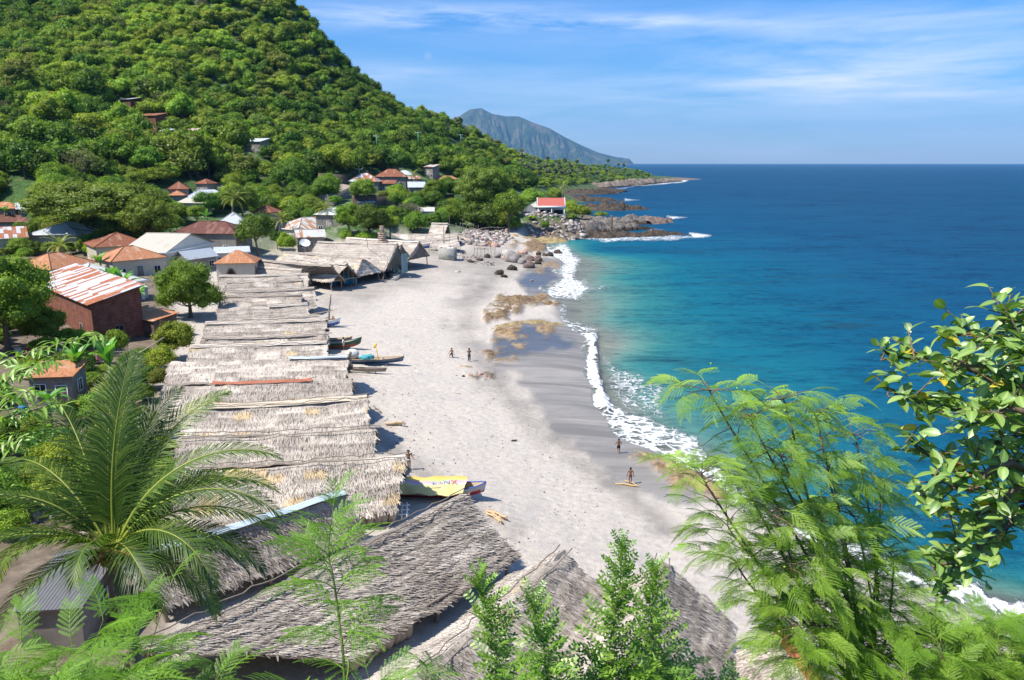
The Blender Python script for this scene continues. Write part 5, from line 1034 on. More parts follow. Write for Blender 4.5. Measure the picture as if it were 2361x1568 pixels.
# ------------------------------------------------------------------ foliage materials and crowns
def mk_leaf(name, dark, mid, lite, trans=.40, hue=.022, sat=.22, gloss=.015, obj_rand=True):
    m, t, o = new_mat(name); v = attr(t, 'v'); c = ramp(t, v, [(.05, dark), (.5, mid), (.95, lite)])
    if obj_rand:
        oi = N(t, 'ShaderNodeObjectInfo').outputs['Random']; hs = N(t, 'ShaderNodeHueSaturation'); t.links.new(c, hs.inputs['Color'])
        t.links.new(M_(t, 'ADD', .5-hue, M_(t, 'MULTIPLY', oi, 2*hue)), hs.inputs['Hue']); t.links.new(M_(t, 'ADD', 1-sat, M_(t, 'MULTIPLY', M_(t, 'FRACT', M_(t, 'MULTIPLY', oi, 7.31)), 2*sat)), hs.inputs['Value']); c = hs.outputs[0]
    d = N(t, 'ShaderNodeBsdfDiffuse'); t.links.new(c, d.inputs[0]); tr = N(t, 'ShaderNodeBsdfTranslucent'); t.links.new(mix(t, 1, c, (1.15, 1.25, .55), 'MULTIPLY'), tr.inputs[0])
    ms = N(t, 'ShaderNodeMixShader'); ms.inputs[0].default_value = trans; L(t, d, 0, ms, 1); L(t, tr, 0, ms, 2); g = N(t, 'ShaderNodeBsdfGlossy'); g.inputs['Roughness'].default_value = .5; g.inputs[0].default_value = (1, 1, 1, 1)
    m2 = N(t, 'ShaderNodeMixShader'); m2.inputs[0].default_value = gloss; L(t, ms, 0, m2, 1); L(t, g, 0, m2, 2); L(t, m2, 0, o, 0); return m
LEAF = {'dark': mk_leaf('dark_leaves', (.04, .09, .012), (.11, .20, .022), (.22, .33, .045)),
        'mid': mk_leaf('mid_green_leaves', (.08, .14, .015), (.20, .31, .03), (.34, .44, .065)),
        'bright': mk_leaf('bright_green_leaves', (.12, .20, .02), (.30, .41, .036), (.45, .55, .09)),
        'olive': mk_leaf('olive_leaves', (.08, .12, .016), (.22, .27, .04), (.36, .39, .09)),
        'grey': mk_leaf('grey_twiggy_leaves', (.07, .075, .05), (.2, .2, .12), (.3, .28, .2)),
        'palm': mk_leaf('palm_leaves', (.03, .07, .01), (.09, .19, .02), (.26, .34, .08), .3, .01, .15, .06),
        'ypalm': mk_leaf('yellowing_palm_leaves', (.07, .13, .015), (.24, .32, .045), (.5, .44, .10), .3, .01, .15, .04),
        'lontar': mk_leaf('fan_palm_leaves', (.05, .07, .035), (.16, .20, .10), (.30, .32, .2), .2, .01, .15, .03),
        'banana': mk_leaf('banana_leaves', (.03, .11, .012), (.10, .30, .03), (.20, .45, .06), .35, .01, .1, .05)}
BARK = simple('bark', (.15, .115, .09), .95, .3, 4, .6, .03); PBARK = simple('palm_bark', (.22, .19, .16), .95, .3, 6, .6, .03)
def leafquads(P, Nn, size, rs, asp=.55, v=None):
    n = len(P); a = rs.normal(0, 1, (n, 3)); T = np.cross(Nn, a); T /= np.linalg.norm(T, axis=1)[:, None]+1e-9; B = np.cross(Nn, T)
    s = (size*rs.uniform(.6, 1.35, n))[:, None]; w = s*asp
    V = np.stack([P-T*s, P+B*w-Nn*s*.15, P+T*s, P-B*w-Nn*s*.15], 1).reshape(-1, 3); i = np.arange(n)*4
    return V, np.stack([i, i+1, i+2, i+3], 1), np.repeat(v if v is not None else rs.rand(n), 4)
def crown_mesh(name, mat, seed, nl=26, per=90, leaf=.075, flat=.8, lobe=.34, cores=True, low=-.25, umb=False, up=.3, jit=.17):
    rs = np.random.RandomState(seed); mb = MB(); C = []
    for i in range(nl):
        for _ in range(30):
            d = rs.normal(0, 1, 3); d /= np.linalg.norm(d)
            if d[2] > low: break
        r = rs.uniform(.45, .72) if i > nl*.15 else rs.uniform(0, .3)
        c = d*r*np.array([1, 1, flat]); 
        if umb: c[2] = .35*flat*(1-(c[0]**2+c[1]**2))+rs.uniform(-.12, .10)
        C.append((c, lobe*rs.uniform(.65, 1.25), rs.uniform(-.22, .22)))
    for c, R, tv in C:
        n = int(per*(R/lobe)**1.6); d = rs.normal(0, 1, (n, 3)); d[:, 2] += up; d /= np.linalg.norm(d, axis=1)[:, None]
        rr = R*(1+rs.normal(0, jit, n)); P = c+d*rr[:, None]*np.array([1, 1, flat*.95 if not umb else .5]); Nn = d+rs.normal(0, .55, (n, 3)); Nn[:, 2] += .25; Nn /= np.linalg.norm(Nn, axis=1)[:, None]
        V, F, v = leafquads(P, Nn, leaf, rs, v=np.clip(.45+tv+rs.normal(0, .17, n), 0, 1)); mb.add(V, F, at=v)
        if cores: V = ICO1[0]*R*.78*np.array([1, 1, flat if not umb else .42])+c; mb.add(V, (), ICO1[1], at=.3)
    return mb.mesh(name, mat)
def trunk_mesh(name, seed, h, r, spread=.35, nb=5, lean=.1):
    rs = np.random.RandomState(seed); mb = MB(); l = rs.normal(0, lean, 2)*h; t = np.linspace(0, 1, 6); P = np.stack([l[0]*t**2, l[1]*t**2, -.06*h+t*h*1.06], 1); mb.tube(P, r*(1.15-.55*t), 8); P0 = P[3]
    for i in range(nb):
        a = i*2*PI/nb+rs.uniform(-.4, .4); k = rs.uniform(.35, .6); s = P[3]*(1-k)+P[5]*k; e = s+np.array([math.cos(a)*spread*h, math.sin(a)*spread*h, h*rs.uniform(.3, .55)]); m_ = (s+e)/2+np.array([math.cos(a), math.sin(a), -.3])*h*.05; mb.tube([s, m_, e], [r*.5, r*.38, r*.14], 6)
    return mb.mesh(name, BARK, True)
CR = {}
for k, (mt, nl, per, leaf, flat, lobe, low, up) in dict(dark=('dark', 30, 110, .062, .85, .33, -.35, .3), mid=('mid', 34, 100, .06, .8, .30, -.3, .3), mid2=('mid', 24, 130, .058, .95, .36, -.4, .3), bright=('bright', 30, 110, .06, .78, .30, -.3, .4), olive=('olive', 34, 100, .058, .7, .30, -.2, .4), feather=('bright', 40, 90, .05, .8, .26, -.5, .1), dfeather=('mid', 44, 95, .045, .8, .25, -.5, .1), grey=('grey', 26, 60, .05, .75, .30, -.2, .2)).items():
    CR[k] = crown_mesh('crown', LEAF[mt], sum(map(ord, k)), int(nl*1.4), int(per*1.7), leaf*.72, flat, lobe, k != 'grey', low, False, up)
TR = [trunk_mesh('trunk', 20+i, 1.0, .06) for i in range(3)]
TCOUNT = [0]
def tree(label, base, R, H, kind, seed=0, group=None, flat=1.0, cat='tree', name='tree', crown=None, trunk=True, ch=.5):
    """R crown radius, H total height"""
    root = thing(name, label, cat, base, random.uniform(0, 6.28) if seed >= 0 else 0, group); me = crown or CR[kind]; Rz = min(R*flat, H*.62)
    if cat == 'shrub': Rz = H*.6; trunk = False
    obj('crown', me, root, (0, 0, H-Rz*(.95 if cat == 'tree' else .88)), None, (R, R, Rz))
    if trunk: hh = max(.8, H-Rz*1.35); obj('trunk', TR[seed % 3], root, (0, 0, -.1), None, (max(hh, R*.9), max(hh, R*.9), hh*1.15))
    TCOUNT[0] += 1; return root
def vtree(label, vx, vbase, vtop, vw, kind, seed=0, group=None, flat=1.0, cat='tree', name='tree', dy=0, **k):
    b = hit(vx, vbase); 
    if dy: q = pty(vx, vbase, b.y+dy); b = gp(q.x, b.y+dy)
    s = b.y/FPX*K*1.03; R = vw*s/2; H = max((vbase-vtop)*s, R*.9)
    return tree(label, b, R, H, kind, seed, group, flat, cat, name, **k)
# ------------------------------------------------------------------ palms
def frond(mb, base, az, el0, Ln, droop, nl=42, lw=.035, ll=.75, seed=0, hang=.5, vt=.5, twist=0.):
    rs = np.random.RandomState(seed % 99999); k = 22; s = np.linspace(0, 1, k); el = el0-droop*s**1.3; ds = Ln/(k-1)
    hx = np.concatenate([[0], np.cumsum(np.cos(el[:-1])*ds)]); hz = np.concatenate([[0], np.cumsum(np.sin(el[:-1])*ds)]); bend = .12*Ln*rs.uniform(-1, 1)*s**2
    ca, sa = math.cos(az), math.sin(az); P = np.stack([base[0]+ca*hx-sa*bend, base[1]+sa*hx+ca*bend, base[2]+hz], 1); mb.tube(P, np.linspace(.032, .006, k)*Ln/3.5, 4, False, at=.95)
    T = np.gradient(P, axis=0); T /= np.linalg.norm(T, axis=1)[:, None]; side = np.array([-sa, ca, 0.]); side = side[None]-T*(T@side)[:, None]; side /= np.linalg.norm(side, axis=1)[:, None]; up = np.cross(T, side); up *= np.sign(up[:, 2:3]+1e-9)
    u = np.linspace(.10, .995, nl); i = u*(k-1); a = np.minimum(i.astype(int), k-2); f = (i-a)[:, None]
    p = P[a]*(1-f)+P[a+1]*f; t = T[a]; sd = side[a]; uu = up[a]; ln = ll*np.sin(PI*np.clip(u*.86+.10, 0, 1))**.65*(1+rs.normal(0, .06, nl)); ang = .95-.55*u+rs.normal(0, .04, nl)
    for sg in (-1, 1):
        d = t*np.cos(ang)[:, None]+sd*sg*np.sin(ang)[:, None]+uu*(.12+twist*sg); d /= np.linalg.norm(d, axis=1)[:, None]; g = np.array([0, 0, -1.]); q1 = p+d*(ln*.5)[:, None]; d2 = d+g*hang*(.6+.6*rs.rand(nl))[:, None]; d2 /= np.linalg.norm(d2, axis=1)[:, None]; q2 = q1+d2*(ln*.5)[:, None]
        w = t*lw; V = np.stack([p-w*.6, p+w*.6, q1+w, q1-w, q2], 1).reshape(-1, 3); j = np.arange(nl)*5
        mb.add(V, np.stack([j, j+1, j+2, j+3], 1), np.stack([j+3, j+2, j+4], 1), at=np.repeat(np.clip(vt+rs.normal(0, .15, nl), 0, 1), 5))
def palm_parts(seed, nf, Ln, mat, th, tr, nl=22, lw=.05, ll=.6, nuts=True, lean=.06, hang=.6, leafs='fronds'):
    rs = np.random.RandomState(seed); mb = MB()
    for i in range(nf):
        t = (i+.5)/nf; el = 1.35-1.75*t+rs.uniform(-.1, .1); frond(mb, (0, 0, 0), i*2.4+rs.uniform(-.2, .2), el, Ln*rs.uniform(.85, 1.1), 1.1+.5*rs.rand(), nl, lw, ll, seed*50+i, hang, .45+.5*(t > .75)*rs.rand())
    cm = mb.mesh('fronds', mat); l = rs.normal(0, lean, 2)*th; s = np.linspace(0, 1, 12); P = np.stack([l[0]*(s**2-1), l[1]*(s**2-1), -th+s*th], 1); tb = MB(); tb.tube(P, tr*(1.25-.5*s)*(1+.06*(np.arange(12) % 2)), 8); tm = tb.mesh('trunk', PBARK, True)
    return cm, tm, P[0]
PALM = [palm_parts(60+i, 17, 3.2, LEAF['ypalm' if i % 2 == 0 else 'palm'], 7.0, .17) for i in range(3)]
def coconut(label, vx, vtop, vbase, Y=None, sc=1.0, kind=0, group='coconut palms in the village', hb=None, rz=None):
    b = hit(vx, vbase) if Y is None else None
    if b is None: q = pty(vx, vbase, Y); b = gp(q.x, Y)
    Yb = b.y; top = pty(vx, vtop, Yb); th = top.z-b.z; cm, tm, foot = PALM[kind % 3]; root = thing('coconut_palm', label, 'palm', b, random.uniform(0, 6) if rz is None else rz, group)
    obj('fronds', cm, root, (0, 0, th), None, sc); obj('trunk', tm, root, (0, 0, th), None, (sc, sc, max(th, 1)/7.0)); return root
coconut('left one of the yellowish palm pair standing on the lower hillside', 290, 350, 392, None, 1.25, 0)
coconut('right one of the palm pair standing on the lower hillside', 333, 360, 395, None, 1.2, 2)
coconut('yellow-green palm rising beside the long white zinc roof', 545, 458, 520, None, 1.25, 0)
coconut('yellow-green palm directly right of the round dark tree, behind the boathouses', 652, 506, 560, None, 1.15, 0)
coconut('drooping yellow palm above the patchy rust roof', 750, 480, 520, None, 1.0, 0)
coconut('short yellowing palm in front of the silver-roofed white house', 145, 566, 612, None, 1.1, 2)
coconut('yellow palm growing among the terrace roofs', 955, 402, 440, None, 1.15, 0)
coconut('tall palm behind the verandah house', 1298, 428, 480, 300, 1.05, 2)
coconut('small palm near the ramp wall', 735, 432, 462, None, .8, 2)
coconut('small palm high on the hillside', 372, 292, 305, None, .8, 1)
coconut('palm on the slope beside the mid-height blue roof', 612, 318, 334, None, .8, 1)
# lontar fan palms
def lontar_mesh(seed):
    rs = np.random.RandomState(seed); mb = MB()
    for i in range(26):
        d = rs.normal(0, 1, 3); d[2] = d[2]*.8+.15; d /= np.linalg.norm(d); c = d*.75; a = np.cross(d, rs.normal(0, 1, 3)); a /= np.linalg.norm(a); b = np.cross(d, a); n = 9; th = np.linspace(-2.2, 2.2, n); R = .5
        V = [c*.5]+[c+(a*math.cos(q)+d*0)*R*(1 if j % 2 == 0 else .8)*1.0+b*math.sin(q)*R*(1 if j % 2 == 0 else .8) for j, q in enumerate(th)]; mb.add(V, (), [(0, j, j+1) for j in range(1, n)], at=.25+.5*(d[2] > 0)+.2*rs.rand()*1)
    cm = mb.mesh('fan_leaves', LEAF['lontar']); tb = MB(); tb.tube([(0, 0, -6), (.05, 0, -3), (0, 0, 0)], [.24, .2, .2], 7); return cm, tb.mesh('trunk', PBARK, True)
LON = [lontar_mesh(i) for i in range(3)]
LONP = [(1203, 352), (1220, 350), (1236, 356), (1248, 362), (1262, 372), (1205, 372), (1225, 378), (1240, 385), (1258, 390), (1275, 388), (1288, 384), (1302, 376), (1316, 392), (1330, 400), (1245, 398), (1262, 405), (1280, 402), (1296, 408), (1312, 405), (1345, 374), (1352, 372), (1378, 370), (1386, 372), (1402, 376), (1410, 375), (1425, 380), (1342, 395), (1360, 398), (1378, 402), (1398, 400), (1420, 398), (1438, 384), (1215, 395), (1228, 402), (1200, 385), (960, 240), (968, 242), (978, 246), (948, 236), (1052, 292), (1060, 296), (1085, 300), (1185, 340), (1330, 378), (1290, 395)]
for i, (a, b) in enumerate(LONP):
    g = hit(a, b+10); sc = 2.2+.5*random.random(); th = random.uniform(6, 8.5); root = thing('fan_palm', 'grey-green fan palm on the headland slope' if a > 1100 else 'grey-green fan palm on the ridge line of the hill', 'fan palm', g, random.uniform(0, 6), 'fan palms on the headland' if a > 1100 else 'fan palms on the ridge'); obj('fan_leaves', LON[i % 3][0], root, (0, 0, th), None, sc); obj('trunk', LON[i % 3][1], root, (0, 0, th), None, (1, 1, th/6.))
# ------------------------------------------------------------------ banana plants
def banana(label, vx, vy, sc, seed, n=9, up=1.0):
    b = hit(vx, vy); root = thing('banana_plant', label, 'banana plant', b); rs = np.random.RandomState(seed); lm = MB()
    for i in range(n):
        az = i*2.4+rs.rand(); el = rs.uniform(.75, 1.45)*up; Ln = sc*rs.uniform(1.2, 1.9); k = 12; s = np.linspace(0, 1, k); e = el-s**1.6*rs.uniform(.5, 1.7); hx = np.concatenate([[0], np.cumsum(np.cos(e[:-1]))])*Ln/k; hz = np.concatenate([[0], np.cumsum(np.sin(e[:-1]))])*Ln/k
        w = .21*sc*np.sin(PI*np.clip(s*.93+.06, 0, 1))**.6*(s > .12)+.02; ca, sa = math.cos(az), math.sin(az); G = np.array([[(ca*x-sa*q*ww, sa*x+ca*q*ww, 1.6*sc+z+abs(q)*ww*.35+rs.normal(0, .01)) for q in (-1, -.5, 0, .5, 1)] for x, z, ww in zip(hx, hz, w)]); lm.grid(G, at=np.full((k, 5), .35+.5*rs.rand())+np.array([0, .05, .4, .05, 0])[None])
    lm.build('leaves', LEAF['banana'], root); sm_ = MB(); sm_.tube([(0, 0, -.2), (0, 0, 1.0*sc), (.05, 0, 1.9*sc)], [.17*sc, .14*sc, .07*sc], 8); sm_.build('stem', simple('banana_stem', (.16, .2, .08), .7) if 'banana_stem' not in MATS else MATS['banana_stem'], root)
banana('tall banana clump in front of the large white roof, left stem', 262, 712, 2.0, 1, 10, 1.1); banana('tall banana clump in front of the large white roof, right stem', 288, 716, 1.9, 2, 11, 1.0)
banana('banana leaves beneath the long banana clump beside the brick hut', 318, 722, 1.4, 3, 9, .8); banana('banana plant peeking between the white and orange roofs', 235, 640, 1.5, 4, 6, 1.2)
banana('banana plant behind the orange hip roofs', 205, 585, 1.5, 5, 7); banana('banana plant left of the zinc gable roof', 372, 622, 1.5, 6, 6, 1.2); banana('banana plant beside the white pyramid roof', 478, 525, 1.5, 7, 7)
banana('banana plant behind the coconut palm, left one of two', 185, 915, 1.7, 8, 9, 1.25); banana('banana plant behind the coconut palm, right one of two', 262, 925, 1.9, 9, 9, 1.3); banana('banana plant at the left edge below the orange roof', 14, 512, 1.5, 10, 7)
banana('low banana plant in shade at the left of the coconut palm', 118, 985, 1.3, 11, 9, .7)
# ------------------------------------------------------------------ named trees and shrubs of village and beach
RAIN = crown_mesh('crown', LEAF['olive'], 901, 120, 260, .017, .62, .17, True, -.15, False, .6, .2)
RAIN2 = crown_mesh('crown', LEAF['dark'], 902, 70, 200, .026, .75, .2, True, -.4, False, .4, .2)
MANGO = crown_mesh('crown', LEAF['olive'], 903, 80, 200, .023, .85, .19, True, -.4, False, .4, .15)
ROUND = crown_mesh('crown', LEAF['mid'], 904, 90, 260, .021, .9, .2, True, -.6, False, .2, .22)
vtree('huge spreading olive-green rain tree filling the left of the village', 235, 560, 372, 372, 'olive', 1, flat=.95, crown=RAIN)
vtree('dark feathery tree in front of the right side of the huge rain tree', 345, 572, 442, 130, 'dfeather', 2)
vtree('round bright green tree with bare trunk beside the thatched rows', 440, 732, 582, 176, 'mid', 1, crown=ROUND)
vtree('dark green tree with yellow-green tips in front of the white pyramid roof', 595, 592, 489, 92, 'dark', 2, crown=CR['dark'])
vtree('large drooping feathery tree covering the left of the brick house', 20, 815, 560, 265, 'dfeather', 0, crown=ROUND)
vtree('second dark feathery tree below the large one at the left edge', 110, 800, 690, 120, 'dfeather', 1)
vtree('large mango-like tree with rounded olive crown right of the terrace', 1118, 520, 366, 150, 'olive', 1, crown=MANGO)
vtree('dark tree standing right behind the mango-like tree', 1208, 440, 385, 72, 'dark', 2)
vtree('spreading orange-tinged tree at the shore left of the verandah house', 1172, 536, 440, 84, 'bright', 0, crown=CR['mid'])
vtree('dark leafy tree in the shade under the mango-like tree', 1110, 530, 452, 110, 'dark', 1)
vtree('big dark green tree at the back of the boathouses', 850, 556, 457, 110, 'dark', 0, crown=RAIN2)
vtree('feathery dark tree joined to the big dark one, on its left', 808, 556, 462, 82, 'dfeather', 2)
vtree('rounded mid-green tree just above the far thatched sheds', 962, 540, 482, 72, 'mid', 2)
vtree('pale grey-green twiggy tree behind the far thatched sheds', 945, 505, 460, 70, 'grey', 1)
vtree('small round bush-like tree left of the rounded one above the far sheds', 900, 552, 490, 50, 'bright', 1)
vtree('flat-topped tree above the terrace roofs', 918, 395, 348, 76, 'dark', 1, flat=.7)
vtree('tree in front of the left pyramid roof on the terrace', 840, 472, 408, 70, 'mid', 0)
vtree('dark tree left of the ramp', 672, 440, 360, 96, 'dark', 2); vtree('bright tree over the retaining wall', 770, 402, 330, 100, 'bright', 1)
vtree('tree at the middle of the village front of the ramp wall', 700, 500, 452, 90, 'mid', 2); vtree('dark tree between the yellow palm and the ramp', 690, 470, 422, 86, 'dark', 0)
vtree('tree right of the terrace with feathery dark crown', 1030, 462, 402, 70, 'dfeather', 1); vtree('tree half covering the double gable house', 1000, 465, 412, 50, 'mid', 2)
vtree('bright tree just right of the red-roofed verandah house', 1312, 500, 458, 52, 'bright', 0); vtree('bushy bright tree between the verandah house and the grey rocks', 1342, 508, 468, 46, 'bright', 1)
vtree('tree behind the verandah house on its right', 1280, 470, 430, 46, 'mid', 1); vtree('tree behind the grey annex', 1225, 478, 430, 60, 'bright', 2)
vtree('dark tree near the long white zinc roof', 480, 495, 440, 62, 'dark', 0); vtree('tree to the left of the white pyramid roof', 455, 520, 470, 50, 'mid', 1); vtree('tall dark tree filling the gap left of the small pinkish roof', 560, 505, 425, 80, 'dark', 1); vtree('mid-green tree just above the white pyramid roof', 520, 482, 436, 60, 'mid', 0); vtree('bright tree right of the yellow palm', 600, 474, 425, 64, 'bright', 2); vtree('feathery tree beneath the retaining wall', 640, 480, 440, 70, 'dfeather', 1); vtree('olive tree behind the patchy rust-stained roof', 690, 520, 478, 54, 'olive', 0)
vtree('bright round tree between rust roofs in the back of the village', 360, 425, 378, 90, 'bright', 2)
vtree('green tree left of the cream-roofed house', 395, 540, 490, 60, 'mid', 0); vtree('low bright shrub beside the arched building', 662, 588, 532, 46, 'bright', 0, cat='shrub', name='shrub'); vtree('dark small tree at the corner of the arched building', 640, 575, 530, 40, 'dark', 1)
SG = 'shrubs of the village'
vtree('bright feathery shrub at the left end of the thatched row', 410, 830, 730, 105, 'feather', 0, cat='shrub', name='shrub'); vtree('low shrub with lobed leaves below the feathery one', 372, 860, 790, 80, 'bright', 1, cat='shrub', name='shrub')
vtree('brown-green shrub hugging the left edge of the thatched row', 372, 905, 838, 60, 'olive', 1, cat='shrub', name='shrub'); vtree('small feathery shrub in front of the small brick hut', 275, 822, 752, 60, 'mid', 2, cat='shrub', name='shrub')
vtree('shrub behind the bamboo washing line', 250, 800, 770, 50, 'mid', 0, cat='shrub', name='shrub'); vtree('wide dark shrub in shade behind the washing line', 320, 850, 800, 90, 'dark', 0, cat='shrub', name='shrub')
vtree('low bright shrub above the far thatched sheds, left of the rounded tree', 800, 560, 528, 40, 'bright', 2, cat='shrub', name='shrub'); vtree('round shrub at the foot of the big dark tree', 842, 562, 530, 50, 'bright', 0, cat='shrub', name='shrub')
vtree('green shrub spilling over the rocks below the verandah', 1256, 530, 508, 22, 'mid', 0, cat='shrub', name='shrub'); vtree('yellow-green shrub on the sea wall left of the verandah', 1226, 507, 496, 20, 'bright', 1, cat='shrub', name='shrub'); vtree('pink-flowered shrub right of the verandah', 1318, 508, 492, 26, 'mid', 1, cat='shrub', name='shrub'); vtree('low shrub on top of the grey rocks', 1385, 502, 488, 34, 'bright', 2, cat='shrub', name='shrub')
vtree('pale bush at the ground beneath the coconut palm on the left', 60, 1130, 1060, 110, 'olive', 2, cat='shrub', name='shrub'); vtree('dark bush at the left edge behind the coconut palm', 20, 1060, 940, 120, 'dfeather', 0, cat='shrub', name='shrub'); vtree('green bush in the corner between the coconut palm and the zinc-ridged shed', 330, 1010, 930, 110, 'mid', 1, cat='shrub', name='shrub')
# filler greenery of the village, kept clear of roofs
HR = [(o.location.x, o.location.y, 6.5) for o in bpy.data.objects if o.get('category') in ('house', 'building')]+[(o.location.x, o.location.y, 8) for o in bpy.data.objects if o.get('category') == 'boat shed']
def hides(b, R, H):
    cx, t = proj(b.x, b.y, b.z+H); _, bo = proj(b.x, b.y, b.z+H*.25); hw = R/b.y*FPX/K
    for x0, x1, y0, y1, Y in ROOFS:
        if b.y < Y:
            ox = min(cx+hw, x1)-max(cx-hw, x0); oy = min(bo, y1)-max(t, y0)
            if ox > 0 and oy > 0 and ox*oy > .22*(x1-x0)*(y1-y0): return True
    return False
def clear(x, y, k=1.): return all((x-a)**2+(y-b)**2 > (r*k)**2 for a, b, r in HR)
rs = np.random.RandomState(5); kinds = ['dark', 'mid', 'bright', 'mid2', 'olive', 'dfeather', 'feather']; n = 0
FILL = [(-60, 620, 640), (60, 600, 680), (0, 560, 630)]
zone = [(-40, 440), (300, 430), (560, 430), (740, 445), (800, 452), (1060, 455), (1200, 470), (1210, 535), (1040, 512), (930, 530), (860, 545), (700, 520), (640, 545), (580, 545), (480, 500), (380, 520), (380, 560), (200, 600), (-40, 600)]
while n < 235:
    vx, vy = rs.uniform(-40, 1210), rs.uniform(430, 600)
    if not inside(np.array([vx]), np.array([vy]), zone)[0]: continue
    b = hit(vx, vy)
    if not clear(b.x, b.y, .78): n += .15; continue
    R = rs.uniform(1.9, 4.3) if vy < 560 else rs.uniform(1.5, 2.8); kd = kinds[rs.randint(7)]; nm = 'tree' if R > 2.6 else 'shrub'; Hh = R*rs.uniform(1.3, 1.9)
    if hides(b, R, Hh): n += .12; continue
    col = {'dark': 'dark green', 'mid': 'mid-green', 'mid2': 'mid-green', 'bright': 'bright green', 'olive': 'olive', 'dfeather': 'feathery green', 'feather': 'feathery bright'}[kd]
    tree(f'{"small " if nm == "tree" else "low "}{col} {nm} filling the gaps between the village houses', b, R, Hh, kd, int(n), f'{col} {nm}s between the village houses', cat=nm, name=nm); n += 1
zone2 = [(-60, 600), (60, 640), (60, 790), (210, 800), (240, 850), (390, 850), (385, 1240), (300, 1290), (230, 1200), (60, 1280), (-60, 1280)]; m_ = 0
while m_ < 80:
    vx, vy = rs.uniform(-60, 395), rs.uniform(640, 1290)
    if not inside(np.array([vx]), np.array([vy]), zone2)[0]: continue
    b = hit(vx, vy)
    if not clear(b.x, b.y, .55): m_ += .3; continue
    R = rs.uniform(.9, 2.1); kd = kinds[rs.randint(7)]; col = {'dark': 'dark green', 'mid': 'mid-green', 'mid2': 'mid-green', 'bright': 'bright green', 'olive': 'olive', 'dfeather': 'feathery green', 'feather': 'feathery bright'}[kd]
    tree(f'low {col} shrub on the bare yard between the coconut palm and the brick house', b, R, R*rs.uniform(1.0, 1.7), kd, int(m_), f'{col} shrubs in the yard behind the coconut palm', cat='shrub', name='shrub'); m_ += 1
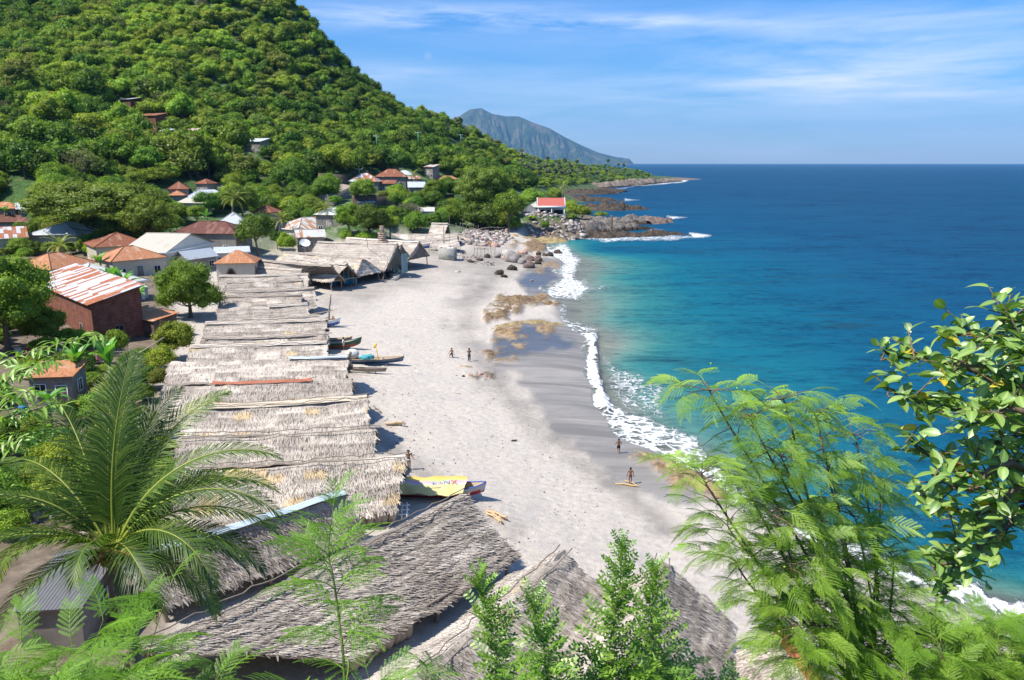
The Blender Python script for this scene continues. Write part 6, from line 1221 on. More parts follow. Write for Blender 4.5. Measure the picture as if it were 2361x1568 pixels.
# ------------------------------------------------------------------ the wooded hill
LO = []
for i, (mt, nl, per, leaf, flat) in enumerate((('dark', 15, 95, .075, .85), ('mid', 17, 90, .072, .8), ('mid', 12, 110, .08, .95), ('bright', 20, 80, .066, .75), ('olive', 15, 90, .072, .75), ('mid', 22, 75, .064, .7), ('dark', 11, 115, .085, 1.0), ('grey', 20, 34, .05, .8), ('bright', 26, 60, .055, .9))):
    LO.append(crown_mesh('crown', LEAF[mt], 300+i, nl, per, leaf, flat, .40 if nl < 18 else .32, mt != 'grey', -.3, False, .3, .15))
LOLAB = ['dark green', 'mid-green', 'tall mid-green', 'bright green', 'olive green', 'low mid-green', 'tall dark green', 'grey twiggy', 'feathery bright green']
def hill():
    rs = np.random.RandomState(11); P = []
    yy = np.exp(rs.uniform(math.log(195), math.log(1250), 78000)-0); keep = rs.rand(78000) < (yy/1250)**1.0*1.0
    x = rs.uniform(-1.25, .4, 78000)*yy; y = yy; z = gz(x, y); px, py = proj(x, y, z)
    up = np.interp(px, [-400, 0, 300, 420, 560, 700, 780, 850, 1000, 1050, 1130, 1200, 1270, 1330, 1500], [455, 458, 420, 418, 425, 415, 398, 384, 388, 412, 428, 440, 434, 426, 413])
    ok = (py < up) & (z > np.where(px > 1180, 2.2, 3.5)) & (px > -620) & (px < 1500) & (py > -120)
    x, y, z, px, py = [a[ok] for a in (x, y, z, px, py)]
    # darts: minimum spacing by grid hash
    sp = np.where(y < 420, 4.6, 6.2)*np.where(px > 1190, .8, 1); taken = {}; out = []
    for i in range(len(x)):
        c = sp[i]; k = (int(x[i]//c), int(y[i]//c), c)
        if k in taken: continue
        taken[k] = 1; out.append(i)
    out = np.array(out)
    blk = np.zeros(len(out), bool); hz = [(o.location.x, o.location.y, o.location.z) for o in bpy.data.objects if o.get('category') in ('house', 'utility pole')]
    for a, b, c in hz:
        hx, hy = proj(np.array(a), np.array(b), np.array(c+4.)); dx = px[out]-hx; dyy = py[out]-hy
        blk |= ((x[out]-a)**2+(y[out]-b)**2 < 36) | ((np.abs(dx) < 26) & (dyy > -2) & (dyy < 22) & (y[out] < b) & (y[out] > b-28) & (b > 200))
    for x0, x1, y0, y1, Y in ROOFS:
        if y1 < 460:
            ty = py[out]-9./y[out]*FPX/K; blk |= (y[out] < Y) & (px[out] > x0-8) & (px[out] < x1+8) & (ty < y1+3) & (py[out] > y0)
    out = out[~blk]; x, y, z = x[out], y[out], z[out]
    cl = fbm(x*.012, y*.012, 77, 3); R = rs.uniform(2.2, 5.6, len(x))*np.where(cl > .55, 1.15, .9)*np.where(y > 600, .85, 1); px, py = proj(x, y, z); R = np.where(px > 1190, R*.62, R)
    f = cl+rs.normal(0, .12, len(x)); kd = np.select([f < .34, f < .39, f < .45, f < .51, f < .56, f < .62, f < .72], [6, 0, 1, 5, 2, 4, 8], 3); kd = np.where((px > 1180) & (rs.rand(len(x)) < .6), 3, kd); kd = np.where(rs.rand(len(x)) < .22, rs.randint(0, 9, len(x)), kd); kd = np.where((kd == 7) & (rs.rand(len(x)) < .3), 8, kd)
    vis = (px > -30) & (px < 1500) & (py < 470) & (py > -30); size = np.where(vis, R/y, 0); order = np.argsort(-size); nb = max(60, 296-TCOUNT[0]); ind = order[:nb]; rest = order[nb:]
    for i in ind:
        tree(f'{LOLAB[kd[i]]} tree in the woods at the foot of the hill above the village', (x[i], y[i], z[i]), R[i]*1.05, R[i]*rs.uniform(1.6, 2.4), None, int(i), f'{LOLAB[kd[i]]} trees at the foot of the wooded hill', crown=LO[kd[i]])
    x, y, z, R, kd = x[rest], y[rest], z[rest], R[rest], kd[rest]; print('hill trees stuff', len(x), 'individual', nb)
    me = bpy.data.meshes.new('hillside_woodland'); me.vertices.add(len(x)); hgt = R*rs.uniform(.7, 1.2, len(x)); me.vertices.foreach_set('co', np.stack([x, y, z+hgt*.6], 1).astype(np.float32).ravel())
    for nme, arr in (('rad', R), ('sz', R*rs.uniform(.75, 1.1, len(x))), ('rot', rs.uniform(0, 6.28, len(x))), ('kd', kd.astype(float))):
        a = me.attributes.new(nme, 'FLOAT', 'POINT'); a.data.foreach_set('value', np.asarray(arr, np.float32))
    o = obj('hillside_woodland', me); tag(o, 'dense green woodland covering the steep hillside', kind='stuff')
    ng = bpy.data.node_groups.new('scatter', 'GeometryNodeTree'); ng.interface.new_socket('Geometry', in_out='INPUT', socket_type='NodeSocketGeometry'); ng.interface.new_socket('Geometry', in_out='OUTPUT', socket_type='NodeSocketGeometry')
    gi = ng.nodes.new('NodeGroupInput'); go = ng.nodes.new('NodeGroupOutput'); jn = ng.nodes.new('GeometryNodeJoinGeometry'); ng.links.new(jn.outputs[0], go.inputs[0])
    def na(nm):
        n = ng.nodes.new('GeometryNodeInputNamedAttribute'); n.data_type = 'FLOAT'; n.inputs['Name'].default_value = nm; return n.outputs['Attribute']
    cs = ng.nodes.new('ShaderNodeCombineXYZ'); ng.links.new(na('rad'), cs.inputs[0]); ng.links.new(na('rad'), cs.inputs[1]); ng.links.new(na('sz'), cs.inputs[2]); cr = ng.nodes.new('ShaderNodeCombineXYZ'); ng.links.new(na('rot'), cr.inputs[2])
    src = {}
    for ob in bpy.data.objects:
        if ob.type == 'MESH' and ob.data in LO and ob.data.name not in src: src[ob.data.name] = ob
    for k, lm in enumerate(LO):
        if lm.name not in src: continue
        cm = ng.nodes.new('FunctionNodeCompare'); cm.data_type = 'FLOAT'; cm.operation = 'EQUAL'; ng.links.new(na('kd'), cm.inputs[0]); cm.inputs[1].default_value = k; cm.inputs['Epsilon'].default_value = .1
        oi = ng.nodes.new('GeometryNodeObjectInfo'); oi.inputs['Object'].default_value = src[lm.name]; oi.transform_space = 'ORIGINAL'; oi.inputs['As Instance'].default_value = True
        ip = ng.nodes.new('GeometryNodeInstanceOnPoints'); ng.links.new(gi.outputs[0], ip.inputs['Points']); ng.links.new(cm.outputs[0], ip.inputs['Selection']); ng.links.new(oi.outputs['Geometry'], ip.inputs['Instance']); ng.links.new(cr.outputs[0], ip.inputs['Rotation']); ng.links.new(cs.outputs[0], ip.inputs['Scale']); ng.links.new(ip.outputs[0], jn.inputs[0])
    md = o.modifiers.new('scatter', 'NODES'); md.node_group = ng
hill()
# ------------------------------------------------------------------ rocks
def mk_rock(name, lo, mid, hi, sc=.5, wetline=True):
    m, t, o = new_mat(name); p = wpos(t); n = noise(t, p, sc, 9, .68); n2 = noise(t, p, sc*5, 6, .7); f = M_(t, 'ADD', M_(t, 'MULTIPLY', n, .6), M_(t, 'MULTIPLY', n2, .4)); c = ramp(t, f, [(.34, lo), (.5, mid), (.66, hi)])
    if wetline:
        sp = N(t, 'ShaderNodeSeparateXYZ'); t.links.new(p, sp.inputs[0]); w = ramp(t, M_(t, 'MULTIPLY', M_(t, 'ADD', sp.outputs[2], M_(t, 'MULTIPLY', M_(t, 'SUBTRACT', n, .5), 3.)), .4), [(.25, (.26, .20, .15)), (.55, (1, 1, 1))]); c = mix(t, 1, c, w, 'MULTIPLY')
    pbr(t, o, c, .9, bump(t, f, 1., .35), .2); return m
ROCKG = mk_rock('grey_rock', (.045, .038, .033), (.14, .125, .11), (.30, .275, .25)); ROCKD = mk_rock('dark_volcanic_rock', (.022, .017, .013), (.065, .05, .038), (.15, .12, .09), .6, False)
ROCKS = mk_rock('boulder_rock', (.12, .105, .10), (.25, .225, .21), (.42, .38, .36), .9, False); ROCKB = mk_rock('brown_boulder', (.09, .065, .055), (.18, .13, .11), (.30, .23, .20), 1., False); ROCKW = mk_rock('pale_boulder', (.25, .22, .2), (.45, .41, .38), (.62, .58, .54), 1., False); ROCKP = mk_rock('pinkish_boulder', (.30, .18, .15), (.46, .29, .25), (.55, .40, .36), 1., False)
def rock_ridge(name, label, pts, W_, Hh, mat, seed, blk=3.0, base=-1.2, peak=1.):
    """ridge of broken rock; pts: photo coords of the centre line at sea level, W_: half widths m, Hh: heights m"""
    P = np.array([list(ptz(a, b, 0)) for a, b in pts]); L_ = np.concatenate([[0], np.cumsum(np.linalg.norm(np.diff(P[:, :2], axis=0), axis=1))]); res = max(.35, P[:, 1].mean()/FPX*1.0); n = int(L_[-1]/res)+2; s = np.linspace(0, L_[-1], n)
    c = np.stack([np.interp(s, L_, P[:, k]) for k in (0, 1)], 1); w = np.interp(s, L_, W_); h = np.interp(s, L_, Hh); T = np.gradient(c, axis=0); T /= np.linalg.norm(T, axis=1)[:, None]; Nn = np.stack([-T[:, 1], T[:, 0]], 1); m = max(10, int(2*max(W_)/res)); q = np.linspace(-1, 1, m)
    X = c[:, 0][:, None]+Nn[:, 0][:, None]*q*w[:, None]; Y = c[:, 1][:, None]+Nn[:, 1][:, None]*q*w[:, None]; wob = (fbm(X*.15, Y*.15, seed, 4)-.5)*2; env = np.clip(1-np.abs(q)[None]**2.5+wob*.5*(np.abs(q)[None] < .97), -.2, 1.3)*np.sin(PI*np.clip((s/L_[-1])*.96+.04, 0, 1))[:, None]**.25
    a, b, v = worley(X/blk, Y/blk, seed); a2, b2, v2 = worley(X/(blk*.35), Y/(blk*.35), seed+4); Z = base+(h[:, None]-base)*np.clip(env, 0, 1.2)*(.55+.42*v*peak+.15*v2)+np.clip(1-a*1.4, -.3, 1)*blk*.16+np.clip(1-a2*1.3, -.3, 1)*blk*.12-.0*(b-a)
    Z = np.where(env < .02, base, Z); X = X+(vn(X*1.1, Y*1.1, seed)-.5)*res*1.2; Y = Y+(vn(X*1.3, Y*1.1, seed+2)-.5)*res*1.2
    o0 = P[0]; mb = MB(); mb.grid(np.stack([X-o0[0], Y-o0[1], Z], -1)); me = mb.mesh(name, mat)
    tag(obj(name, me, None, (o0[0], o0[1], 0)), label, kind='structure')
rock_ridge('rocky_shore', 'long low dark lava spur nearest the beach, reaching into the sea', [(1215, 541), (1300, 545), (1400, 547), (1480, 544), (1560, 540), (1606, 541)], [3, 5, 5, 4, 3.6, 1.8], [1.6, 1.8, 1.6, 1.4, 1.6, 1.0], ROCKD, 1, 1.3)
rock_ridge('rocky_shore', 'pale grey slabs of rock behind the dark spur', [(1318, 532), (1370, 533), (1420, 530), (1470, 528), (1510, 527)], [5, 7, 6, 4, 3], [2.0, 2.3, 2.0, 1.6, 1.0], ROCKG, 2, 2.4)
rock_ridge('rocky_shore', 'high grey rock mass stepping out to the sea, topped by big boulders', [(1335, 516), (1390, 516), (1440, 514), (1490, 511), (1545, 510)], [10, 13, 12, 9, 5], [2.0, 2.5, 2.5, 2.2, 2.2], ROCKG, 3, 2.8)
rock_ridge('rocky_shore', 'brown headland boulders at the tip of the grey rocks', [(1480, 516), (1520, 512), (1552, 512)], [6, 7, 4], [2.4, 2.6, 2.0], ROCKB, 33, 4.2)
rock_ridge('rocky_shore', 'dark rough spur beyond the grey rock mass', [(1350, 482), (1400, 484), (1450, 483), (1500, 482)], [8, 10, 7, 3], [3.2, 3.2, 2.4, 1.2], ROCKD, 4, 3.)
rock_ridge('rocky_shore', 'small dark spur with pale top further along the coast', [(1300, 461), (1340, 464), (1400, 464), (1440, 463)], [6, 8, 6, 3], [3.2, 3, 2.2, 1.0], ROCKD, 5, 3.)
rock_ridge('rocky_shore', 'long band of dark rocks under the green headland', [(1290, 446), (1340, 448), (1400, 446), (1430, 441)], [14, 16, 10, 5], [3.8, 3.6, 3, 1.6], ROCKD, 6, 4.)
rock_ridge('rocky_shore', 'pale rocky shelf at the foot of the green headland', [(1300, 433), (1380, 432), (1450, 427), (1510, 422), (1570, 418)], [12, 15, 14, 11, 6], [5, 5, 5, 4.4, 2.2], mk_rock('weathered_shore_rock', (.07, .052, .042), (.18, .145, .12), (.32, .27, .23), .2, True), 7, 5.)
SHELF = mk_rock('tan_reef_rock', (.06, .04, .025), (.21, .145, .085), (.42, .33, .215), .9, False); SHELFY = mk_rock('yellow_reef_rock', (.10, .07, .03), (.33, .25, .12), (.50, .42, .25), .9, False)
rock_ridge('reef_shelf', 'brown reef shelf cutting across the middle of the beach', [(1118, 738), (1150, 722), (1185, 702), (1225, 696), (1262, 702), (1290, 705)], [2.2, 3.6, 4.2, 3.2, 2.2, 1.0], [.9, 1.2, 1.2, 1.1, 1.0, .6], SHELF, 41, .9, -.3)
rock_ridge('reef_shelf', 'broken tan reef patches just below the brown shelf', [(1115, 775), (1150, 765), (1200, 752), (1250, 750), (1300, 752)], [.9, 1.5, 1.7, 1.6, 1.0], [.55, .75, .75, .65, .5], SHELFY, 42, .8, -.3)
rock_ridge('reef_shelf', 'yellowish brown reef flat below the sea wall at the far end of the beach', [(1130, 560), (1170, 556), (1215, 553), (1262, 556), (1305, 555)], [5, 8, 9, 8, 4], [1.6, 1.7, 1.3, 1.0, .7], SHELFY, 43, 1.6, -.3)
rock_ridge('reef_shelf', 'tan reef flat under the breaking foam near the two small kids', [(1460, 1042), (1530, 1070), (1600, 1110), (1680, 1158)], [.7, 1.1, 1.2, .8], [.40, .5, .5, .4], SHELFY, 44, .7, -.25)
for i, (a, b, w, h) in enumerate(((1428, 441, 2.6, 2.0), (1409, 441.5, 1.6, 1.2), (1396, 440, 5, 2.6), (1442, 440.5, 1.2, .8))): 
    p = ptz(a, b+1, 0); V = ICO3[0]*np.array([w*2.2, w*1.5, h]); V = V*(1+.5*(fbm(ICO3[0][:, 0]*2+i*3, ICO3[0][:, 1]*2+ICO3[0][:, 2]*1.5, i)[:, None]-.5)); tag(obj('sea_rock', mesh('sea_rock', V, ICO3[1], ROCKD, None, False), None, p), ['dark sea rock off the headland, right of the widest one', 'tiny dark sea rock between the two larger ones off the headland', 'widest dark sea rock off the headland', 'smallest dark sea rock farthest out off the headland'][i], 'rock')
BM = []
for i in range(6):
    V, F = ICO3; n = fbm(V[:, 0]*1.4+i*5, V[:, 1]*1.4+V[:, 2]*1.1, i, 4)-.5; n2 = worley(V[:, 0]*1.1+i, V[:, 1]*1.1+V[:, 2]*.9, i)[2]; BM.append((V*(1+n[:, None]*.75+(n2[:, None]-.5)*.28), F))
def boulder(label, vx, vy, wv, mat, i, asp=.7, group=None, z=None):
    g = hit(vx, vy) if z is None else ptz(vx, vy, z); r = wv*K/FPX*g.y*.41; V, F = BM[i % 6]; me = mesh('boulder', V, F, mat, None, True); return tag(obj('boulder', me, None, (g.x, g.y, max(g.z, -.3)+r*asp*.45), (random.uniform(-.3, .3), random.uniform(-.3, .3), i*1.7), (r, r*.9, r*asp)), label, 'boulder', group)
BG = 'boulders on the beach'
for i, (lab, a, b, w, m, asp) in enumerate((('largest pale grey boulder of the beach cluster', 1183, 603, 52, ROCKS, .75), ('whitish boulder behind the largest one on the beach', 1168, 589, 34, ROCKW, .75), ('pink slab boulder leaning on the largest one', 1166, 598, 26, ROCKP, .5), ('second big grey boulder, right half of the cluster', 1203, 608, 30, ROCKS, .8), ('dark brown boulder in the middle right of the cluster', 1223, 601, 24, ROCKB, .8), ('reddish brown boulder standing near the cluster right edge', 1239, 602, 26, ROCKB, .85), ('smooth grey-brown boulder at the front right of the cluster', 1219, 617, 34, ROCKB, .75), ('dark rounded boulder behind the front right one', 1240, 609, 22, ROCKD, .7), ('small black boulder at the top right of the cluster', 1242, 589, 16, ROCKD, .9), ('black boulder next to the yellow reef, left of two', 1256, 590, 15, ROCKD, .8), ('black boulder next to the yellow reef, right of two', 1268, 590, 19, ROCKD, .7), ('lone black boulder in the surf', 1287, 586, 24, ROCKD, .7), ('greenish grey boulder alone left of the front right one', 1180, 622, 32, ROCKD, .6), ('dark boulder on wet sand left of the pool', 1151, 633, 28, ROCKD, .7), ('small dark boulder touching the lone dark one', 1162, 639, 22, ROCKD, .45), ('reddish boulder between the whitish and brown ones', 1207, 586, 26, ROCKP, .6), ('grey boulder at the foot of the drying rack', 1149, 594, 22, ROCKS, .7), ('dark mossy boulder under the drying rack', 1124, 594, 16, ROCKD, .9), ('round reddish boulder above the orange-dressed person', 1144, 569, 20, ROCKP, .9), ('low brown boulder left under the drying rack', 1105, 600, 22, ROCKB, .5), ('dark low boulder at the left end of the rack', 1085, 604, 18, ROCKD, .5), ('tiny red-brown rock lying in the blue wet pool', 1226, 647, 12, ROCKP, .3), ('pale flat rock on the sand left of the dark boulders', 1055, 627, 18, ROCKW, .25), ('white stone on the sand near the woman in the pale hat', 941, 640, 8, ROCKW, .8))): boulder(lab, a, b, w, m, i, asp, BG)
for i, (a, b, w) in enumerate(((1085, 866, 14), (1096, 862, 20), (1108, 864, 16), (1100, 870, 12), (1120, 869, 14), (1068, 868, 9))): boulder(f"{['tan', 'largest tan', 'pale tan', 'small tan', 'brown', 'tiny dark'][i]} rock of the small heap below the two mid-beach people", a, b, w, [ROCKP, ROCKW, ROCKP, ROCKB, ROCKP, ROCKD][i], i, .6, 'heap of tan rocks')
# rubble bank: countless stones
def rubble(name, label, poly, n, z, rmin, rmax, seed, mats=(ROCKS,)):
    rs = np.random.RandomState(seed); xs = [p[0] for p in poly]; ys = [p[1] for p in poly]; mb = MB(); k = 0
    while k < n:
        a, b = rs.uniform(min(xs), max(xs)), rs.uniform(min(ys), max(ys))
        if not inside(np.array([a]), np.array([b]), poly)[0]: continue
        g = ptz(a, b, z); g.z = float(gz(g.x, g.y)); r = rs.uniform(rmin, rmax); V, F = ICO2; n2 = fbm(V[:, 0]*1.6+k, V[:, 1]*1.6+V[:, 2], k % 17, 3)-.5; V = V*(1+n2[:, None]*.9)*np.array([r, r*rs.uniform(.7, 1), r*rs.uniform(.5, .8)])@np.array(Euler((rs.uniform(-.4, .4), rs.uniform(-.4, .4), rs.uniform(0, 6))).to_matrix()).T; mb.add(V+np.array([g.x, g.y, g.z+r*.2]), (), F, at=rs.rand()); k += 1
    m, t, o = new_mat(name); nn = noise(t, wpos(t), 4, 5, .6); c = ramp(t, attr(t, 'v'), [(0, (.10, .085, .08)), (.3, (.22, .19, .175)), (.6, (.36, .31, .28)), (.85, (.50, .45, .42)), (1, (.40, .25, .2))]); pbr(t, o, mix(t, 1, c, ramp(t, nn, [(.3, .7), (.7, 1.2)]), 'MULTIPLY'), .9)
    tag(mb.build(name, m), label, kind='stuff')
rubble('rubble_bank', 'bank of grey and brown beach stones in front of the shady fence', [(1052, 556), (1090, 538), (1170, 536), (1180, 548), (1150, 565), (1110, 566), (1060, 566)], 520, 2.0, .25, .85, 1)
rubble('rubble_edge', 'stones at the edge of the concrete slab by the stone pillar', [(858, 629), (880, 629), (912, 640), (905, 646), (868, 638)], 70, 1.9, .15, .4, 2)
rubble('shore_stones', 'stones along the foot of the sea wall', [(1200, 537), (1215, 532), (1305, 535), (1310, 546), (1230, 548)], 200, 1.0, .25, .8, 3)
rubble('point_stones', 'broken rocks between the verandah house and the dark spur', [(1300, 520), (1345, 512), (1352, 546), (1312, 549)], 170, 1.5, .3, 1.1, 8)
rubble('foot_stones', 'stones around the rack and concrete block', [(1045, 572), (1100, 590), (1150, 600), (1120, 606), (1060, 596), (1040, 585)], 90, 1.8, .1, .38, 4)
rubble('slope_stones', 'pale rocks on the slope beneath the feathery tree', [(1820, 1430), (2100, 1420), (2400, 1480), (2400, 1620), (1880, 1620)], 60, 2.2, .2, .6, 5)
rubble('yard_stones', 'stones on the bare ground left of the coconut palm', [(-20, 1060), (120, 1100), (230, 1230), (60, 1260), (-20, 1200)], 120, 3, .1, .32, 6)
rubble('beach_debris', 'scattered coral bits and shells over the sand', [(960, 640), (1130, 640), (1180, 900), (1400, 1120), (1500, 1300), (1100, 1300), (900, 1060), (840, 760)], 700, 1.3, .02, .08, 7)
# ------------------------------------------------------------------ boats
def hull(Ln, bm, dp, sheer=.35, n=22, m=9, blunt=0.):
    s = np.linspace(-1, 1, n); w = bm/2*np.clip(1-np.abs(s)**2.4, 0, 1)**.75+.02+blunt*.3*bm*(np.abs(s) > .9); top = dp+sheer*np.abs(s)**2.6; keel = .02+sheer*.8*np.abs(s)**5
    a = np.linspace(-1, 1, m); O = np.zeros((n, m, 3)); I = O.copy()
    for i in range(n):
        y = w[i]*np.sign(a)*np.abs(a)**.6; z = keel[i]+(top[i]-keel[i])*np.abs(a)**2.1; x = s[i]*Ln/2*(1+.05*np.abs(a)**2*1)
        O[i] = np.stack([np.full(m, x) if np.ndim(x) == 0 else x, y, z], 1); I[i] = np.stack([(x if np.ndim(x) else np.full(m, x))*.985, y*.90, keel[i]+.05+(top[i]-keel[i]-.05)*np.abs(a)**2.1], 1)
    return O, I
def paint(name, c, r=.55): return MATS.get(name) or simple(name, c, r, .15, 3, .15)
def boat(label, v, z, Ln, bm, dp, rz, low, strip, inner, gun, cat='boat', sheer=.35, thw=3, outr=False, name='wooden_boat', roll=.0, tilt=0.):
    p = ptz(v[0], v[1], z); g = float(gz(p.x, p.y)); root = thing(name, label, cat, (p.x, p.y, g+.06)); root.rotation_euler = (roll, tilt, rz); O, I = hull(Ln, bm, dp, sheer); zc = dp*.55; mb = MB(); mb.grid(O, flip=True); me = mb.mesh('hull', None, True); me.materials.append(low); me.materials.append(strip)
    mi = [1 if pl.center.z > dp*.52+.5*sheer*abs(pl.center.x/(Ln/2))**2.6 else 0 for pl in me.polygons]; me.polygons.foreach_set('material_index', mi); obj('hull', me, root)
    mb = MB(); mb.grid(I); mb.build('inside', inner, root, True)
    for sd in (0, -1): mb = MB(); mb.tube((O[:, sd]+I[:, sd])/2+np.array([0, 0, .02]), .045, 5); mb.build('gunwale', gun, root)
    for i in range(thw):
        f = (i+1)/(thw+1); k = int(f*21); w = O[k, -1, 1]*2*.93; mb = MB(); mb.box((O[k, 0, 0], 0, O[k, 0, 2]-.07), (.22, w, .04)); mb.build('thwart', BAMBOO, root)
    for sd in (-1, 1): mb = MB(); mb.tube([(sd*Ln*.3, -bm*.45, -.02), (sd*Ln*.3, bm*.45, -.02)], .07, 6); mb.build('roller', WOOD, root)
    return root
navy = paint('navy_paint', (.02, .04, .12)); slate = paint('slate_paint', (.10, .13, .16)); redp = paint('red_paint', (.28, .02, .03)); greenp = paint('dark_green_paint', (.03, .09, .06)); rust_p = paint('rust_red_paint', (.30, .07, .035)); greyp = paint('grey_paint', (.38, .40, .42)); tealp = paint('teal_paint', (.05, .25, .27)); bluep2 = paint('blue_paint', (.05, .12, .42)); orangep = paint('orange_paint', (.55, .20, .05)); whitep = paint('boat_white_paint', (.68, .69, .68))
boat('long slate-edged open boat with a turquoise net and white sack, bow on the sand', (840, 833), 1.9, 8.4, 1.35, .5, .0, navy, slate, paint('tan_planks', (.42, .32, .24), .8), WOODL, sheer=.28)
boat('green and rust-red boat with upswept bow beside the man in a white shirt', (760, 803), 1.9, 7.2, 1.3, .62, .06, rust_p, greenp, paint('worn_pale_planks', (.50, .46, .42), .8), greenp, sheer=.62)
boat('weathered brown boat lying behind the green and red one', (752, 792), 1.9, 6.0, 1.0, .45, .05, WOOD, WOOD, WOODL, WOODL, sheer=.3)
boat('narrow grey dugout canoe with a pale pole on its side', (828, 855), 1.9, 5.6, .55, .38, -.06, WOOD, WOOD, WOOD, WOOD, 'canoe', sheer=.08, thw=1, name='dugout_canoe')
stick('pale bamboo outrigger pole lying along the dugout canoe', ptz(800, 854, 2.1), ptz(847, 859, 2.1), .06, CONC, 'bamboo_pole', 'pole', 51)
boat('white and blue boat bow poking out by the leaning mast', (745, 755), 1.9, 4.4, 1.2, .75, .12, bluep2, whitep, WOODL, whitep, sheer=.4)
boat('red, white and blue striped boat under the yellow tarpaulin', (1006, 1147), 1.9, 6.2, 1.5, .6, .03, redp, greyp, WOODL, bluep2, sheer=.32)
boat('boat with a white band stored beneath the first open boathouse', (727, 640), 2.1, 7.5, 1.5, .9, .15, BLACKW, whitep, WOOD, WOOD, sheer=.4)
boat('teal boat resting beneath the second open boathouse', (790, 640), 2.0, 6, 1.2, .6, .15, orangep, tealp, WOOD, tealp)
boat('teal and orange boat under the hipped boathouse roof', (835, 631), 2.0, 6.5, 1.3, .6, .15, orangep, tealp, WOOD, WOODL)
boat('dark boat in the shade by the stone pillar', (903, 606), 2.0, 7, 1.4, .7, .2, navy, bluep2, WOOD, WOOD)
boat('small teal and white boat beneath the large grey boathouse', (918, 596), 2.0, 5, 1.2, .6, .25, tealp, whitep, WOOD, whitep)
boat('orange boat below the thatch-gabled boathouse', (945, 592), 2.0, 6, 1.3, .6, .2, orangep, rust_p, WOODL, WOODL)
boat('blue and white boat in the shade right of the farthest sheds', (968, 585), 2.0, 5, 1.2, .6, .3, bluep2, whitep, WOOD, WOOD)
# dark netting hung in the open boathouses
for lab, a, b, z0, z1 in (('blue-green net hanging under the first open boathouse', (757, 628), (784, 622), 2.2, 4.6), ('blue net hanging between the second and third boathouses', (792, 626), (822, 620), 2.2, 4.6), ('pale teal net hanging below the large boathouse gable', (925, 588), (938, 583), 2.6, 6.2), ('grey-white net hanging from the thatch-gabled boathouse', (906, 592), (916, 590), 2.6, 5.6)):
    A = ptz(*a, z1); B = ptz(*b, z1); d = B-A; n = 12; G = np.array([[(d.x*j/n+.12*math.sin(j*2.3), d.y*j/n+.15*math.sin(j*1.7), -(z1-z0)*k/5+.1*math.sin(j)) for j in range(n+1)] for k in range(6)]); mb = MB(); mb.grid(G); mb.grid(G+np.array([0, .04, 0]), flip=True); tag(mb.build('fishing_net', BLUENET if 'blue' in lab else paint('pale_net', (.25, .36, .36), .9), None, loc=A), lab, 'net')
def lump(label, v, z, s, mat, name, cat, seed, sub=ICO3, amp=.5, fr=2.2, lift=.4):
    p = ptz(v[0], v[1], z); V, F = sub; V2 = V*(1+amp*(fbm(V[:, 0]*fr+seed, V[:, 1]*fr+V[:, 2]*fr*.8, seed, 4)[:, None]-.5)); V2 = V2*np.array(s); return tag(obj(name, mesh(name, V2, F, mat, None, True), None, (p.x, p.y, z+s[2]*lift)), label, cat)
lump('turquoise fishing net heaped in the slate-edged boat', (846, 826), 2.45, (.8, .45, .3), paint('turquoise_net', (.08, .33, .38), .9), 'fishing_net', 'net', 3, amp=1.1, fr=3.2)
lump('big white sack of net in the stern of the slate-edged boat', (813, 820), 2.45, (.75, .55, .55), paint('white_sack', (.66, .66, .62), .9), 'net_sack', 'sack', 4, amp=.25)
stick('gnarled post with bark standing at the roof end by the slate-edged boat', ptz(806, 843, 1.9), ptz(808, 812, 4.0), .17, WOOD, 'bark_post', 'post', 71, .05)
mb = MB(); crooked(mb, (0, 0, 0), (-.25, .1, 1.5), .05, 3, 4, .01); mb.box((-.32, .13, 1.55), (.28, .04, .5), rot=Euler((0, .2, 0))); p = ptz(873, 830, 2.3); tag(mb.build('paddle', paint('yellow_paddle', (.75, .50, .08)), None, loc=p), 'yellow-bladed paddle standing in the bow of the slate-edged boat', 'paddle')
lump('crumpled white bundle on sand between the two dark patches', (737, 822), 2.0, (.5, .25, .12), whitep, 'bundle', 'bundle', 8)
p = SH['E']['RR']
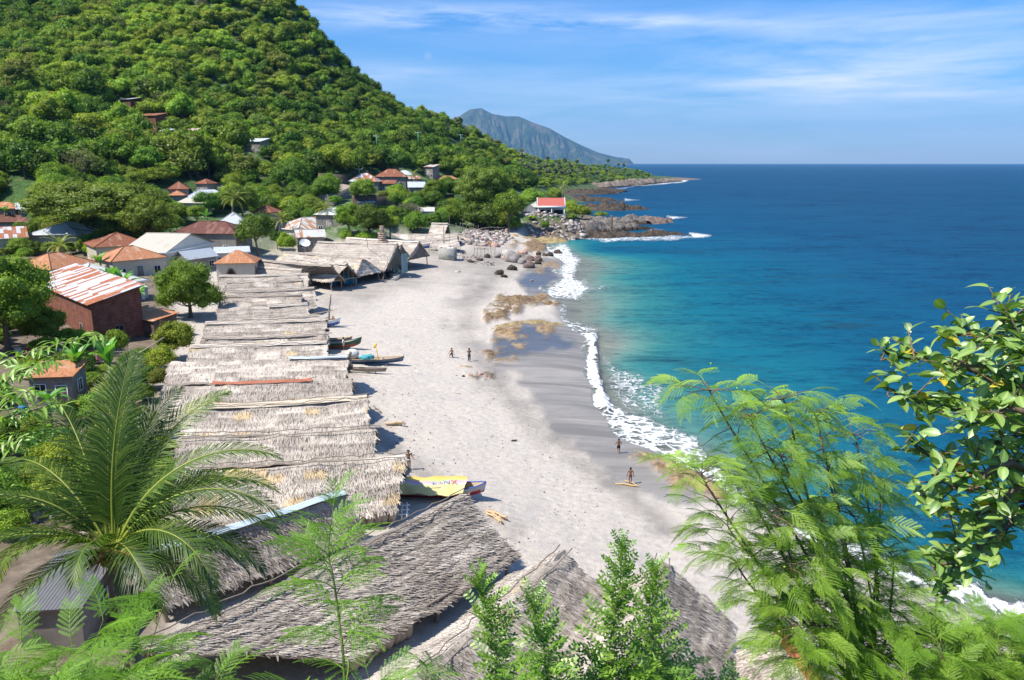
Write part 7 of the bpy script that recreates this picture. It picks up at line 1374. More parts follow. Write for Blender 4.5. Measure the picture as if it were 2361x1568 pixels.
# the yellow tarpaulin over the striped boat
def tarp():
    o = ptz(1006, 1147, 1.9); o.z = float(gz(o.x, o.y)); nu, nv = 44, 22; G = np.zeros((nv, nu, 3))
    for j in range(nv):
        for i in range(nu):
            u = i/(nu-1); v = j/(nv-1); x = -3.3+5.3*u-.5*u*(v > .6)*(v-.6); y = .98-2.2*v+.12*math.sin(u*7)*v; z = np.interp(v, [0, .14, .45, .80, 1], [.98, 1.06, 1.17, 1.05, .70])+.035*math.sin(u*23+v*4)+.03*math.sin(u*11+v*9)+.12*abs(u-.5)-.2*(v > .8)*(v-.8)*math.sin(u*9)
            G[j, i] = (x, y+.05*math.sin(u*29)*(v > .8), z)
    m, t, ou = new_mat('yellow_tarpaulin'); uvn = N(t, 'ShaderNodeTexCoord').outputs['UV']; sp = N(t, 'ShaderNodeSeparateXYZ'); t.links.new(uvn, sp.inputs[0]); n = noise(t, uvn, 4, 4, .6); yy = M_(t, 'ADD', sp.outputs[1], M_(t, 'MULTIPLY', M_(t, 'SUBTRACT', n, .5), .22)); c = ramp(t, yy, [(.0, (.72, .45, .10)), (.46, (.80, .58, .16)), (.54, (.62, .36, .44)), (.64, (.70, .50, .56)), (.70, (.68, .60, .28)), (1, (.66, .58, .26))]); pbr(t, ou, c, .7, bump(t, n, .5, .05), .2)
    uu, vv = np.meshgrid(np.linspace(0, 1, nu), np.linspace(0, 1, nv)); mb = MB(); mb.grid(G, uv=np.stack([uu, vv], -1)); mb.grid(G-np.array([0, 0, .025]), uv=np.stack([uu, vv], -1), flip=True); tp = tag(mb.build('tarpaulin', m, None, True, loc=o), 'faded yellow and pink printed tarpaulin draped over the striped boat', 'tarpaulin')
    for txt, i0, sz, col in (('KAN', 25, .55, (.12, .42, .48)), ('X', 35, .6, (.65, .28, .12))):
        cu = bpy.data.curves.new('t', 'FONT'); cu.body = txt; cu.size = sz; cu.extrude = .004; ob = bpy.data.objects.new('t', cu); COL.objects.link(ob); me = bpy.data.meshes.new_from_object(ob.evaluated_get(bpy.context.evaluated_depsgraph_get())); bpy.data.objects.remove(ob); me.materials.clear(); me.materials.append(paint('print_'+txt.lower(), col, .7))
        a = np.array(G[15, i0]); ex = np.array(G[15, i0+6])-a; ex /= np.linalg.norm(ex); ey = np.array(G[8, i0])-a; ey -= ex*ey.dot(ex); ey /= np.linalg.norm(ey); n_ = np.cross(ex, ey); q = a+n_*.11; M4 = Matrix(((ex[0], ey[0], n_[0], q[0]), (ex[1], ey[1], n_[1], q[1]), (ex[2], ey[2], n_[2], q[2]), (0, 0, 0, 1))); w = obj('printed_letters', me, tp); w.matrix_local = M4
tarp()
# small white bamboo ladder rack at the shed corner
def ladder():
    a = ptz(918, 1166, 3.0); b = ptz(944, 1164, 3.0); root = thing('bamboo_rack', 'small white bamboo rack sticking out from the patched shed corner', 'rack', a); d = b-a
    for k in range(3): mb = MB(); mb.tube([(0, -.3*k, -.15*k), (d.x*1.05, d.y-.3*k, -.15*k)], .035, 6); mb.build('rail', whitep, root)
    for f in (.3, .75): mb = MB(); mb.tube([(d.x*f, d.y*f+.15, .1), (d.x*f+.1, d.y*f-.8, -.45)], .045, 6); mb.build('rung', whitep, root)
ladder()
# ------------------------------------------------------------------ people
SKIN = simple('brown_skin', (.20, .085, .045), .55, .1, 8, .05); HAIR = simple('black_hair', (.008, .007, .008), .5, .2, 30, .3)
def person(label, foot, H, face, pose, cloth=(), hair=True, skin=None, hat=None, skirt=None, group=None):
    """pose: dict of joint name -> (x,y,z) in units of body height; x = body's left, y = forward, z = up; face = heading angle"""
    J = dict(pelvis=(0, 0, .52), waist=(0, .0, .60), chest=(0, .005, .73), neck=(0, 0, .835), head=(0, .015, .90), crown=(0, .01, .955), shL=(.105, 0, .80), elL=(.135, -.01, .635), wrL=(.15, .03, .49), haL=(.152, .04, .43), shR=(-.105, 0, .80), elR=(-.135, -.01, .635), wrR=(-.15, .03, .49), haR=(-.152, .04, .43), hipL=(.05, 0, .50), knL=(.055, .015, .28), anL=(.055, -.01, .045), toL=(.06, .075, .015), hipR=(-.05, 0, .50), knR=(-.055, .015, .28), anR=(-.055, -.01, .045), toR=(-.06, .075, .015)); J.update(pose)
    Rr = dict(pelvis=.066, waist=.058, chest=.075, neck=.027, head=.058, crown=.045, shL=.034, elL=.024, wrL=.016, haL=.02, hipL=.052, knL=.033, anL=.02, toL=.014); E = [('pelvis', 'waist'), ('waist', 'chest'), ('chest', 'neck'), ('neck', 'head'), ('head', 'crown')]
    for s in 'LR': E += [('chest', 'sh'+s), ('sh'+s, 'el'+s), ('el'+s, 'wr'+s), ('wr'+s, 'ha'+s), ('pelvis', 'hip'+s), ('hip'+s, 'kn'+s), ('kn'+s, 'an'+s), ('an'+s, 'to'+s)]
    V = []; R = []; names = list(J)
    for n in names: V.append([c*H for c in J[n]]); R.append(Rr.get(n, Rr.get(n[:-1]+'L', .03))*H)
    Ed = [(names.index(a), names.index(b)) for a, b in E]
    for s in 'LR':
        h = np.array(J['ha'+s]); w = np.array(J['wr'+s]); d = h-w; d = d/np.linalg.norm(d); sx = np.cross(d, [0, 1, .1]); sx /= np.linalg.norm(sx); hi = names.index('ha'+s)
        for i, (o, l) in enumerate(((-.016, .045), (-.005, .055), (.006, .052), (.016, .042))):
            b_ = h+sx*o+d*.012; V += [list(b_*H), list((b_+d*l*.6+np.array([0, .006, 0]))*H), list((b_+d*l+np.array([0, .016, 0]))*H)]; R += [.0062*H, .0055*H, .0045*H]; k = len(V)-3; Ed += [(hi, k), (k, k+1), (k+1, k+2)]
        b_ = h+np.array([0, .012, .004]); V += [list((b_+sx*.01)*H), list((b_+np.array([0, .022, -.014]))*H)]; R += [.007*H, .005*H]; k = len(V)-2; Ed += [(hi, k), (k, k+1)]
    me = bpy.data.meshes.new('person'); me.from_pydata(V, Ed, []); me.materials.append(skin or SKIN); o = bpy.data.objects.new('person', me); COL.objects.link(o); o.location = foot; o.rotation_euler = (0, 0, face)
    bpy.context.view_layer.objects.active = o; md = o.modifiers.new('skin', 'SKIN'); sv = me.skin_vertices[0].data
    for i, r in enumerate(R): sv[i].radius = (r, r); 
    sv[0].use_root = True; md.use_smooth_shade = True; ss = o.modifiers.new('sub', 'SUBSURF'); ss.levels = ss.render_levels = 2
    me2 = bpy.data.meshes.new_from_object(o.evaluated_get(bpy.context.evaluated_depsgraph_get())); o.modifiers.clear(); o.data = me2
    tag(o, label, 'person', group); hd = np.array(J['head'])*H; fy = lambda x, y, z: (hd[0]+x*H, hd[1]+y*H, hd[2]+z*H)
    if hair:
        V, F = ICO3; k = (V[:, 2] > -.15-.0*V[:, 1]) | (V[:, 1] < -.1); W3 = V.copy(); W3[:, 2] = np.where(k, W3[:, 2], W3[:, 2]*.2-.1); W3[:, 1] = np.where((V[:, 1] > .3) & (V[:, 2] < .3), .25, W3[:, 1]); obj('hair', mesh('hair', W3*np.array([.068, .074, .070])*H+np.array(fy(0, -.008, .022)), F, HAIR, None, True), o)
    fm = MB(); 
    for sx in (-1, 1): fm.add(ICO1[0]*.007*H+np.array(fy(sx*.022, .052, .006)), (), ICO1[1])
    fm.build('eyes', DARKM, o); fm = MB(); fm.add(ICO1[0]*np.array([.008, .014, .016])*H+np.array(fy(0, .057, -.008)), (), ICO1[1]); 
    for sx in (-1, 1): fm.add(ICO1[0]*np.array([.007, .014, .018])*H+np.array(fy(sx*.058, 0, 0)), (), ICO1[1])
    fm.build('nose_and_ears', skin or SKIN, o); fm = MB(); fm.box(fy(0, .052, -.032), (.035*H, .012*H, .006*H)); fm.build('mouth', simple('lips', (.16, .04, .03), .6) if 'lips' not in MATS else MATS['lips'], o)
    if hat:
        fm = MB(); a = np.linspace(0, 2*PI, 17); G = np.array([[(r*math.cos(q), r*math.sin(q), z) for q in a] for r, z in ((.001, .085), (.045, .08), (.066, .045), (.07, .02), (.12, .005))])*H+np.array(fy(0, 0, .01)); fm.grid(G, flip=True); fm.build('hat', hat, o, True)
    def garment(nm, mat, segs, inflate=1.25):
        g = MB()
        for a, b, f0, f1, r0, r1 in segs:
            A, B = np.array(J[a])*H, np.array(J[b])*H; P = [A+(B-A)*q for q in np.linspace(f0, f1, 5)]; g.tube(P, np.linspace(r0, r1, 5)*H*inflate, 12)
        g.build(nm, mat, o, True)
    for nm, mat, kind in cloth:
        if kind == 'briefs': garment(nm, mat, [('pelvis', 'waist', -.35, .25, .066, .066)] + [('hip'+s, 'kn'+s, -.12, .08, .054, .052) for s in 'LR'], 1.06)
        if kind == 'shorts': garment(nm, mat, [('pelvis', 'waist', -.4, .6, .068, .062)] + [('hip'+s, 'kn'+s, -.1, .75, .056, .048) for s in 'LR'], 1.12)
        if kind == 'trousers': garment(nm, mat, [('pelvis', 'waist', -.4, .6, .068, .062)] + [('hip'+s, 'kn'+s, -.1, 1.05, .056, .040) for s in 'LR']+[('kn'+s, 'an'+s, -.05, .95, .042, .034) for s in 'LR'], 1.12)
        if kind == 'shirt': garment(nm, mat, [('pelvis', 'chest', .0, 1, .068, .080), ('chest', 'neck', -.05, .62, .080, .045)] + [('sh'+s, 'el'+s, -.15, .6, .042, .034) for s in 'LR'], 1.1)
        if kind == 'dress': garment(nm, mat, [('chest', 'neck', -.05, .6, .078, .045), ('knL', 'chest', -.25, 1, .105, .08)] + [('sh'+s, 'el'+s, -.15, .8, .042, .034) for s in 'LR'], 1.1)
        if kind == 'skirt': g = MB(); P = [np.array([J['pelvis'][0]*(1-q)+0*q, J['pelvis'][1], .60-.50*q])*H for q in np.linspace(0, 1, 6)]; g.tube(P, np.array([.066, .085, .088, .085, .09, .10])*H, 14); g.build(nm, mat, o, True)
    return o
def vp(vx, vy): p = hit(vx, vy); return Vector((p.x, p.y, p.z+.0))
cwh = MATS.get('white_cloth'); dk = paint('dark_shorts', (.03, .025, .03), .9); jeans = paint('blue_grey_trousers', (.06, .08, .12), .9); redc = MATS['red_cloth']
person('boy in white briefs standing with one hand on the patched thatched roof corner', vp(943, 1083), 1.5, PI, dict(elR=(.17-.34, -.03, .66), shR=(-.105, 0, .80), wrR=(-.22, .05, .60), haR=(-.25, .07, .57), elL=(.15, -.02, .65), wrL=(.19, 0, .51), haL=(.20, .01, .45), knL=(.03, .05, .29), anL=(-.01, .05, .045), toL=(-.01, .13, .015)), [('briefs', cwh, 'briefs')])
person('small kid in dark shorts trotting on wet sand at the surf edge, seen from behind', vp(1426, 1045), 1.25, .1, dict(elL=(.17, -.04, .68), wrL=(.15, .08, .60), haL=(.14, .12, .57), elR=(-.17, -.05, .70), wrR=(-.20, .02, .62), haR=(-.20, .05, .59), knR=(-.05, .08, .30), anR=(-.03, -.10, .12), toR=(-.03, -.10, .05)), [('shorts', dk, 'shorts')])
person('small kid in brown shorts standing above yellow driftwood, seen from behind', vp(1453, 1116), 1.3, -.1, dict(elL=(.15, .0, .66), wrL=(.18, .05, .52), haL=(.19, .06, .46), elR=(-.15, -.01, .66), wrR=(-.19, 0, .53), haR=(-.20, .0, .47)), [('shorts', paint('brown_shorts', (.10, .045, .035), .9), 'briefs')])
person('shirtless man in blue-grey trousers standing mid-beach with arms folded in front', vp(1082, 833), 1.6, .2, dict(elL=(.15, .02, .66), wrL=(.09, .10, .66), haL=(.04, .12, .67), elR=(-.15, .02, .66), wrR=(-.09, .10, .65), haR=(-.04, .12, .65)), [('trousers', jeans, 'trousers')])
person('shirtless boy half kneeling on the sand left of the standing man', vp(1042, 824)-Vector((0, 0, .28)), 1.45, 2.6, dict(elL=(.17, .02, .66), wrL=(.24, .08, .54), haL=(.27, .1, .49), elR=(-.18, .0, .66), wrR=(-.24, .02, .52), haR=(-.26, .04, .46), knL=(.07, .20, .42), anL=(.08, .18, .22), toL=(.08, .26, .20), knR=(-.07, .06, .24), anR=(-.06, -.16, .22), toR=(-.05, -.22, .22)), [('shorts', dk, 'shorts')])
person('man in a white shirt and pale shorts standing by the green and red boat', vp(793, 808), 1.62, PI*.55, dict(elL=(.13, .04, .66), wrL=(.10, .13, .60), haL=(.09, .17, .58)), [('shirt', cwh, 'shirt'), ('shorts', paint('khaki_shorts', (.40, .35, .27), .9), 'shorts')])
person('person in red shorts and orange shirt standing beside the leaning mast', vp(769, 754), 1.5, PI*.9, {}, [('shirt', paint('orange_shirt', (.52, .16, .06), .9), 'shirt'), ('shorts', redc, 'shorts')])
person('woman in a pale round hat, cream shirt and purple wrap walking on the sand', vp(921, 639), 1.62, PI*.9, dict(elL=(.155, -.01, .66), wrL=(.13, .08, .58), haL=(.12, .12, .57), elR=(-.155, -.01, .66), wrR=(-.13, .08, .58), haR=(-.12, .12, .57)), [('shirt', paint('cream_shirt', (.66, .60, .42), .9), 'shirt'), ('wrap_skirt', paint('purple_wrap', (.16, .09, .17), .9), 'skirt')], hat=paint('straw_hat', (.72, .66, .45), .8))
person('person in a bright orange dress standing by the drying rack', vp(1131, 568), 1.65, PI*.8, {}, [('dress', paint('orange_dress', (.78, .28, .01), .9), 'dress')])
person('person in a yellow shirt bending among the stones of the rubble bank', vp(1107, 552), 1.55, 1.2, dict(chest=(0, .12, .69), neck=(0, .2, .75), head=(0, .25, .79), crown=(0, .29, .83), waist=(0, .04, .6), shL=(.1, .17, .74), shR=(-.1, .17, .74), elL=(.12, .22, .6), wrL=(.1, .26, .48), haL=(.1, .27, .42), elR=(-.12, .22, .6), wrR=(-.1, .26, .48), haR=(-.1, .27, .42)), [('shirt', paint('yellow_shirt', (.75, .5, .05), .9), 'shirt'), ('trousers', dk, 'trousers')])
# ------------------------------------------------------------------ the big coconut palm in the foreground
def big_palm():
    top = pty(258, 1262, 17.0); b = gp(top.x+.5, top.y+.3); root = thing('coconut_palm', 'large coconut palm in the left foreground with long drooping green fronds', 'palm', b); th = top.z-b.z; o = top-b
    m = mk_leaf('near_palm_leaves', (.025, .06, .006), (.09, .18, .016), (.38, .44, .07), .40, 0, 0, .035, False)
    spec = [(0.10, .95, 5.4, 1.75), (.30, 1.15, 5.6, 1.6), (.62, .85, 5.0, 1.5), (.02, .45, 4.6, 1.5), (-.35, .75, 4.4, 1.9), (1.0, 1.25, 5.4, 1.0), (1.35, 1.45, 5.4, .55), (1.62, 1.5, 5.3, .35), (1.95, 1.35, 5.4, .8), (2.35, 1.2, 5.6, 1.1), (2.75, 1.0, 5.4, 1.5), (3.05, .75, 5.4, 1.4), (3.35, .5, 5.2, 1.5), (3.75, .8, 4.6, 1.7), (2.9, .15, 5.0, 1.2), (-.9, .7, 3.8, 2.0), (-1.5, .9, 2.8, 1.7), (-2.2, .8, 4.0, 2.0), (.45, .1, 4.2, 1.3), (1.2, .6, 5.0, 1.3), (1.8, .7, 5.0, 1.2), (2.3, .4, 5.0, 1.3), (4.2, .3, 4.0, 1.7), (-.1, -.1, 3.6, 1.2), (1.15, 1.35, 4.8, .8), (2.55, .65, 5.2, 1.5), (.2, .7, 5.0, 1.6), (3.2, 1.0, 5.0, 1.7)]
    for i, (az, el, Ln, dr) in enumerate(spec):
        mb = MB(); frond(mb, (o.x+.12*math.cos(az), o.y+.12*math.sin(az), o.z), az, el, Ln*.86, dr*1.1, 92, .021, .95, 900+i, .55, .42+.16*((i*7) % 3-1), .15); mb.build('frond', m, root)
    mb = MB(); s = np.linspace(0, 1, 26); P = np.stack([o.x*s**1.5, o.y*s**1.5, s*th-.3], 1); mb.tube(P, (.20-.05*s)*(1+.07*(np.arange(26) % 2)), 10); mb.build('trunk', PBARK, root, True)
    ob = simple('dry_palm_husk', (.30, .15, .07), .9, .35, 8, .4); mb = MB(); rs = np.random.RandomState(3)
    for i in range(16):
        a = i*2.4; L_ = rs.uniform(.5, .95); e = rs.uniform(-.3, .5); q = np.array([o.x, o.y, o.z-.15]); d = np.array([math.cos(a)*math.cos(e), math.sin(a)*math.cos(e), math.sin(e)]); mb.tube([q+d*.1, q+d*L_*.6, q+d*L_+np.array([0, 0, -.15])], [.09, .07, .02], 6)
    mb.build('dry_husks', ob, root); mb = MB()
    for k in range(4):
        a = -1.5+k*1.1; q = np.array([o.x+.3*math.cos(a), o.y+.3*math.sin(a), o.z-.05])
        for j in range(26):
            e = rs.normal(0, .5, 3); e[2] = abs(e[2])*.3-.25; d = np.array([math.cos(a), math.sin(a), -.1])+e; d /= np.linalg.norm(d); mb.tube([q, q+d*.28, q+d*.5+np.array([0, 0, -.12])], [.014, .01, .006], 3)
    mb.build('flower_stalks', simple('orange_flower_stalk', (.60, .30, .08), .8, .2, 8), root)
    for k in range(6):
        a = -1.6+k*.7; V, F = ICO2; r = .10+.02*(k % 2); obj('coconut', mesh('coconut', V*np.array([r, r, r*1.2]), F, MATS.get('green_coconut') or simple('green_coconut', (.38, .36, .08), .5, .15, 3), None, True), root, (o.x+.36*math.cos(a), o.y+.36*math.sin(a), o.z-.2+.06*(k % 3)))
big_palm()
# ------------------------------------------------------------------ feathery leaves (two-fold pinnate) and friends
def feather_leaf(Ln, npin, nle, seed, droop=.9, lw=.0045, ll=.013, plen=.40):
    """arrays of one leaf along +x, z up"""
    rs = np.random.RandomState(seed); k = 14; s = np.linspace(0, 1, k); el = .35-droop*s; ds = Ln/(k-1); x = np.concatenate([[0], np.cumsum(np.cos(el[:-1])*ds)]); z = np.concatenate([[0], np.cumsum(np.sin(el[:-1])*ds)]); R = np.stack([x, 0*x, z], 1)
    mb = MB(); mb.tube(R, np.linspace(.0035, .0012, k), 3, False, at=.75)
    for i in range(npin):
        u = .22+.76*i/(npin-1); q = R[int(u*(k-1))]*(1-(u*(k-1))%1)+R[min(k-1, int(u*(k-1))+1)]*((u*(k-1)) % 1); pl = plen*Ln*(1-.45*abs(u-.45))*rs.uniform(.9, 1.08)
        for sg in (-1, 1):
            a = sg*(.95-.35*u+rs.normal(0, .05)); d = np.array([math.cos(a), math.sin(a), -.02]); sdv = np.array([-math.sin(a), math.cos(a), 0]); t = np.linspace(0, 1, nle); e0 = math.sin(.3-droop*u)
            P = q+d*(t*pl)[:, None]+np.array([0, 0, 1.])*(e0*.3*t*pl-.28*pl*t**2)[:, None]; mb.tube(P[[0, nle//2, nle-1]], .0011, 3, False, at=.7)
            for s2 in (-1, 1):
                D = sdv*s2*.9+d*.45+np.array([0, 0, rs.normal(-.12, .1)]); D /= np.linalg.norm(D); l = ll*(1-.45*np.abs(t-.45))*rs.uniform(.9, 1.1, nle); w = d*lw*.5
                V = np.stack([P-w*.5, P+w*.8, P+D*l[:, None]*.75+w*1.2, P+D*l[:, None], P+D*l[:, None]*.55-w], 1).reshape(-1, 3); n = nle; j = np.arange(n)*5; mb.add(V, np.stack([j, j+1, j+2, j+4], 1), np.stack([j+2, j+3, j+4], 1), at=np.repeat(np.clip(.5+rs.normal(0, .1, n), 0, 1), 5))
    return np.vstack(mb.v), np.vstack(mb.f4), np.vstack(mb.f3), np.concatenate(mb.at)
def pinnate_leaf(Ln, n, seed, ll=.026, lw=.011):
    rs = np.random.RandomState(seed); mb = MB(); s = np.linspace(0, 1, 8); el = .45-.5*s; x = np.concatenate([[0], np.cumsum(np.cos(el[:-1]))])*Ln/7; z = np.concatenate([[0], np.cumsum(np.sin(el[:-1]))])*Ln/7; R = np.stack([x, 0*x, z], 1); mb.tube(R, .0015, 3, False, at=.8)
    for i in range(n):
        u = .15+.85*i/(n-1); q = R[min(6, int(u*7))]+(R[min(7, int(u*7)+1)]-R[min(6, int(u*7))])*((u*7) % 1)
        for sg in ((-1, 1) if i < n-1 else (0,)):
            d = np.array([.35 if sg else 1, sg*.95, rs.normal(0, .12)+.15]); d /= np.linalg.norm(d); w = np.cross(d, [0, 0, 1.]); w /= np.linalg.norm(w); l = ll*rs.uniform(.8, 1.1)
            V = [q, q+d*l*.35+w*lw*.5, q+d*l*.8+w*lw*.42, q+d*l, q+d*l*.8-w*lw*.42, q+d*l*.35-w*lw*.5]; mb.add(V, [(0, 1, 4, 5), (1, 2, 3, 4)], at=np.clip(.5+rs.normal(0, .15), 0, 1))
    return np.vstack(mb.v), np.vstack(mb.f4), np.zeros((0, 3), int), np.concatenate(mb.at)
def broad_leaf(Ln, wd, seed, fold=.25, curl=.25):
    s = np.linspace(0, 1, 8); w = wd*.5*np.sin(PI*s**.85)**.75; x = s*Ln; z = -curl*Ln*s**2; G = np.array([[(a, q*b, c+abs(q)*b*fold) for q in (-1, -.5, 0, .5, 1)] for a, b, c in zip(x, w, z)]); mb = MB(); mb.grid(G, at=np.tile(np.array([.5, .5, .85, .5, .5]), 8)); mb.tube([(-.018, 0, .004), (0, 0, 0)], .0012, 3, False, at=.9)
    return np.vstack(mb.v), np.vstack(mb.f4), np.zeros((0, 3), int), np.concatenate(mb.at)
FL = [feather_leaf(.26*(1+.12*i), 7+i % 3, 13, 10+i, .7+.25*i) for i in range(4)]
FT = [feather_leaf(.30*(1+.1*i), 9+i % 3, 15, 30+i, .9+.25*i, .0046, .0135, .36) for i in range(4)]
PL = [pinnate_leaf(.13+.02*i, 7+i % 3, 50+i) for i in range(3)]
BL = [broad_leaf(.085+.008*i, .045+.004*i, i, .2+.15*(i % 2), .1+.2*(i % 3)) for i in range(5)]
def place(mb, leaf, pos, az, el, roll, sc, tone=0.):
    V, F4, F3, at = leaf; R = (Matrix.Rotation(az, 3, 'Z')@Matrix.Rotation(-el, 3, 'Y')@Matrix.Rotation(roll, 3, 'X')); V2 = V*sc@np.array(R).T+np.array(pos); mb.add(V2, F4, F3, at=np.clip(at+tone, 0, 1))
M_LEU = mk_leaf('leucaena_leaves', (.06, .14, .010), (.18, .38, .020), (.38, .60, .07), .42, 0, 0, .03, False); M_LEUT = mk_leaf('fine_feathery_leaves', (.08, .18, .016), (.24, .44, .035), (.46, .62, .12), .42, 0, 0, .03, False)
M_IND = mk_leaf('small_oval_leaves', (.05, .13, .012), (.16, .33, .025), (.34, .52, .07), .36, 0, 0, .06, False); M_FIC = mk_leaf('glossy_broad_leaves', (.05, .12, .016), (.18, .33, .045), (.36, .50, .12), .28, 0, 0, .09, False)
M_YEL = mk_leaf('yellow_leaf', (.5, .36, .02), (.70, .52, .03), (.8, .62, .05), .35, 0, 0, .04, False); M_RED = mk_leaf('dead_orange_leaf', (.35, .10, .03), (.55, .18, .06), (.6, .25, .1), .2, 0, 0, .04, False)
TWIG = simple('green_twig', (.16, .20, .06), .7, .2, 20, .1); TWIGB = simple('brown_twig', (.17, .12, .085), .8, .25, 20, .2)
def curve_pts(pts, k):
    P = np.array([list(p) for p in pts], float); n = len(P); t = np.linspace(0, n-1, k); out = []
    for q in t:
        i = min(int(q), n-2); f = q-i; p0 = P[max(i-1, 0)]; p1 = P[i]; p2 = P[i+1]; p3 = P[min(i+2, n-1)]; out.append(.5*((2*p1)+(-p0+p2)*f+(2*p0-5*p1+4*p2-p3)*f*f+(-p0+3*p1-3*p2+p3)*f**3))
    return np.array(out)
def sprig(name, label, pts, Y, leaves, n, seed, mat, twig, r0=.008, f0=.1, sc=1., el=(-.1, .8), cat='shrub', group=None, side=None, tone=0., ground=True):
    """one upright stem through photo points at distances Y with leaves in a spiral"""
    Ys = Y if hasattr(Y, '__len__') else [Y]*len(pts); P = [pty(a, b, y) for (a, b), y in zip(pts, Ys)]
    if ground: b = P[0]; g = gp(b.x, b.y); P = [Vector((b.x, b.y, g.z-.05))]+P
    o = P[0].copy(); C = curve_pts([p-o for p in P], 40); root = thing(name, label, cat, o, 0, group); mb = MB(); mb.tube(C, np.linspace(r0, r0*.25, 40), 6); mb.build('stem', twig, root, True); rs = np.random.RandomState(seed); lb = MB(); st = 40*( (1/len(P)) if ground else 0)
    for i in range(n):
        f = f0+(1-f0)*(i/(n-1))**.9; q = C[min(39, int(st+(39-st)*f))]; az = i*2.4+rs.uniform(-.3, .3); e = el[0]+(el[1]-el[0])*f+rs.normal(0, .12); place(lb, leaves[rs.randint(len(leaves))], q, az, e, rs.normal(0, .3), sc*rs.uniform(.8, 1.12)*(1-.45*f**4), tone+rs.normal(0, .10))
    lb.build('foliage', mat, root); return root
def bush(name, label, stems, leaves, per, seed, mat, twig, r0, sc, cat='shrub', el=(-.2, .8), sub=2, sublen=.5, tone=0., base=None):
    """several stems (lists of (vx, vy, Y)) from one foot, each with side twigs carrying leaves"""
    rs = np.random.RandomState(seed); P0 = [[pty(*p) for p in st] for st in stems]; b = base or P0[0][0]; g = gp(b.x, b.y); o = Vector((b.x, b.y, g.z-.1)); root = thing(name, label, cat, o); sb = MB(); lb = MB()
    for st in P0:
        C = curve_pts([Vector((0, 0, 0))]+[p-o for p in st], 46); sb.tube(C, np.linspace(r0, r0*.18, 46), 6)
        i0 = int(46/(len(st)+1)*.85)
        for j in range(per):
            f = j/(per-1); q = C[int(i0+(45-i0)*f)]; az = j*2.4+rs.uniform(-.4, .4); e = el[0]+(el[1]-el[0])*f
            if sub and f < .93:
                L_ = sublen*(1-.55*f)*rs.uniform(.6, 1.2); d = np.array([math.cos(az)*math.cos(e), math.sin(az)*math.cos(e), math.sin(e)]); tw = [q, q+d*L_*.5, q+d*L_+np.array([0, 0, -.06*L_])]; sb.tube(curve_pts(tw, 5), [r0*.28, r0*.2, r0*.15, r0*.12, r0*.08], 4); C2 = curve_pts(tw, 20)
                for k in range(sub):
                    ff = (k+1)/sub; q2 = C2[min(19, int(ff*19))]; place(lb, leaves[rs.randint(len(leaves))], q2, az+(-1)**k*rs.uniform(.3, 1.1)*(ff < .99), e*.5+rs.normal(0, .2), rs.normal(0, .35), sc*rs.uniform(.75, 1.15), tone+rs.normal(0, .12))
            place(lb, leaves[rs.randint(len(leaves))], q, az+.5, e, rs.normal(0, .3), sc*rs.uniform(.75, 1.1), tone+rs.normal(0, .1))
    sb.build('branches', twig, root, True); lb.build('foliage', mat, root); return root
# the slender sapling in the bottom centre
sprig('leucaena_sapling', 'slender feathery sapling in front of the widest thatched roof, bottom left of centre', [(797, 1600), (783, 1440), (768, 1330), (757, 1270), (770, 1160)], [3.6, 3.75, 3.8, 3.85, 3.9], FL, 30, 1, M_LEU, TWIG, .010, .03, 1.15, (-.05, .9))
# left foreground thicket
LS = [('feathery shrub in the bottom left corner, stem leaning right beneath the coconut palm', [(150, 1690, 3.4), (200, 1540, 3.5), (238, 1430, 3.6)], 7), ('tall thin feathery shrub reaching up beside the palm trunk', [(320, 1690, 3.8), (340, 1520, 3.9), (395, 1345, 4.0)], 9), ('feathery shrub filling the very corner at bottom left', [(20, 1690, 3.2), (20, 1590, 3.3), (50, 1500, 3.4)], 7), ('low feathery shrub between the corner and the sapling', [(440, 1720, 3.5), (480, 1620, 3.6), (505, 1540, 3.7)], 5), ('feathery shrub leaning left at the bottom left edge', [(-60, 1720, 3.0), (-60, 1600, 3.1), (-20, 1510, 3.2)], 6), ('feathery shrub at the bottom edge under the palm trunk', [(240, 1720, 3.1), (280, 1640, 3.2), (300, 1570, 3.3)], 6), ('feathery shrub poking up at the bottom edge, right of the corner thicket', [(110, 1720, 2.9), (110, 1640, 3.0), (130, 1570, 3.1)], 6)]
for i, (lab, st, n) in enumerate(LS): bush('leucaena_shrub', lab, [st]+[[(a-36*(1+j*.5), b+35+12*j, c+.15) for j, (a, b, c) in enumerate(st)]]+([[(a+42*(1+j*.5), b+25+15*j, c+.2) for j, (a, b, c) in enumerate(st)]] if i % 2 == 0 else []), FL, n, 100+i, M_LEU, TWIG, .008, .82, sub=2, sublen=.15)
for i, (lab, st, n) in enumerate((('feathery tips at the bottom edge left of the slender sapling', [(640, 1760, 3.4), (655, 1680, 3.5), (690, 1600, 3.6)], 5), ('broad feathery shrub around the foot of the slender sapling', [(860, 1760, 3.3), (875, 1650, 3.4), (850, 1560, 3.5)], 7), ('feathery sprig right of the slender sapling foot', [(965, 1760, 3.6), (968, 1650, 3.7), (985, 1540, 3.8)], 5))): bush('leucaena_shrub', lab, [st], FL, n, 140+i, M_LEU, TWIG, .006, .75, sub=2, sublen=.12)
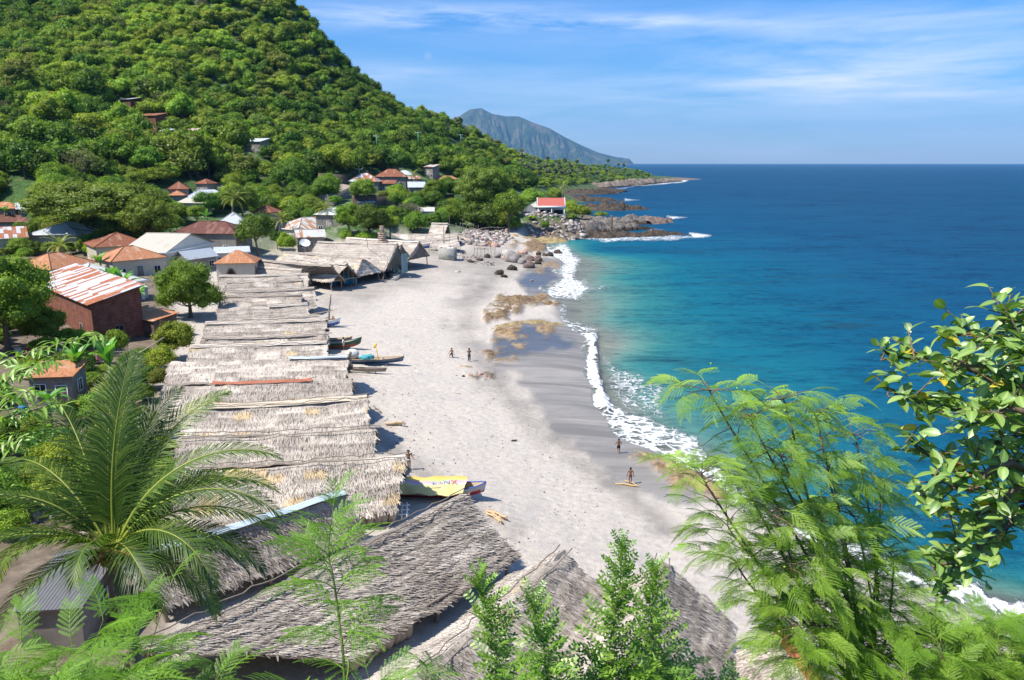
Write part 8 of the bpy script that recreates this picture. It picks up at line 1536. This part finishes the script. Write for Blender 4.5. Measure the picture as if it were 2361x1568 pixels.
# upright plants with small oval leaves
UPL = [('tallest upright plant with whorls of small oval leaves, bottom right of centre', [(1395, 1680), (1405, 1500), (1425, 1380), (1435, 1262)], [3.6, 3.7, 3.8, 3.9], 62), ('upright plant of small oval leaves right of the tallest one', [(1560, 1690), (1520, 1560), (1500, 1430), (1515, 1322)], [3.5, 3.6, 3.7, 3.8], 60), ('upright small-leaved plant leaning left, beside the dark shed gap', [(1200, 1690), (1160, 1560), (1130, 1440), (1105, 1332)], [3.5, 3.6, 3.7, 3.8], 52), ('shorter upright plant of small oval leaves at the bottom centre', [(1265, 1680), (1262, 1570), (1250, 1480), (1225, 1385)], [3.3, 3.4, 3.5, 3.6], 46)]
for i, (lab, pts, Y, n) in enumerate(UPL): sprig('leafy_shrub', lab, pts, Y, PL, int(n*1.9), 200+i, M_IND, TWIG, .007, .02, 1.35, (.0, .8), group=None)
for i, (lab, st) in enumerate((('bushy small-leaved shrub at the foot of the tallest upright plant', [(1440, 1720, 3.5), (1430, 1620, 3.6), (1460, 1510, 3.7)]), ('bushy small-leaved shrub along the bottom edge left of the tallest plant', [(1330, 1780, 3.4), (1330, 1670, 3.5), (1350, 1560, 3.6)]), ('small-leaved shrub on the right of the bottom plants', [(1590, 1780, 3.6), (1590, 1670, 3.7), (1560, 1560, 3.8)]))): bush('leafy_shrub', lab, [st, [(a+60*(j+1)*.5, b+12*j, c+.1) for j, (a, b, c) in enumerate(st)]], PL, 24, 220+i, M_IND, TWIG, .005, 1.2, sub=3, sublen=.16)
# the feathery tree on the right
def feathery_tree():
    rs = np.random.RandomState(77); base = pty(2010, 1640, 6.0); A = [(2010, 1640), (1960, 1500)]
    ends = [(1640, 900, 6.0), (1730, 960, 5.8), (1800, 920, 6.1), (1870, 950, 6.2), (1620, 1090, 5.6), (1700, 1080, 5.9), (1800, 1050, 5.8), (1900, 1060, 6.2), (1680, 1200, 5.7), (1780, 1180, 5.5), (1880, 1170, 6.0), (1700, 1290, 5.6), (1820, 1300, 5.4), (1930, 1290, 5.9), (1830, 1440, 5.2), (1960, 1180, 6.3), (2010, 1100, 6.4), (2040, 1260, 6.2), (1960, 1000, 6.5), (1860, 1420, 5.4)]
    st = []
    for i, (a, b, y) in enumerate(ends):
        m1 = ((2010+a)/2+30+rs.uniform(-30, 30), (1640+b)/2+40+rs.uniform(-20, 20), (6+y)/2); st.append([(2000, 1560, 6.0), m1, (a+20, b+45, y), (a, b, y)])
    P0 = [[pty(*p) for p in s] for s in st]; g = gp(base.x, base.y); o = Vector((base.x, base.y, g.z-.1)); root = thing('feathery_tree', 'large feathery bright green tree at the lower right over the sand and surf', 'tree', o); lb = MB(); sb = MB(); sb.tube(curve_pts([Vector((0, 0, 0)), P0[0][0]-o], 6), [.07, .065, .06, .055, .05, .05], 8)
    for st_ in P0:
        C = curve_pts([p-o for p in st_], 40); sb.tube(C, np.linspace(.018, .003, 40), 5)
        for j in range(24):
            f = j/23; q = C[int(9+30*f)]; az = j*2.4+rs.uniform(-.5, .5); L_ = .42*(1-.5*f)*rs.uniform(.5, 1.2); e = rs.uniform(-.2, .6); d = np.array([math.cos(az)*math.cos(e), math.sin(az)*math.cos(e), math.sin(e)]); q2 = q+d*L_; sb.tube([q, (q+q2)/2+np.array([0, 0, .02]), q2], [.006, .004, .002], 3, False)
            for k in range(2): place(lb, FT[rs.randint(4)], q+(q2-q)*(.55+.45*k), az+rs.uniform(-.8, .8), rs.uniform(-.3, .45), rs.normal(0, .4), rs.uniform(.6, .92), rs.normal(0, .13)+.2*(f-.3))
    for i in range(70): st_ = P0[rs.randint(len(P0))]; q = st_[3]-o+Vector(rs.normal(0, .12, 3)); lb.add(ICO1[0]*.009+np.array(q), (), ICO1[1], at=1.)
    sb.build('branches', TWIGB, root, True); lb.build('foliage', M_LEUT, root)
feathery_tree()
for i, (lab, st, n) in enumerate((('feathery shrub in the bottom right corner below the surf', [(2330, 1700, 5.4), (2320, 1560, 5.6), (2290, 1450, 5.8)], 20), ('feathery shrub at the bottom edge left of the corner one on the right', [(2180, 1700, 5.2), (2190, 1570, 5.4), (2150, 1470, 5.6)], 20), ('feathery shrub at the extreme right edge of the bottom', [(2420, 1700, 5.2), (2400, 1560, 5.4), (2370, 1480, 5.5)], 16), ('low feathery shrub beneath the large feathery tree', [(2090, 1700, 4.9), (2090, 1620, 5.0), (2080, 1560, 5.1)], 10), ('feathery shrub between the corner shrub and the leafy branch', [(2250, 1700, 6.0), (2240, 1540, 6.2), (2230, 1440, 6.4)], 18))):
    bush('feathery_shrub', lab, [st, [(a-40*(j+1)*.5, b+25*j, c+.3) for j, (a, b, c) in enumerate(st)], [(a+75*(j+1)*.5, b+14*j, c+.2) for j, (a, b, c) in enumerate(st)]], FT, n, 300+i, M_LEUT, TWIGB, .012, 1.0, sub=2, sublen=.42, tone=-.08)
# the broad-leaved tree leaning in from the right edge
def broad_tree():
    rs = np.random.RandomState(99); g = gp(4.6, 4.2); o = Vector((g.x, g.y, g.z-.1)); root = thing('broadleaf_tree', 'broad-leaved fig-like tree leaning in from the right edge over the sea', 'tree', o)
    hub = pty(2480, 1000, 4.6)-o; hub2 = pty(2440, 1160, 4.5)-o; sb = MB(); C = curve_pts([Vector((0, 0, 0)), hub2*.6+Vector((.3, 0, 0)), hub2, hub], 14); sb.tube(C, np.linspace(.10, .05, 14), 8)
    mains = [(hub, [(2300, 880, 4.6), (2150, 830, 4.5), (2030, 845, 4.4)]), (hub, [(2330, 800, 4.7), (2240, 770, 4.7), (2160, 765, 4.6)]), (hub, [(2400, 780, 4.4), (2340, 750, 4.4), (2290, 745, 4.4)]), (hub, [(2280, 950, 4.3), (2160, 930, 4.3), (2050, 900, 4.3)]), (hub2, [(2340, 1100, 4.4), (2220, 1080, 4.3), (2100, 1010, 4.2)]), (hub2, [(2330, 1150, 4.4), (2240, 1180, 4.2), (2120, 1150, 4.1)]), (hub2, [(2350, 1180, 4.3), (2230, 1260, 4.1), (2150, 1300, 4.0)]), (hub2, [(2300, 1200, 4.5), (2190, 1310, 4.3), (2170, 1390, 4.2)]), (hub, [(2360, 900, 4.2), (2290, 860, 4.1), (2200, 850, 4.0)]), (hub, [(2390, 960, 4.0), (2310, 960, 3.9), (2230, 990, 3.9)]), (hub2, [(2330, 1060, 4.0), (2260, 1120, 3.9), (2180, 1110, 3.9)]), (hub2, [(2360, 1120, 3.9), (2290, 1200, 3.9), (2250, 1290, 3.9)])]
    mains += [(hub, [(2400, 840, 4.9), (2350, 810, 5.0), (2310, 820, 5.0)]), (hub, [(2420, 900, 4.8), (2340, 900, 4.9), (2260, 900, 4.9)]), (hub, [(2410, 1000, 4.7), (2330, 1010, 4.7), (2270, 1040, 4.7)]), (hub, [(2420, 800, 4.1), (2380, 790, 4.0), (2350, 800, 4.0)])]
    lb = MB(); yb = MB(); rb = MB()
    for h, ps in mains:
        C = curve_pts([h]+[pty(*p)-o for p in ps], 44); C = C+np.cumsum(rs.normal(0, .004, C.shape), axis=0); sb.tube(C, np.linspace(.030, .005, 44), 6)
        for j in range(17):
            f = .22+.78*j/16; q = C[int(43*f)]; az = j*2.4+rs.uniform(-.6, .6); e = rs.uniform(-.7, 1.0); L_ = rs.uniform(.12, .42)*(1.15-f*.6); d = np.array([math.cos(az)*math.cos(e), math.sin(az)*math.cos(e), math.sin(e)]); q2 = q+d*L_; sb.tube([q, (q+q2)/2, q2], [.006, .0045, .003], 4, False)
            n = rs.randint(5, 9)
            for k in range(n):
                f2 = (k+1)/n; p = q+(q2-q)*f2; a2 = az+k*2.2+rs.uniform(-.4, .4); tgt = lb if rs.rand() > .022 else yb; place(tgt, BL[rs.randint(5)], p, a2, rs.uniform(-.5, .9), rs.normal(0, .5), rs.uniform(.7, 1.2), rs.normal(0, .16))
    q = pty(2205, 1100, 4.0)-o
    for k in range(3): place(rb, BL[4], q+Vector((k*.03, 0, .01*k)), .4+k*.7, .1, .6*k, 1.35)
    sb.build('branches', TWIGB, root, True); lb.build('foliage', M_FIC, root); yb.build('yellow_leaves', M_YEL, root); rb.build('dead_leaves', M_RED, root)
broad_tree()
# thin branch with willow-like leaves entering at the left edge
def left_branch():
    rs = np.random.RandomState(4); pts = [(-120, 900, 5.5), (20, 830, 5.5), (130, 795, 5.5), (230, 770, 5.4)]; o = gp(-7.5, 5.0); P = [pty(*p)-o for p in pts]; root = thing('willowy_tree', 'thin-leaved tree with yellowish narrow leaves reaching in from the left edge', 'tree', o); sb = MB(); lb = MB(); leaf = broad_leaf(.10, .02, 1, .2, .5)
    trunk = [Vector((0, 0, 0)), Vector((P[0].x*.5, P[0].y*.5, P[0].z*.7)), P[0]]; sb.tube(curve_pts(trunk, 10), np.linspace(.09, .03, 10), 6)
    for path in (pts, [(-120, 900, 5.5), (0, 880, 5.3), (60, 850, 5.2), (120, 830, 5.2)], [(-120, 900, 5.5), (-20, 960, 5.2), (60, 950, 5.1), (130, 930, 5.0)], [(-120, 900, 5.5), (-40, 1040, 5.0), (40, 1010, 5.0), (110, 990, 5.0)], [(-120, 900, 5.5), (-30, 900, 5.0), (20, 920, 4.9), (70, 900, 4.9)]):
        C = curve_pts([pty(*p)-o for p in path], 30); sb.tube(C, np.linspace(.012, .003, 30), 4)
        for j in range(16):
            f = .3+.7*j/15; q = C[int(29*f)]; az = j*2.4; L_ = .12; d = np.array([math.cos(az), math.sin(az), .1]); q2 = q+d*L_
            for k in range(5): place(lb, leaf, q+(q2-q)*k/4, az+(-1)**k*.8, -.1+rs.normal(0, .3), rs.normal(0, .4), rs.uniform(.8, 1.2), .1+rs.normal(0, .15))
    sb.build('branches', TWIGB, root, True); lb.build('foliage', MATS['small_oval_leaves'], root)
left_branch()
# ------------------------------------------------------------------ weeds on the steep slope right below the camera
def slope_weeds():
    rs = np.random.RandomState(8); n = 46000; x = rs.uniform(-15, 16, n); y = rs.uniform(-3, 15, n); k = (np.hypot(x, y) > 1.2) & (fbm(x*.7, y*.7, 3) > .36); x, y = x[k], y[k]; n = len(x); z = gz(x, y)
    h = rs.uniform(.10, .42, n)*(.5+fbm(x*.5, y*.5, 9)); a = rs.uniform(0, 6.28, n); w = rs.uniform(.006, .02, n); d = rs.normal(0, .35, (n, 2))*h[:, None]; c, s = np.cos(a)*w, np.sin(a)*w
    V = np.stack([np.stack([x-c, y-s, z-.03], 1), np.stack([x+c, y+s, z-.03], 1), np.stack([x+d[:, 0]*.4+c*.8, y+d[:, 1]*.4+s*.8, z+h*.6], 1), np.stack([x+d[:, 0], y+d[:, 1], z+h], 1)], 1).reshape(-1, 3); i = np.arange(n)*4
    mb = MB(); mb.add(V, np.stack([i, i+1, i+2, i+3], 1), at=np.repeat(np.clip(rs.normal(.45, .2, n), 0, 1), 4)); tag(mb.build('weeds', LEAF['mid']), 'rough weeds and grass on the steep slope below the viewpoint', kind='stuff')
slope_weeds()
# ------------------------------------------------------------------ the air between here and the mountain
def build_haze():
    mb = MB(); mb.box((0, 10500, 500), (68000, 25000, 1300)); m = bpy.data.materials.new('haze_air'); m.use_nodes = True; t = m.node_tree; t.nodes.clear()
    o = N(t, 'ShaderNodeOutputMaterial'); v = N(t, 'ShaderNodeVolumePrincipled'); v.inputs['Density'].default_value = 4.2e-5; v.inputs['Color'].default_value = (.24, .54, 1, 1); v.inputs['Anisotropy'].default_value = .0
    L(t, v, 0, o, 'Volume'); MATS['haze_air'] = m
    tag(mb.build('haze', m), 'thin blue sea haze in the air', kind='stuff')
build_haze()
